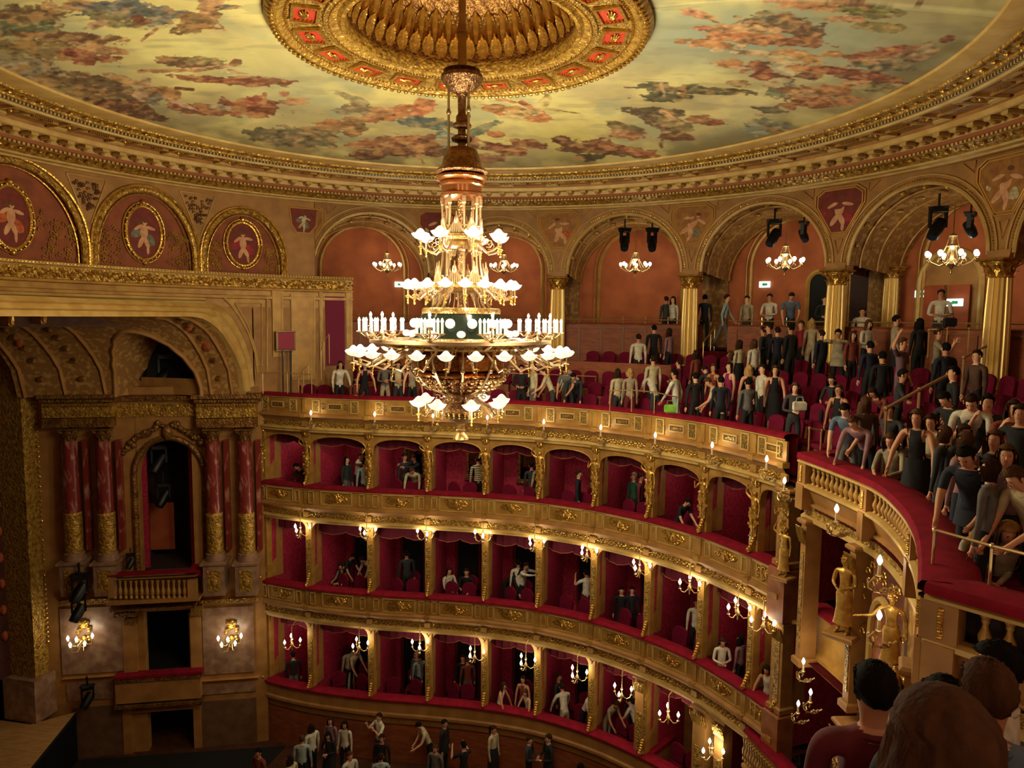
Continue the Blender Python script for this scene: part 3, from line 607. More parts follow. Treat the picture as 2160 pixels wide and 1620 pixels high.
# ================================================================ BOX TIERS
BST=[(16.1,9.95),(15.7,9.5),(14.0,9.24),(11.95,9.25),(10.15,9.42),(8.42,9.52),(6.8,9.42),(5.18,8.98),(3.7,8.25),(2.4,7.3),(1.35,6.08),(.82,5.3)]
def catmull(pts,n):
    out=[];idx=[]
    P=[pts[0]]+list(pts)+[pts[-1]]
    for i in range(1,len(P)-2):
        idx.append(len(out))
        for k in range(n):
            t=k/n; a,b,c,d=P[i-1],P[i],P[i+1],P[i+2]
            out.append(.5*((2*b)+(-a+c)*t+(2*a-5*b+4*c-d)*t*t+(-a+3*b-3*c+d)*t**3))
    idx.append(len(out)); out.append(P[-2]); return out,idx
TP,TI=catmull([W(*p) for p in BST],6); TI=TI[1:]    # TI[k] = index of bay line k
def normals(P):
    N=[]
    for i in range(len(P)):
        t=(P[min(i+1,len(P)-1)]-P[max(i-1,0)]); t.z=0; t.normalize(); n=Vector((t.y,-t.x,0))
        N.append(n)
    return N
TN=normals(TP)
if (Vector((CX,CY,0))-TP[20]).dot(TN[20])<0: TN=[-n for n in TN]
def sweep(mb,P,N,prof,z0=0): return mb.grid([[P[i]+N[i]*d+Vector((0,0,z0+z)) for d,z in prof] for i in range(len(P))])
VELV=[(-.34,-.1),(-.34,-.02),(-.3,.03),(-.12,.05),(.02,.04),(.07,0),(.07,-.045),(.03,-.06)]
def ornament(seed,w_,h_,n=7):
    r2=random.Random(seed); mb=MB()
    for sg in (-1,1):
        for i in range(n):
            x0=sg*w_*(.08+.8*i/n); z0=r2.uniform(-.3,.3)*h_; R0=h_*r2.uniform(.2,.38); dr=r2.choice((-1,1))
            mb.tube([(x0+sg*R0*(1-q/8)*math.cos(q*1.1*dr),0.012,z0+R0*(1-q/8)*math.sin(q*1.1*dr)) for q in range(7)],[.02,.024,.022,.018,.015,.012,.01],5)
    mb.ball((0,.02,0),(h_*.3,.04,h_*.42),10,6); mb.ball((0,.02,h_*.34),(h_*.16,.04,h_*.14),8,5)
    return mb.mesh('ornament',G_bright,True)
ORN=[ornament(i,.5,.3) for i in range(4)]
def panelframe(w_,h_,r=.018):
    mb=MB()
    for sx,sz,lx,lz in ((0,h_/2,w_,r*2),(0,-h_/2,w_,r*2),(w_/2,0,r*2,h_),(-w_/2,0,r*2,h_)): mb.box((sx,.008,sz),(lx+r*2 if lz<lx else lx,.04,lz))
    return mb.mesh('panel_frame',M_cream)
PF_s=panelframe(.22,.36); PF_l=panelframe(1.0,.4); PF_w=panelframe(.42,.16)
plaq=MB(); plaq.box((0,.004,0),(.4,.03,.14)); plaq=plaq.mesh('name_plaque',mat('dark_name_plaque',(92,62,26),.5,.2))
relief=MB()
r2=random.Random(3)
for i in range(16): relief.ball((r2.uniform(-.08,.08),.012,r2.uniform(-.14,.14)),(r2.uniform(.015,.03),.016,r2.uniform(.015,.035)),6,4)
relief=relief.mesh('panel_relief',mat('green_gold_relief',(142,122,62),.45,.4),True)
letters=MB()
for i in range(7): letters.box((-.13+.043*i,.022,0),(.022,.008,.06 if i%2 else .07))
letters=letters.mesh('plaque_lettering',G_bright)
def lrz(n): return math.atan2(n.y,n.x)-pi/2      # local +y looks along n
TIER={4:-2.40,3:-5.2,2:-8.4,1:-11.7}; tname={4:'gallery',3:'third tier',2:'second tier',1:'first tier'}
def parapet(z,tier,i0=0,i1=None,end=True):
    P=TP[i0:i1]; N=TN[i0:i1]; base=P[len(P)//2]
    root=thing('balcony_parapet','%s'%{4:'gilded gallery parapet with name plaques and candle lamps, topmost of the curved balcony fronts',3:'gilded balcony front below the boxes with the caryatids, second from the top',2:'gilded balcony front between the two lower rows of boxes',1:'plain lowest balcony front above the standing crowd'}[tier],'parapet',(base.x,base.y,z-1.1))
    root['kind']='structure'; del root['category']
    def part(nm,prof,m,sm=False):
        mb=MB(); sweep(mb,P,N,prof,z); return mb.obj(nm,m,root,sm,True)
    part('velvet_rail',VELV,M_velv,True)
    if tier==1:
        part('front_panel',[(.03,-.06),(.0,-.08),(.0,-.42),(.05,-.46),(.05,-.54),(-.02,-.58),(-.05,-.8)],M_ochre); part('inner_face',[(-.3,-.05),(-.3,-.85)],M_velv)
        part('skirting_wall',[(-.05,-.8),(-.08,-.86),(-.08,-2.45)],M_wood)
        return root
    part('top_fillet',[(.03,-.055),(.045,-.08),(.0,-.1)],M_cream)
    part('front_panel',[(.0,-.1),(.0,-.53)],G_plain)
    part('ledge_moulding',[(.0,-.53),(.05,-.55),(.12,-.58),(.13,-.64),(.06,-.67),(.02,-.72),(-.02,-.78)],M_ochre,True)
    part('frieze',[(-.02,-.78),(-.03,-.8),(-.03,-.94),(-.01,-.96)],G_fine,True)
    part('lower_moulding',[(-.01,-.96),(.04,-.98),(.05,-1.03),(0,-1.05),(0,-1.12),(-.3,-1.12)],M_cream)
    part('inner_face',[(-.3,-.05),(-.3,-.85)],M_velv)
    mb=MB(); 
    for i in range(len(P)-1):
        for q in range(6):
            t=q/6; p=P[i].lerp(P[i+1],t)+N[i]*-.015; mb.ball((p.x,p.y,z-.87+.035*math.sin((i*6+q)*2.6)),(.028,.028,.022),5,4)
    o=mb.obj('frieze_relief',G_bright,root,True,True); o['kind']='stuff'
    nb=0
    for k in range(len(TI)-1):
        a,b=TI[k],TI[k+1]
        if a<i0 or b>i0+len(P)-0 : continue
        j=(a+b)//2; p=TP[j]; n=TN[j]; rz=lrz(n); L=Vector((p.x,p.y,0))-Vector((root.location.x,root.location.y,0)); h=z-root.location.z
        tg=Vector((n.y,-n.x,0)); wd=(TP[b]-TP[a]).length
        q=L+n*.004+Vector((0,0,h-.31))
        if tier==4:
            mo('panel_frame',PF_w,root,loc=q,rz=rz); mo('name_plaque',plaq,root,loc=q,rz=rz); mo('plaque_lettering',letters,root,loc=q,rz=rz)
            for sg in (-1,1): 
                jj=a+2 if sg<0 else b-2
                pp=TP[jj]*.6+TP[a if sg<0 else b]*.4; q2=Vector((pp.x,pp.y,0))-Vector((root.location.x,root.location.y,0))+TN[jj]*.006+Vector((0,0,h-.31))
                mo('panel_frame',PF_s,root,loc=q2,rz=lrz(TN[jj])); mo('panel_relief',relief,root,loc=q2,rz=lrz(TN[jj]))
                mo('panel_relief',relief,root,loc=q+tg*sg*.38,rz=rz+.0,scale=(.9,1,.6))
        else:
            mo('panel_frame',PF_l,root,loc=q,rz=rz); mo('ornament',ORN[(k+tier)%4],root,loc=q,rz=rz,scale=(.75,1,1))
            for sg in (-1,1): mo('panel_frame',PF_s,root,loc=q+tg*sg*(wd/2-.2),rz=rz,scale=(.7,1,1)); 
        for e in (a,b) if k==0 else (b,):          # pilaster strip at each bay line
            pp=TP[e]; mb=MB(); c=Vector((pp.x,pp.y,z-.31))+TN[e]*.01; mb.box(tuple(c),(.12,.05,.42),lrz(TN[e])); c=Vector((pp.x,pp.y,z-.6))+TN[e]*.05; mb.box(tuple(c),(.16,.18,.12),lrz(TN[e])); c=Vector((pp.x,pp.y,z-.87)); mb.box(tuple(c),(.18,.06,.18),lrz(TN[e]),bev=.02)
            mb.obj('pilaster_strip',G_plain,root,False,True)
    return root
for t_ in (4,3,2): parapet(TIER[t_],t_)
parapet(TIER[1],1,0,TI[8]+3)
# ---------------------------------------------------------------- rooms of the boxes
DEP=2.3
def off(k,d,dz=0): return TP[k]-TN[k]*d+Vector((0,0,dz))
for t_ in (3,2,1):
    zr=TIER[t_]; zf=zr-.88; zc=TIER[t_+1]-1.1; i1=len(TP) if t_>1 else TI[8]+1
    mb=MB(); sweep(mb,TP[:i1],TN[:i1],[(-.3,zf),(-DEP,zf)]); struct('floor',mb,M_carpet)
    mb=MB(); sweep(mb,TP[:i1],TN[:i1],[(-.05,zc),(-DEP,zc)]); struct('ceiling',mb,mat('plum_box_ceiling',(124,24,66),.85))
    mb=MB(); sweep(mb,TP[:i1],TN[:i1],[(-DEP,zf),(-DEP,zc)]); struct('wall_boxes_rear',mb,M_crim)
# gallery slab
# ---------------------------------------------------------------- body templates are needed for the caryatids
# ================================================================ PEOPLE
def limb(o,d,L): d=Vector(d).normalized(); return Vector(o)+d*L
def skel(pose):
    """joints (metres, figure 1.72 m tall facing +y) for a pose dictionary"""
    V=Vector; P={}
    lean=math.radians(pose.get('lean',0)); side=math.radians(pose.get('side',0)); sit=pose.get('sit',False)
    hip=V((0,0,.92 if not sit else .50)) + V(pose.get('hip',(0,0,0)))
    def up(v):                                    # upper body frame, bent forward about the hips
        v=V(v); c,s=math.cos(lean),math.sin(lean); y,z=v.y*c+v.z*s, -v.y*s+v.z*c
        c,s=math.cos(side),math.sin(side); x,z2=v.x*c+z*s, -v.x*s+z*c
        return hip+V((x,y,z2))
    fem=pose.get('fem',False); sw=.165 if fem else .195
    P['hip']=hip; P['waist']=up((0,0,.17)); P['chest']=up((0,.0,.36)); P['neck0']=up((0,-.005,.50)); P['neck']=up((0,.0,.555))
    hl=math.radians(pose.get('head',0)); nk=P['neck']; ha=lean*.55+hl; hd=V((0,math.sin(ha),math.cos(ha)))
    P['head0']=nk+hd*.065+V((0,.02,0)); P['head1']=nk+hd*.135+V((0,.012,0)); P['head2']=nk+hd*.205
    P['_hd']=hd
    for s_,nm in ((-1,'L'),(1,'R')):
        sh=up((s_*sw,0,.475)); P['sh'+nm]=sh
        ua,fa=pose.get('arm'+nm,((.12*s_,0,-1),(.05*s_,.15,-1))); el=limb(sh,ua,.285); wr=limb(el,fa,.25); P['el'+nm]=el; P['wr'+nm]=wr; P['ha'+nm]=limb(wr,fa,.07)
        P['_f'+nm]=V(fa).normalized()
        th,kn=pose.get('leg'+nm,((.03*s_,0.02,-1),(.0,-.03,-1)))
        h=hip+V((s_*.09,0,-.03)); P['hp'+nm]=h; k=limb(h,th,.42); a=limb(k,kn,.40); P['kn'+nm]=k; P['an'+nm]=a
        P['to'+nm]=a+V((s_*.02,.15,-.045))
    return P
def build_body(name,pose,fingers=True,lev=1):
    P=skel(pose); fem=pose.get('fem',False); vs=[];rad=[];ed=[];ids={}
    def v(n,p,r): ids[n]=len(vs); vs.append(tuple(p)); rad.append(r if isinstance(r,tuple) else (r,r)); return ids[n]
    def e(a,b): ed.append((ids[a],ids[b]))
    f=.88 if fem else 1
    v('hip',P['hip'],(.155*f+.01*fem,.115)); v('waist',P['waist'],(.125*f,.095)); v('chest',P['chest'],(.155*f,.11)); v('neck0',P['neck0'],(.1*f,.075)); v('neck',P['neck'],.052*f); v('head0',P['head0'],(.06,.068)); v('head1',P['head1'],(.076,.092)); v('head2',P['head2'],(.062,.075))
    for a,b in (('hip','waist'),('waist','chest'),('chest','neck0'),('neck0','neck'),('neck','head0'),('head0','head1'),('head1','head2')): e(a,b)
    for nm in 'LR':
        v('sh'+nm,P['sh'+nm],.058*f); v('el'+nm,P['el'+nm],.042*f); v('wr'+nm,P['wr'+nm],(.028,.024)); v('ha'+nm,P['ha'+nm],(.034,.018))
        e('neck0','sh'+nm); e('sh'+nm,'el'+nm); e('el'+nm,'wr'+nm); e('wr'+nm,'ha'+nm)
        v('hp'+nm,P['hp'+nm],.088); v('kn'+nm,P['kn'+nm],.056); v('an'+nm,P['an'+nm],.04); v('to'+nm,P['to'+nm],(.04,.03))
        e('hip','hp'+nm); e('hp'+nm,'kn'+nm); e('kn'+nm,'an'+nm); e('an'+nm,'to'+nm)
        if fingers:
            fd=P['_f'+nm]; s_=-1 if nm=='L' else 1
            lat=fd.cross(Vector((s_,0,0)) if abs(fd.x)<.8 else Vector((0,0,1))); lat.normalize()
            pal=fd.cross(lat).normalized()
            for i,(o_,l_) in enumerate(((-.028,.06),(-.010,.075),(.009,.07),(.026,.055))):
                a=P['ha'+nm]+lat*o_*.8; b=a+fd*l_*.6+lat*o_*.25; c=b+fd*l_*.45+pal*.018
                v('f%s%da'%(nm,i),b,.0085); v('f%s%db'%(nm,i),c,.007); e('ha'+nm,'f%s%da'%(nm,i)); e('f%s%da'%(nm,i),'f%s%db'%(nm,i))
            b=P['wr'+nm]+fd*.045-lat*.045; v('t'+nm,b,.010); v('u'+nm,b+fd*.035-lat*.008,.008); e('wr'+nm,'t'+nm); e('t'+nm,'u'+nm)
    me=bpy.data.meshes.new(name); me.from_pydata(vs,ed,[]); o=bpy.data.objects.new(name,me); COL.objects.link(o)
    m=o.modifiers.new('s','SKIN'); m.use_smooth_shade=True; m.branch_smoothing=.4
    sv=me.skin_vertices[0].data
    for i,r in enumerate(rad): sv[i].radius=r; sv[i].use_root=(i==0)
    o.modifiers.new('u','SUBSURF').levels=lev
    dg=bpy.context.evaluated_depsgraph_get(); ev=o.evaluated_get(dg); out=bpy.data.meshes.new_from_object(ev); out.name=name
    bpy.data.objects.remove(o); bpy.data.meshes.remove(me)
    out.materials.clear()
    for mm in (M_skin,M_white,M_navy,M_shoe): out.materials.append(mm)
    # clothing regions by nearest bone
    segs=[('hip','waist',1),('waist','chest',1),('chest','neck0',1),('neck0','neck',0),('neck','head0',0),('head0','head1',0),('head1','head2',0)]
    for nm in 'LR': segs+=[('neck0','sh'+nm,1),('sh'+nm,'el'+nm,1),('el'+nm,'wr'+nm,4),('wr'+nm,'ha'+nm,0),('hip','hp'+nm,2),('hp'+nm,'kn'+nm,2),('kn'+nm,'an'+nm,5),('an'+nm,'to'+nm,3)]
    co=np.zeros(len(out.vertices)*3,dtype=np.float32); out.vertices.foreach_get('co',co); co=co.reshape(-1,3)
    fc=np.array([co[list(p.vertices)].mean(0) for p in out.polygons]); best=np.full(len(fc),1e9); lab=np.zeros(len(fc),int)
    for a,b,l in segs:
        A=np.array(P[a]);B=np.array(P[b]); d=B-A; t=np.clip(((fc-A)@d)/(d@d),0,1); D=np.linalg.norm(fc-A-t[:,None]*d,axis=1)
        lb=np.full(len(fc),l)
        sl=pose.get('sleeve','long'); le=pose.get('legs','long')
        if l==4: lb=np.full(len(fc),1 if sl=='long' else 0)
        if l==5: lb=np.full(len(fc),2 if le=='long' else 0)
        if l==1 and a.startswith('sh') and sl=='none': lb=np.full(len(fc),0)
        if l==1 and a.startswith('neck0') and sl=='none': lb=np.where(t>.4,0,1)
        if l==1 and a.startswith('sh') and sl=='short': lb=np.where(t>.75,0,1)
        if a=='hip' and b=='waist': lb=np.where(t<.12,2,1)
        if a=='neck0' and b=='neck': lb=np.where(t<.35 if sl!='none' else t<-1,1,0)
        m_=D<best; best=np.where(m_,D,best); lab=np.where(m_,lb,lab)
    out.polygons.foreach_set('material_index',lab.astype(np.int32)); out.polygons.foreach_set('use_smooth',np.ones(len(fc),dtype=bool)); out.update()
    return out,P
M_skin=mat('skin',(214,156,120),.6,0); M_white=mat('white_cloth',(214,206,186),.8); M_navy=mat('dark_trousers',(24,24,30),.85); M_shoe=mat('black_shoes',(14,12,12),.5)
def C_(name,c): return mat(name,c,.85,0,tuple(int(x*.82) for x in c),8)
CL={'white':C_('white_shirt_cloth',(222,214,192)),'cream':C_('cream_cloth',(206,190,150)),'black':C_('black_cloth',(20,19,20)),'navy':C_('navy_cloth',(26,32,48)),'grey':C_('grey_cloth',(106,102,98)),'blue':C_('blue_grey_cloth',(92,110,130)),'lightblue':C_('light_blue_cloth',(160,180,176)),
'pink':C_('dusty_pink_cloth',(150,110,114)),'rust':C_('rust_cloth',(134,60,42)),'burgundy':C_('burgundy_cloth',(110,26,40)),'magenta':C_('magenta_cloth',(146,18,84)),'beige':C_('beige_cloth',(168,152,124)),'green':C_('dark_green_cloth',(24,72,50)),'brown':C_('brown_cloth',(84,56,40)),'charcoal':C_('charcoal_cloth',(46,48,52)),'red':C_('red_cloth',(160,30,40)),'lime':C_('lime_green_cloth',(130,190,60)),'mauve':C_('mauve_cloth',(120,88,96)),'darkgrey':C_('dark_grey_cloth',(60,60,60))}
def striped():
    m=mat('striped_jumper_cloth',(222,208,160),.85); nt=m.node_tree; tc=nt.nodes.new('ShaderNodeTexCoord'); wv=nt.nodes.new('ShaderNodeTexWave'); wv.bands_direction='Z'; wv.inputs['Scale'].default_value=5.5; wv.inputs['Distortion'].default_value=.6
    rp_=nt.nodes.new('ShaderNodeValToRGB'); rp_.color_ramp.interpolation='CONSTANT'; rp_.color_ramp.elements[0].color=lin((24,22,22)); rp_.color_ramp.elements[1].position=.4; rp_.color_ramp.elements[1].color=lin((222,208,160))
    nt.links.new(tc.outputs['Object'],wv.inputs['Vector']); nt.links.new(wv.outputs['Fac'],rp_.inputs[0]); nt.links.new(rp_.outputs[0],nt.nodes['Principled BSDF'].inputs['Base Color']); return m
CL['striped']=striped()
HAIRM={'black':mat('black_hair',(16,12,10),.5,0,(26,20,16),20,stretch=(1,1,.2)),'dark':mat('dark_brown_hair',(40,24,16),.55,0,(56,34,22),24,.3,60,stretch=(1,1,.2)),'brown':mat('brown_hair',(66,42,28),.55,0,(88,58,38),24,.3,60,stretch=(1,1,.2)),'blond':mat('blond_hair',(186,146,92),.55,0,(150,110,62),24,.3,60,stretch=(1,1,.2)),'grey':mat('grey_hair',(120,112,104),.6)}
A_=lambda u,f:(u,f)
POSES={
'stand':{}, 'standf':{'fem':True},
'front':{'armL':A_((-.2,.1,-1),(.55,.75,-.1)),'armR':A_((.2,.1,-1),(-.55,.75,-.1))},
'frontf':{'fem':True,'armL':A_((-.2,.1,-1),(.6,.7,.1)),'armR':A_((.2,.1,-1),(-.6,.7,-.05)),'head':12},
'photo':{'armL':A_((-.25,.6,-.6),(.3,.5,.9)),'armR':A_((.25,.6,-.6),(-.3,.5,.9)),'sleeve':'short'},
'wave':{'armR':A_((.6,.1,.5),(-.5,.2,1)),'armL':A_((-.15,0,-1),(-.1,.3,-1)),'sleeve':'short'},
'rail':{'lean':18,'head':-5,'armL':A_((-.25,.45,-1),(-.05,.45,-1)),'armR':A_((.25,.45,-1),(.05,.45,-1))},
'railf':{'fem':True,'lean':14,'armL':A_((-.35,.4,-1),(-.1,.4,-1)),'armR':A_((.35,.4,-1),(.1,.4,-1)),'sleeve':'none'},
'bend':{'lean':52,'head':10,'armL':A_((-.1,.5,-1),(0,.4,-1)),'armR':A_((.1,.5,-1),(0,.4,-1))},
'lean':{'lean':26,'head':22,'armL':A_((-.1,.4,-1),(.2,.7,-.5)),'armR':A_((.1,.3,-1),(-.1,.5,-.8)),'sleeve':'short'},
'walk':{'lean':7,'armL':A_((-.12,.4,-1),(0,.7,-1)),'armR':A_((.12,-.35,-1),(0,.1,-1)),'legL':((-.02,-.35,-1),(0,-.5,-1)),'legR':((.02,.35,-1),(0,.05,-1))},
'handrail':{'lean':6,'armR':A_((.6,.5,-.7),(.9,.35,-.1)),'armL':A_((-.3,-.2,-1),(-.1,.2,-1))},
'seat':{'sit':True,'lean':6,'legL':((-.12,1,-.08),(0,.05,-1)),'legR':((.12,1,-.08),(0,.05,-1)),'armL':A_((-.15,.35,-1),(.2,1,-.15)),'armR':A_((.15,.35,-1),(-.2,1,-.15))},
'seatf':{'sit':True,'fem':True,'lean':16,'head':10,'legL':((-.05,1,-.08),(0,.1,-1)),'legR':((.05,1,-.08),(0,.1,-1)),'armL':A_((-.15,.5,-1),(.4,1,-.1)),'armR':A_((.15,.5,-1),(-.4,1,-.1))},
'dress':{'fem':True,'sleeve':'none','legs':'short','armL':A_((-.22,.05,-1),(-.05,.2,-1)),'armR':A_((.22,.05,-1),(.0,.25,-1))},
'hug':{'lean':10,'armL':A_((-.3,1,-.1),(.5,.9,.1)),'armR':A_((.3,1,.1),(-.5,.9,0)),'head':14},
}
BODY={}
for k_,p_ in POSES.items(): BODY[k_]=build_body('body',p_)
BODY['near']=build_body('body',POSES['stand'],lev=2)
def hairmesh(kind):
    mb=MB(); nseg,nr=28,16; P=[]
    for i in range(nr+1):
        th=pi*i/nr*.68; row=[]
        for j in range(nseg+1):
            a=2*pi*j/nseg; x,y,z=math.sin(th)*math.cos(a),math.sin(th)*math.sin(a),math.cos(th)
            front=max(0,y)
            if front>.2 and z<.55: z=.55+(z-.55)*.1; y*=.93     # hairline above the brow
            low=max(0,-z) if y<0 else 0
            rx,ry,rz=.082*(1-.35*low),.100*(1-.15*low),.104
            wob=1+.03*math.sin(7*a+3*i)+.03*math.sin(13*a-5*i)*(kind=='short')
            row.append(Vector((x*rx*wob,y*ry*wob-.004,z*rz*wob)))
        P.append(row)
    mb.grid(P)
    if kind in('long','pony','bob'):
        L={'long':.36,'bob':.16,'pony':.34}[kind]; Q=[]; w2=.085 if kind!='pony' else .03
        if kind=='pony':
            mb.tube([(0,-.09,.03),(0,-.15,-.0),(0,-.15,-.14),(0,-.12,-.30)],[.03,.035,.03,.012],8)
        else:
            for i in range(8):
                t=i/7; row=[]
                for j in range(13):
                    a=pi*(1.0+j/12*1.0) if True else 0
                    a=pi*.93+ (pi*1.14)*j/12
                    wd=w2*(1.05+.35*math.sin(pi*min(t*1.1,1))); row.append(Vector((wd*math.cos(a)*(1+.06*math.sin(j*2.2+i*.9)),.02+.10*math.sin(a)*(1-.15*t)-.0,.02-L*t)))
                Q.append(row)
            mb.grid(Q)
    if kind=='bun': mb.ball((0,-.10,.05),.045,8,6)
    return mb.mesh('hair',HAIRM['dark'],True)
HAIR={k:hairmesh(k) for k in ('short','long','pony','bob','bun')}
def mane(L=.42):
    mb=MB(); Q=[]; n=44
    for i in range(26):
        t=i/25; z=.115-(.115+L)*t
        z=.115*math.cos(t/.4*pi/2) if t<.4 else -L*(t-.4)/.6
        r=.108*math.sin(t/.4*pi/2) if t<.4 else .108+.07*((t-.4)/.6)**.9-.06*max(0,t-.88)/.12
        row=[]
        for j in range(n+1):
            f_=math.pi*(1.5)+ (j/n-.5)*2*math.pi*(1. if z>.05 else .70)
            wv=1+.035*math.sin(9*f_+2.2*math.sin(i*.7))+.03*math.sin(17*f_+i*.9)
            row.append(Vector((r*wv*math.cos(f_)*.93,r*wv*math.sin(f_)*1.0-.004-.03*t,z)))
        Q.append(row)
    mb.grid(Q); return mb.mesh('hair',HAIRM['brown'],True)
HAIR['mane']=mane()
cm_=MB(); cm_.tube([(.068*math.cos(2*pi*i/14),.062*math.sin(2*pi*i/14),-.012*math.sin(2*pi*i/14)) for i in range(15)],.016,6,cap=False); COLLAR=cm_.mesh('collar',M_white,True)
fm_=MB()
fm_.cur=0; fm_.add([(-.012,.088,-.022),(.012,.088,-.022),(0,.112,-.026),(0,.09,.02)],[(0,1,2),(1,3,2),(3,0,2),(0,3,1)])
fm_.cur=1
for sg in (-1,1): fm_.ball((sg*.03,.084,.010),(.009,.006,.0045),8,5); fm_.box((sg*.03,.088,.027),(.024,.004,.003))
fm_.cur=2; fm_.ball((0,.086,-.048),(.02,.008,.006),8,5)
fm_.cur=0
for sg in (-1,1): fm_.ball((sg*.083,-.0,-.002),(.008,.02,.03),8,5)
FACE=fm_.mesh('face',[M_skin,mat('dark_eyes',(30,20,16),.4),mat('lips',(170,80,70),.5)],True)
sk=MB(); sk.lathe([(.13,.16),(.15,.05),(.17,-.08),(.19,-.3),(.2,-.5)],18,cap=False,squash=.75); SKIRT=sk.mesh('skirt',M_navy,True)
sk=MB(); sk.lathe([(.15,.1),(.17,-.05),(.22,-.4),(.27,-.84)],18,cap=False,squash=.8); GOWN=sk.mesh('gown_skirt',M_navy,True)
sk=MB(); sk.lathe([(.135,.28),(.15,.2),(.172,.0),(.19,-.14)],18,cap=False,squash=.72); JACK=sk.mesh('jacket_hem',M_navy,True)
npeople=[0]; used_labels={}
SKN=[mat('skin_fair',(222,168,134),.6),mat('skin_tan',(196,138,102),.6),M_skin]
def headoff(pose,rz,h):
    P=BODY[pose][1]; q=P['head1']; s=h*1.02; c,s_=math.cos(rz),math.sin(rz)
    return (q.x*c-q.y*s_)*s,(q.x*s_+q.y*c)*s
def headtop(pose,h): P=BODY[pose][1]; return (P['head1']+P['_hd']*.13).z*h*1.02
def person(x,y,z,rz,pose='stand',hair=('short','dark'),top='white',bot='black',label='',h=1.0,skirt=None,extra=None,shoes=True,group=None):
    me,P=BODY[pose]; k=npeople[0]; npeople[0]+=1
    root=thing('person',label,'person',(x,y,z),rz,group); root.scale=(h*1.02,)*3
    b=mo('body',me,root); sm_=SKN[k%3]
    for i,mm in enumerate((sm_,CL[top],CL[bot],M_shoe)):
        b.material_slots[i].link='OBJECT'; b.material_slots[i].material=mm
    hd=P['_hd']; q=Vector((0,0,1)).rotation_difference(hd).to_euler()
    hm=mo('hair',HAIR[hair[0]],root,loc=P['head1']+hd*.025); hm.rotation_euler=q; hm.material_slots[0].link='OBJECT'; hm.material_slots[0].material=HAIRM[hair[1]]
    if pose!='near': fc=mo('face',FACE,root,loc=P['head1']); fc.rotation_euler=q; fc.material_slots[0].link='OBJECT'; fc.material_slots[0].material=sm_
    if POSES.get(pose,{}).get('sleeve')!='none':
        c_=mo('collar',COLLAR,root,loc=P['neck0'].lerp(P['neck'],.42)); c_.rotation_euler=q; c_.material_slots[0].link='OBJECT'; c_.material_slots[0].material=CL[top]
    if skirt:
        s_=mo({'skirt':'skirt','gown':'skirt','jacket':'jacket_hem'}[skirt],{'skirt':SKIRT,'gown':GOWN,'jacket':JACK}[skirt],root,loc=P['hip']); s_.material_slots[0].link='OBJECT'; s_.material_slots[0].material=CL[top if skirt=='jacket' else bot]
    return root
def statue(parent,name,pose,m,loc,rz,sc_,local=True):
    me,_=BODY[pose]; o=mo(name,me,parent,loc=loc,rz=rz,scale=sc_)
    for i in range(4): o.material_slots[i].link='OBJECT'; o.material_slots[i].material=m
    return o
# ---------------------------------------------------------------- columns, partitions, curtains of the boxes
def prism_st(mb,prof,hw,P,T,N,z0):                # profile in (depth behind the front, z) extruded sideways
    mb.prism(prof,-hw,hw,lambda a,b,h: P-N*a+T*h+Vector((0,0,z0+b)))
sc_foot=MB()
sc_foot.tube([(0,.0,.34),(0,.06,.30),(0,.10,.2),(0,.12,.1),(0,.2,.03),(0,.25,.02)],[.05,.06,.05,.05,.055,.03],8); 
for i in range(6): sc_foot.ball((0,.07+.03*i,.31-.055*i),(.055,.05,.045),7,5)
sc_foot.ball((0,.25,.05),(.04,.05,.05),8,5); sc_footm=sc_foot.mesh('scroll_foot',G_bright,True)
crown=MB()
for i in range(9): a=2*pi*i/9; crown.tube([(.05*math.cos(a),.05*math.sin(a),0),(.1*math.cos(a),.1*math.sin(a),.06),(.085*math.cos(a),.085*math.sin(a),.13)],[.03,.03,.012],5)
crown.box((0,0,.15),(.28,.26,.06),bev=.02); crown=crown.mesh('leaf_capital',G_bright,True)
cap_s=leafcap('leaf_capital',G_carve,.1,.2)
def herm(parent,loc,rz,hh):
    g=MB(); 
    g.lathe([(.05,0),(.07,.06),(.06,.12),(.09,.34),(.12,.52),(.1,.6),(.13,.7)],10)
    for i in range(14): a=i*2.4; g.ball((.1*math.cos(a),.1*math.sin(a),.2+.035*i),(.04,.04,.05),6,4)
    o=g.obj('drapery_sheath',G_bright,parent,True,loc=loc,rz=rz); o.scale=(1,1,hh); return o
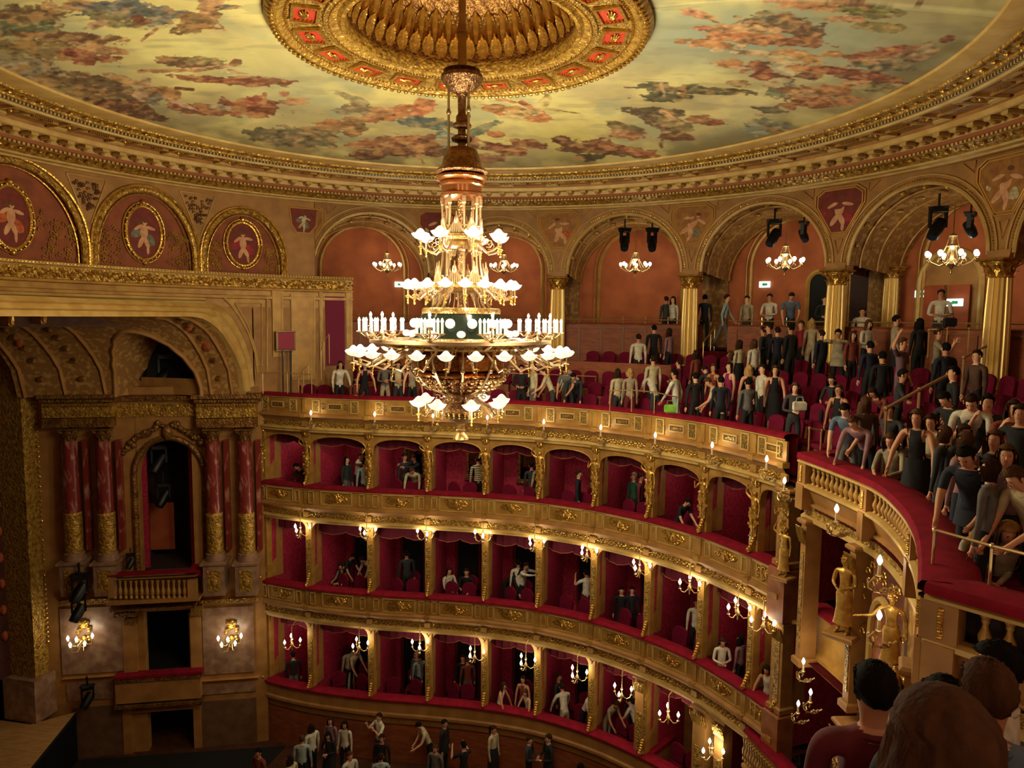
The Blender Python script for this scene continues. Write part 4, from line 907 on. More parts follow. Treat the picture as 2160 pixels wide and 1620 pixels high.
for t_ in (3,2,1):
    zr=TIER[t_]; zc=TIER[t_+1]-1.12; H=zc-zr; last=11 if t_>1 else 9
    for k in range(0,last):
        i=TI[k] if k<len(TI) else len(TP)-1
        P=TP[i].copy(); N=TN[i]; T=Vector((-N.y,N.x,0)); P.z=0; rz=lrz(N)
        base=P-N*.2
        nth=ORD[k]
        lab={3:'gilded box pillar with a caryatid, %s of its row from the stage'%nth,2:'square gilded pillar of the middle row of boxes, %s from the stage'%nth,1:'square gilded pillar of the lowest row of boxes, %s from the stage'%nth}[t_]
        root=thing('box_pillar',lab,'pillar',(base.x,base.y,zr+.05),rz)
        mb=MB(); mb.box((0,0,H/2-.02),(.2,.2,H-.0)); mb.obj('shaft',G_plain,root)
        mb=MB(); mb.box((0,.105,H*.4),(.12,.02,H*.62),bev=.005); mb.obj('inlay_panel',G_fine,root)
        mo('leaf_capital',cap_s,root,loc=(0,.0,H-.24)); 
        mo('scroll_foot',sc_footm,root,loc=(0,.06,.0),scale=(1,.9,1.1))
        if t_==3:
            herm(root,(0,.14,H-1.32),0,.9)
            statue(root,'caryatid','wave' if k%2 else 'photo',G_bright,(0,.14,H-1.36),0,.62).scale=(.62,.55,.62)
            mo('leaf_capital',crown,root,loc=(0,.1,H-.18))
        # brackets under the beam
        mb=MB()
        for sg in (-1,1): mb.prism([(sg*.1,H),(sg*.1,H-.34),(sg*.15,H-.2),(sg*.26,H-.08),(sg*.42,H-.02),(sg*.42,H)][::sg],-.06,.06,lambda a,b,h: Vector((a,h,b)))
        mb.obj('bracket',G_plain,root)
        # partition wall behind the pillar with a swept lower edge
        mb=MB(); prism_st(mb,[(.3,H),(DEP,H),(DEP,-.88),(.42,-.88),(.3,-.02),(.3,.08)],.04,P,T,N,zr); o=struct('wall_partition',mb,M_crim)
        mb=MB(); prism_st(mb,[(.0,.0),(.3,.0),(.62,.0),(.62,.55),(.5,.62),(.36,.5),(.22,.28),(.1,.12)],.05,P-N*.02,T,N,zr+.02); c=mb.obj('partition_end',G_plain); c.parent=root; c.matrix_parent_inverse=(Matrix.Translation(root.location)@Matrix.Rotation(rz,4,'Z')).inverted()
        # gilded strip on the partition
        mb=MB(); prism_st(mb,[(.5,0),(.75,0),(.75,H-.05),(.5,H-.05)],.06,P,T,N,zr); c2=mb.obj('inner_pilaster',M_ochre); c2.parent=root; c2.matrix_parent_inverse=c.matrix_parent_inverse
    # per bay furniture
    nb=10 if t_>1 else 8
    for k in range(nb):
        a,b=TI[k],(TI[k+1] if k+1<len(TI) else len(TP)-1); A,B=TP[a],TP[b]; m_=(a+b)//2; M=(A+B)/2; N=TN[m_]; T=(B-A).normalized(); wd=(B-A).length; rz=lrz(N)
        nth=ORD[k]; row={3:'top row of boxes',2:'middle row of boxes',1:'lowest row of boxes'}[t_]
        f=lambda x,y,z: M+T*x-N*y+Vector((0,0,z))
        if t_==3:                                  # arched head of the opening
            mb=MB(); n=12; hw=wd/2-.1; z0=zc-.62; P1=[];
            for i in range(n+1):
                th=pi*i/n; x=-hw*math.cos(th); zz=z0+.5*math.sin(th)**.5
                P1.append([f(x,.12,zz),f(x,.12,zc)])
            mb.grid(P1); mb.grid([[q[0],q[0]-N*.16] for q in P1]); mb.tube([q[0]+N*.02 for q in P1],.022,5)
            struct('trim_1',mb,G_plain)
        # pelmet with a scalloped hem
        rt=thing('box_curtain_pelmet','scalloped crimson pelmet, %s box from the stage, %s'%(nth,row),'pelmet',tuple(f(0,.55,zc-.3)))
        mb=MB(); Q=[]; E_=[]
        for i in range(21):
            x=(i/20-.5)*(wd-.12); s_=abs(math.sin(i/20*pi*2+.0)); hem=zc-.42-.1*s_-.0; Q.append([f(x,.6+.02*math.sin(i*2.1),zc-.01),f(x,.58+.03*math.sin(i*2.1),hem)]); E_.append(Q[-1][1])
        mb.grid(Q); mb.obj('valance',mat('plum_valance',(104,10,40),.8),rt,True,True); mb=MB(); mb.tube(E_,.014,4); mb.obj('braid',mat('old_rose_braid',(176,100,70),.6),rt,True,True)
        # dark door or framed mirror in the rear wall
        dx=.18 if k%2 else -.05
        if t_==3 and k in (0,1):  pass
        if t_==3:
            rt=thing('mirror','gilt framed mirror, %s box from the stage, %s'%(nth,row),'mirror',tuple(f(dx,DEP-.06,zr+.1)),rz)
            mb=MB(); mb.box((0,0,.42),(.55,.03,.95)); mb.obj('glass',mat('mirror_glass',(120,110,110),.06,1),rt); mb=MB()
            for sx,sz,lx,lz in ((0,.92,.7,.07),(0,-.08,.7,.08),(.31,.42,.07,1.0),(-.31,.42,.07,1.0)): mb.box((sx,.03,sz),(lx,.06,lz))
            mb.box((0,.07,-.12),(.8,.12,.04)); mb.obj('frame',G_dark,rt)
        else:
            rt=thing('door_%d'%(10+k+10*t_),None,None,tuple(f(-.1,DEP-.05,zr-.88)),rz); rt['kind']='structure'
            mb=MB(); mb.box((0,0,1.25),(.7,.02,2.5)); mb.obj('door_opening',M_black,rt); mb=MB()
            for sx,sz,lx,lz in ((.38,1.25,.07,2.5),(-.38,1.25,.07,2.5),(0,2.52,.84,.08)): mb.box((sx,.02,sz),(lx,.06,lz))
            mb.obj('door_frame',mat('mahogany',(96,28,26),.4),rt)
# chairs
ch=thing('velvet_chair','','chair')
mb=MB(); mb.box((0,0,.44),(.44,.44,.09),bev=.03); mb.obj('seat',M_plum,ch,True)
mb=MB(); mb.prism([(-.2,.52)]+[(.22*math.cos(pi*i/10),.80+.2*math.sin(pi*i/10)) for i in range(10,-1,-1)]+[(.2,.52)],-.04,.03,lambda a,b,h: Vector((a,-.21+h-.06*(b-.5),b))); mb.obj('backrest',M_plum,ch)
mb=MB(); mb.tube([Vector((.22*math.cos(pi*i/10),-.215-.06*(.3+.2*math.sin(pi*i/10)),.80+.2*math.sin(pi*i/10))) for i in range(11)],.018,5); mb.obj('back_piping',M_velv,ch,True)
mb=MB(); mb.ball((0,-.272,.95),(.022,.008,.022),8,5); mb.obj('number_plate',mat('enamel_number_plate',(220,210,190),.4),ch,True)
lgm=MB(); lgm.lathe([(.018,0),(.022,.4)],8); lgm=lgm.mesh('leg',M_wood)
for x in (-.18,.18):
    for y in (-.18,.18): mo('leg',lgm,ch,loc=(x,y,0))
chp=Proto(ch)
for t_ in (3,2,1):
    zf=TIER[t_]-.88; row={3:'top',2:'middle',1:'lowest'}[t_]
    for k in range(10 if t_>1 else 8):
        a,b=TI[k],(TI[k+1] if k+1<len(TI) else len(TP)-1); A,B=TP[a],TP[b]; N=TN[(a+b)//2]; T=(B-A).normalized(); wd=(B-A).length; c=(A+B)/2
        for r_,(y,xs) in enumerate(((.85,(-.42,.2)),(1.55,(.05,)))):
            for x in xs:
                if k==0 or (k>=8 and x==-.42): continue
                q=c+T*x*min(1,wd/1.8)-N*y; where={-.42:'front left',.2:'front right',.05:'rear'}[x]
                chp((q.x,q.y,zf),lrz(N)+rnd.uniform(-.5,.5),'plum velvet chair, %s of %s box from stage, %s row of boxes'%(where,ORD[k],row),'velvet chairs in the boxes')
# ================================================================ ROYAL BALCONY AND CENTRE OF THE REAR WALL
RPT=[(5.19,12.57),(5.33,11.56),(5.41,10.33),(5.16,9.17),(4.77,8.1),(4.31,7.17),(3.82,6.31)]
ZQ=-2.4
RPP,RPI=catmull([Vector((x,y,0)) for x,y in RPT],8); RNN=normals(RPP)
if (Vector((CX,CY,0))-RPP[20]).dot(RNN[20])<0: RNN=[-n for n in RNN]
def poly(mb,P,N,prof,z0): return sweep(mb,P,N,prof,z0)
bal=MB(); bal.lathe([(.045,0),(.045,.03),(.028,.05),(.05,.11),(.055,.15),(.03,.21),(.022,.25),(.035,.28),(.03,.3),(.045,.32),(.045,.35)],12); balm=bal.mesh('baluster',G_plain,True)
def balustrade(P,N,label,cat='balustrade',z=ZQ,spacing=.135,piers=(),pilz=.0,skip=None):
    c=P[len(P)//2]; root=thing('balustrade',label,cat,(c.x,c.y,z-1.0))
    for nm,prof,m,sm in (('velvet_rail',[(-.45,-.12),(-.45,-.02),(-.4,.03),(-.15,.06),(.05,.04),(.08,0),(.08,-.05),(.03,-.06)],M_velv,True),
        ('top_rail',[(.03,-.06),(.07,-.08),(.07,-.11),(.0,-.13),(-.12,-.13)],M_cream,False),
        ('bottom_rail',[(-.12,-.46),(.0,-.46),(.06,-.48),(.06,-.53),(.0,-.56)],M_cream,False),
        ('fascia',[(.0,-.56),(-.05,-.6),(-.12,-.78),(-.14,-.82),(-.08,-.84),(-.08,-.87)],M_ochre,False),
        ('frieze',[(-.1,-.87),(-.11,-.9),(-.11,-1.04),(-.09,-1.06)],G_fine,True),
        ('lower_moulding',[(-.09,-1.06),(-.05,-1.08),(-.05,-1.14),(-.5,-1.14)],M_cream,False),
        ('inner_face',[(-.3,-.1),(-.3,-.85)],M_dark,False)):
        mb=MB(); sweep(mb,P,N,prof,z); mb.obj(nm,m,root,sm,True)
    L=[0]
    for i in range(1,len(P)): L.append(L[-1]+(P[i]-P[i-1]).length)
    def pt(s_):
        for i in range(1,len(P)):
            if L[i]>=s_: 
                t=(s_-L[i-1])/max(1e-6,L[i]-L[i-1]); return P[i-1].lerp(P[i],t),N[i]
        return P[-1],N[-1]
    n=int(L[-1]/spacing)
    for i in range(n):
        s_=(i+.5)*L[-1]/n
        if any(abs(s_-q)<w_ for q,w_ in piers): continue
        p,nn=pt(s_); mo('baluster',balm,root,loc=Vector((p.x,p.y,0))-Vector((c.x,c.y,0))-nn*.06+Vector((0,0,.52)))
    for q,w_ in piers:
        p,nn=pt(q); mb=MB(); c2=Vector((p.x,p.y,z-.3))-nn*.05; mb.box(tuple(c2),(2*w_,.2,.36),lrz(nn)); c3=Vector((p.x,p.y,z-.72))-nn*.02; mb.box(tuple(c3),(2*w_-.02,.2,.44),lrz(nn)); mb.obj('pier',M_ochre,root,False,True)
        mb=MB(); c2=Vector((p.x,p.y,z-.3))+nn*.055
        for i in range(10): mb.ball((c2.x,c2.y,c2.z-.13+.028*i),(.03,.03,.02),6,4)
        mb.obj('pier_relief',G_bright,root,True,True)
    return root
balustrade(RPP,RNN,'curved gilded balustrade with red velvet rail bulging over the centre box',piers=((.12,.12),(1.95,.1),(4.2,.12),(6.5,.16)))
FP=[Vector((3.82,6.31,0)),Vector((4.31,5.72,0)),Vector((4.75,5.2,0)),Vector((5.2,4.6,0))]; FN=[Vector((-.77,-.64,0))]*4
balustrade(FP,FN,'straight gilded balustrade with large balusters nearest the viewer at the right edge',spacing=.17,piers=((.14,.14),))
BK=[Vector((5.19,12.57,0)),Vector((5.6,13.3,0)),Vector((5.75,14.5,0))]
# side return of the velvet rail towards the gallery front
mb=MB(); A=Vector((5.2,12.5,ZQ)); B=Vector((6.3,12.9,ZQ)); mb.box(tuple((A+B)/2+Vector((0,0,0))),((B-A).length,.3,.09),math.atan2(B.y-A.y,B.x-A.x)); o=mb.obj('rail_return',M_velv); tag(o,'short red velvet rail turning back from the corner of the curved balustrade','rail')
# walls below the balcony
def rwall(nm,i0,i1,d,z0,z1,m):
    mb=MB(); sweep(mb,RPP[i0:i1],RNN[i0:i1],[(-d,z0),(-d,z1)]); return struct(nm,mb,m)
rwall('wall_centre_box_rear',0,25,1.5,-3.5,-14.1,M_wood)
rwall('wall_centre',22,49,.16,-3.45,-14.1,M_olive)
for zz,nm in ((-6.1,'floor'),(-10.05,'floor')):
    mb=MB(); sweep(mb,RPP[0:26],RNN[0:26],[(-.1,zz),(-1.5,zz)]); struct(nm,mb,M_carpet)
def rp_at_u(u,z=ZQ,d=0.):                          # point of the balcony curve seen at column u
    best=None
    for i in range(len(RPP)-1):
        for q in range(8):
            p=RPP[i].lerp(RPP[i+1],q/8)-RNN[i]*d; uu,_,_=np_proj(p.x,p.y,z)
            if best is None or abs(uu-u)<best[0]: best=(abs(float(uu)-u),p,RNN[i])
    return best[1],best[2]
def pier(u,z0,z1,w_,label,d=.12,dep=.3,panels=True,P=None,N=None):
    if P is None: P,N=rp_at_u(u,(z0+z1)/2,d)
    root=thing('pilaster',label,'pilaster',(P.x,P.y,z0),lrz(N)); H=z1-z0
    mb=MB(); mb.box((0,0,H/2),(w_,dep,H)); mb.obj('shaft',M_ochre,root)
    mb=MB(); mb.box((0,dep/2+.005,H*.45),(w_*.55,.02,H*.66),bev=.004); mb.obj('carved_inlay',G_fine,root)
    MB().box((0,0,.08),(w_+.1,dep+.1,.16),bev=.03).obj('base',M_ochre,root); MB().box((0,0,H-.04),(w_+.12,dep+.12,.1),bev=.03).obj('abacus',M_ochre,root)
    mb=MB()
    for i in range(7):
        a=(i/6-.5)*w_; mb.tube([(a,dep/2,H-.42),(a,dep/2+.06,H-.24),(a*1.1,dep/2+.1,H-.12)],[.035,.04,.015],6)
    mb.obj('leaf_capital',G_bright,root,True); return root
E10=TP[-1]; N10=TN[-1]
for z0,z1,nm in ((-5.2,-3.5,'upper'),(-8.4,-6.35,'middle'),(-11.7,-9.55,'lower')):
    pier(0,z0,z1,.34,'broad gilded corner pilaster where the boxes meet the centre section, %s one'%nm,P=E10-N10*.15,N=N10)
for z0,z1,nm in ((-6.35,-5.2,'upper'),(-9.55,-8.4,'lower')):
    mb=MB(); mb.box((0,0,0),(.5,.42,z1-z0),bev=.03); o=mb.obj('pedestal_block',mat('red_brown_marbled_block',(166,100,52),.5,0,(134,76,38),4),None,loc=(E10.x-N10.x*.1,E10.y-N10.y*.1,(z0+z1)/2),rz=lrz(N10)); tag(o,'brown marbled pedestal block at the end of the balcony fronts, %s one'%nm,'pedestal')
pier(1705,-6.2,-3.5,.16,'slim carved pilaster at the far side of the empty centre box')
pier(1775,-13.8,-6.3,.42,'broad brown pilaster carrying the gilded statue with folded arms',d=.0,dep=.36)
pier(1810,-6.2,-3.5,.16,'slim carved pilaster beside the balcony arch wall')
pier(1925,-14,-3.6,.22,'tall pilaster at the near side of the arched niche wall',d=.02)
# second rail inside the centre box and the low balconies
for zz,i0,i1,dd,lab in ((-5.2,0,20,.35,'red velvet rail of the empty centre box beside the statue'),(-9.2,-0,14,.0,'red velvet rail of the lower centre box at the bottom edge')):
    P=[q-n*dd for q,n in zip(RPP[i0:i1],RNN[i0:i1])]; N=RNN[i0:i1]
    if zz<-9: P=[Vector((5.5,15.3,0)),Vector((5.36,15.24,0)),Vector((5.66,13.89,0)),Vector((5.75,13.2,0)),Vector((5.7,12.0,0))]; N=[Vector((-1,.2,0)).normalized()]*5
    c=P[len(P)//2]; root=thing('balcony_front',lab,'parapet',(c.x,c.y,zz-1))
    mb=MB(); sweep(mb,P,N,VELV,zz); mb.obj('velvet_rail',M_velv,root,True,True)
    mb=MB(); sweep(mb,P,N,[(.03,-.06),(.0,-.1),(.0,-.75),(.08,-.8),(.08,-.88),(-.04,-.92),(-.04,-1.08),(.02,-1.12),(-.4,-1.12)],zz); mb.obj('front_panel',G_plain,root,False,True)
    if zz<-9:
        for i in range(14): 
            p=P[1].lerp(P[2],(i+.5)/14); mo('baluster',balm,root,loc=Vector((p.x-c.x,p.y-c.y,.32))+Vector((-.05,0,0)),scale=(1,1,1.5))
# arched niche in the centre wall with its lamp bearing statue
P,N=rp_at_u(1868,-4.6,.14); T=Vector((-N.y,N.x,0))
root=thing('arched_niche','tall round headed niche with gilt rim in the centre wall','niche',(P.x,P.y,-6.2)); 
poly_=[(-.42,-6.3),(.42,-6.3)]+[(.42*math.cos(pi*i/16),-4.7+.62*math.sin(pi*i/16)) for i in range(17)]
mb=MB(); mb.prism(poly_,0,.03,lambda a,b,h: P+T*a+N*h+Vector((0,0,b))); mb.obj('recess',M_wood,root,False,True)
mb=MB(); mb.tube([P+T*a+N*.05+Vector((0,0,b)) for a,b in poly_[1:]+poly_[:1]],.06,7); mb.obj('rim',M_cream,root,True,True)
mb=MB(); mb.prism([(-.75,-6.5),(.75,-6.5),(.75,-6.3),(-.75,-6.3)],0,.1,lambda a,b,h: P+T*a+N*h+Vector((0,0,b))); mb.obj('sill',M_ochre,root,False,True)
M_stat=mat('ivory_gilt_statue',(214,170,84),.32,.45,(176,126,54),8,.2,20)
def gstatue(u,v,Y,pose,hh,label,rz,scale):
    q=atd(u,v,Y); root=thing('gilded_statue',label,'statue',(q.x,q.y,q.z),rz)
    statue(root,'figure',pose,M_stat,(0,0,.0),0,scale)
    d=MB(); d.lathe([(.15*scale,1.0*scale),(.185*scale,.9*scale),(.17*scale,.6*scale),(.2*scale,.35*scale),(.23*scale,.22*scale)],16,squash=.8,flute=.12,nf=5,cap=False); d.obj('drapery',M_stat,root,True)
    h=MB(); h.ball((0,-.01,1.62*scale),(.1*scale,.12*scale,.12*scale),10,7)
    for i in range(16): a=i*2.39; h.ball((.085*scale*math.cos(a),-.01+.1*scale*math.sin(a),1.6*scale+.008*i*scale),.035*scale,6,4)
    h.obj('curled_hair',M_stat,root,True)
    b=MB(); b.box((0,0,-.03),(.4*scale/.6,.36*scale/.6,.08),bev=.02); b.obj('plinth',M_ochre,root); return root
gstatue(1652,1215,14.25,'wave',1,'gilded statue raising one arm over the balcony rail',2.2,.6)
gstatue(1777,1335,10.9,'front',1,'gilded statue with arms folded on the broad pilaster',2.3,.72)
gstatue(1875,1412,9.3,'handrail',1,'gilded statue holding a candle arm in front of the arched niche',2.5,.62)
# single candle arms of the centre section
def candlearm(name,u,v,label,scale,P=None,N=None,zz=None,d=-.16,group=None):
    if P is None:
        P,N=rp_at_u(u,-3.2,0)
    root=thing(name,label,'lamp',(0,0,0),lrz(N))
    mb=MB(); mb.tube([(0,-.25,-.14),(.0,-.1,-.24),(0,.05,-.22),(0,.12,-.1),(0,.06,-.02),(0,-.01,-.06),(0,.02,-.12)],.016,6); mb.tube([(0,.05,-.22),(.08,.1,-.2),(.12,.1,-.1),(.07,.1,-.06)],.012,5); mb.tube([(0,.05,-.22),(-.08,.1,-.2),(-.12,.1,-.1),(-.07,.1,-.06)],.012,5); mb.ball((0,.0,-.0),(.05,.05,.018),10,5)
    for i in range(8): mb.ball((.03*math.cos(i*2.1),-.18+.02*i,-.2+.03*math.sin(i*1.7)),(.03,.03,.03),6,4)
    mb.obj('arm',M_brass,root,True)
    mb=MB(); mb.lathe([(.022,0),(.02,.16)],10); mb.obj('candle_tube',mat('ivory_candle',(214,190,150),.5),root,True)
    mb=MB(); mb.lathe([(.014,.16),(.034,.2),(.036,.225),(.02,.27),(.003,.3)],10); mb.obj('bulb',M_bulb,root,True)
    root.scale=(scale,)*3; return root
def placebulb(root,u,v,Y): q=atd(u,v,Y); root.location=(q.x,q.y,q.z-.22*root.scale[0]); return root
for (u,v,Y,lab) in ((1655,1014,13.9,'single candle lamp on the arm at the corner above the raised-arm statue'),(1765,1073,10.7,'single candle lamp above the empty centre box'),(1856,1182,9.0,'single candle lamp on the scrolled arm above the arched niche'),(1855,1298,9.0,'single candle lamp held by the statue in front of the niche'),(1695,1395,11.8,'small candle lamp low beside the broad brown pilaster, upper one'),(1684,1484,11.9,'small candle lamp low beside the broad brown pilaster, lower one'),(1710,1460,11.4,'faint small candle lamp deep under the centre balcony'),(1775,1563,9.4,'small candle lamp at the bottom edge, upper of the pair'),(1777,1583,9.4,'small candle lamp at the bottom edge, lower of the pair')):
    N=Vector((-.98,.1,0)); r_=candlearm('candle_bracket',0,0,lab,.95 if v<1350 else .8,P=Vector((0,0,0)),N=N); placebulb(r_,u,v,Y)
# carved swirls on the centre wall
mb=MB(); r2=random.Random(12)
for i in range(90):
    u=r2.uniform(1822,1915); v=r2.uniform(1130,1300); p,n=rp_at_u(u,-3.8-2*(v-1130)/170*.5,.14); T=Vector((-n.y,n.x,0)); z=-3.7-1.6*(v-1130)/170
    if abs(u-1866)<42 and z<-4.0: continue
    mb.tube([p+n*.03+T*.08*math.cos(q)*(1-q/7)+Vector((0,0,z+.08*math.sin(q)*(1-q/7))) for q in (0,1,2,3,4,5)],.014,4)
o=mb.obj('wall_scrollwork',G_bright); o['kind']='stuff'; tag(o,'gilded stucco scrollwork covering the wall around the arched niche','stucco')
# ================================================================ STAGE SIDE: boxes between stage and auditorium
WA=Vector((-7.9,21.9,0)); WB=Vector((-13.8,20.9,0)); WE=(WA-WB).normalized(); WN=Vector((WE.y,-WE.x,0))   # WN looks to the viewer
WRZ=math.atan2(WE.y,WE.x)
def wl(u,v,d=0):
    a,b,c=ray(u,v); o=WB+WN*d; t=(o.x*WN.x+o.y*WN.y)/(a*WN.x+b*WN.y); p=Vector((a*t,b*t,c*t)); return (p-o).x*WE.x+(p-o).y*WE.y, p.z
ps=thing('stage_box_wall','tall gilded wall of boxes with red marble columns beside the stage opening','wall',(WB.x,WB.y,0),WRZ); ps['kind']='structure'
def wb(mb,u0,v0,u1,v1,d,th,bev=0):
    x0,z0=wl(u0,v1,d); x1,z1=wl(u1,v0,d); mb.box(((x0+x1)/2,-d+th/2,(z0+z1)/2),(x1-x0,th,z1-z0),bev=bev); return mb
def wp(name,m,*boxes,parent=None,sm=False,**k):
    mb=MB()
    for b in boxes: wb(mb,*b)
    return mb.obj(name,m,parent or ps,sm,**k)
M_oc2=M_ochre
for bx in ((60,820,284,1640,0,.3),(426,820,550,1640,0,.3),(284,1205,426,1292,0,.3),(402,1292,426,1424,0,.3),(284,1424,426,1500,0,.3),(284,820,426,926,0,.29)): wp('wall_block',M_oc2,bx)
# spandrels of the large arch
x0,z1=wl(284,926); x1,_=wl(426,926); zs=wl(350,1000)[1]; mb=MB(); cx=(x0+x1)/2; hw=(x1-x0)/2; n=20; zt=z1
mb.grid([[Vector((cx-hw*math.cos(pi*i/n),0,zs+(zt-zs-.03)*math.sin(pi*i/n))),Vector((cx-hw*math.cos(pi*i/n),0,zt+.02))] for i in range(n+1)]); mb.grid([[Vector((cx-hw*math.cos(pi*i/n),0,zs+(zt-zs-.03)*math.sin(pi*i/n))),Vector((cx-hw*math.cos(pi*i/n),.5,zs+(zt-zs-.03)*math.sin(pi*i/n)))] for i in range(n+1)]); mb.obj('arch_spandrel',M_oc2,ps)
zb=wl(350,1205)[1]
mb=MB(); mb.tube([Vector((cx-hw-.04,-.03,zb))]+[Vector((cx-(hw+.04)*math.cos(pi*i/n),-.03,zs+(zt-zs+.02)*math.sin(pi*i/n))) for i in range(n+1)]+[Vector((cx+hw+.04,-.03,zb))],.09,8); mb.obj('arch_moulding',G_dark,ps,True)
# relief figures above the arch
mb=MB(); r2=random.Random(8)
for sg in (-1,1):
    for i in range(22): t=i/21; mb.ball((cx+sg*(.15+t*(hw+.15)),-.08,zt+.12+.34*(1-t**2)-.5*t+r2.uniform(-.08,.08)),(r2.uniform(.07,.13),.1,r2.uniform(.05,.12)),7,5)
mb.ball((cx,-.1,zt+.2),(.16,.12,.26),8,6); mb.obj('relief_figures',G_dark,ps,True)
# entablatures
for (a,b) in ((88,240),(414,546)):
    wp('cornice',G_dark,(a-12,832,b+4,842,.62,.62),(a-6,842,b,850,.5,.5)); wp('frieze',G_carve,(a,850,b-6,882,.36,.36)); wp('architrave',G_dark,(a,882,b-6,903,.4,.4))
    mb=MB()
    for i in range(22):
        x,z=wl(a+(b-a)*(i+.5)/22,854,.5); mb.box((x,-.5,z),(.05,.08,.06))
    o=mb.obj('dentils',G_bright,ps); o['kind']='stuff'
wp('cornice',G_dark,(240,835,414,846,.2,.2)); wp('frieze',G_carve,(240,850,414,880,.05,.1)); wp('parapet_band',M_oc2,(90,815,545,834,.1,.4))
# marble columns
def mcol(u,lab,group=None):
    d=.34; x,zc=wl(u,905,d); _,z1=wl(u,930,d); _,z2=wl(u,1080,d); _,z3=wl(u,1164,d); _,z4=wl(u,1180,d); _,z5=wl(u,1250,d)
    p=WB+WE*x+WN*d; root=thing('marble_column',lab,'column',(p.x,p.y,z5),WRZ)
    h=lambda z:z-z5
    mo('column_capital',leafcap('column_capital',G_dark,.17,zc-z1+.02),root,loc=(0,0,h(z1)))
    mb=MB(); mb.lathe([(.225,h(z2)),(.22,h(z2)+.6),(.2,h(z1)+.02)],24); mb.obj('marble_shaft',M_marb,root,True)
    mb=MB(); mb.lathe([(.24,h(z3)),(.245,h(z2)-.1),(.25,h(z2)-.04),(.23,h(z2))],24); mb.obj('gilded_shaft_foot',G_carve,root,True)
    mb=MB(); mb.lathe([(.3,h(z4)),(.31,h(z4)+.06),(.27,h(z3)-.06),(.28,h(z3)-.02),(.24,h(z3))],24); mb.obj('base',M_grey,root,True)
    mb=MB(); mb.box((0,0,h(z4)-.05),(.78,.74,.1),bev=.02); mb.obj('pedestal_slab',M_grey,root)
    mb=MB(); mb.box((0,0,(h(z4)-.1)/2),(.62,.62,h(z4)-.1)); mb.obj('pedestal',M_grey,root)
    mb=MB(); mb.box((0,-.32,(h(z4)-.1)/2),(.36,.03,(h(z4)-.1)*.7),bev=.01); mb.ball((0,-.34,(h(z4)-.1)/2),(.1,.03,.2),8,6); mb.obj('pedestal_ornament',G_carve,root)
    # pilaster behind
    mb=MB(); mb.box((.36,.2,h(z3)+ (h(z1)-h(z3))/2),(.14,.2,h(z1)-h(z3))); mb.obj('marble_pilaster',M_marb,root)
for u,l in ((145,'red marble column, far left of the four beside the stage'),(216,'red marble column, second from the left beside the stage'),(447,'red marble column just right of the tall dark arch'),(515,'red marble column, rightmost of the four, next to the box tiers')): mcol(u,l)
# room behind the arch and openings
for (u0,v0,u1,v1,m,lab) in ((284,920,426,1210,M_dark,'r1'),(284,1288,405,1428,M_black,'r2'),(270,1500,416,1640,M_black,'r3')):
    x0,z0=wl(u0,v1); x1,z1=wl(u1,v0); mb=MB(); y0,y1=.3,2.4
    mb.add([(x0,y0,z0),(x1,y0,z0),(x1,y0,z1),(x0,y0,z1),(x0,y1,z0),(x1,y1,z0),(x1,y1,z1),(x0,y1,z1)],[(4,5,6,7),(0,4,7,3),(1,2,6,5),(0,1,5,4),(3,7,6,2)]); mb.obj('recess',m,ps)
wp('orange_wall_patch',M_rust,(318,1060,366,1160,-1.5,.04)); wp('dark_curtain',M_crim,(290,930,306,1205,-.5,.1),(405,930,424,1205,-.5,.1))  # plain rust red panel set back inside the arch room
# balconette
bl=thing('stage_balcony','small balustrade balcony with red rail in front of the dark arch','balcony',tuple(WB+WE*wl(320,1265,.6)[0]+WN*.3+Vector((0,0,wl(320,1290,.6)[1]))),WRZ)
def bp_(name,m,*boxes,sm=False):
    mb=MB()
    for b in boxes: wb(mb,*b)
    o=mb.obj(name,m,None,sm); o.parent=bl; o.matrix_parent_inverse=(Matrix.Translation(bl.location)@Matrix.Rotation(WRZ,4,'Z')).inverted()@(Matrix.Translation(WB)@Matrix.Rotation(WRZ,4,'Z')); return o
bp_('velvet_rail',M_velv,(226,1208,416,1215,.72,.35)); bp_('top_rail',M_oc2,(228,1216,414,1224,.68,.2)); bp_('base_slab',M_oc2,(224,1262,420,1278,.75,.75)); bp_('underside',G_dark,(240,1278,410,1292,.55,.55)); bp_('end_pier',M_oc2,(228,1224,238,1262,.68,.2)); bp_('end_pier',M_oc2,(396,1224,414,1262,.68,.2)); bp_('side_rail',M_velv,(398,1200,424,1216,.5,.5))
for i in range(14):
    u=243+i*11.3; x,z0=wl(u,1262,.6); _,z1=wl(u,1224,.6); p=Vector((x,-.6,z0)); q=(Matrix.Translation(WB)@Matrix.Rotation(WRZ,4,'Z'))@p; q=(Matrix.Translation(bl.location)@Matrix.Rotation(WRZ,4,'Z')).inverted()@q
    mo('baluster',balm,bl,loc=q,scale=(1.15,1.15,(z1-z0)/.35))
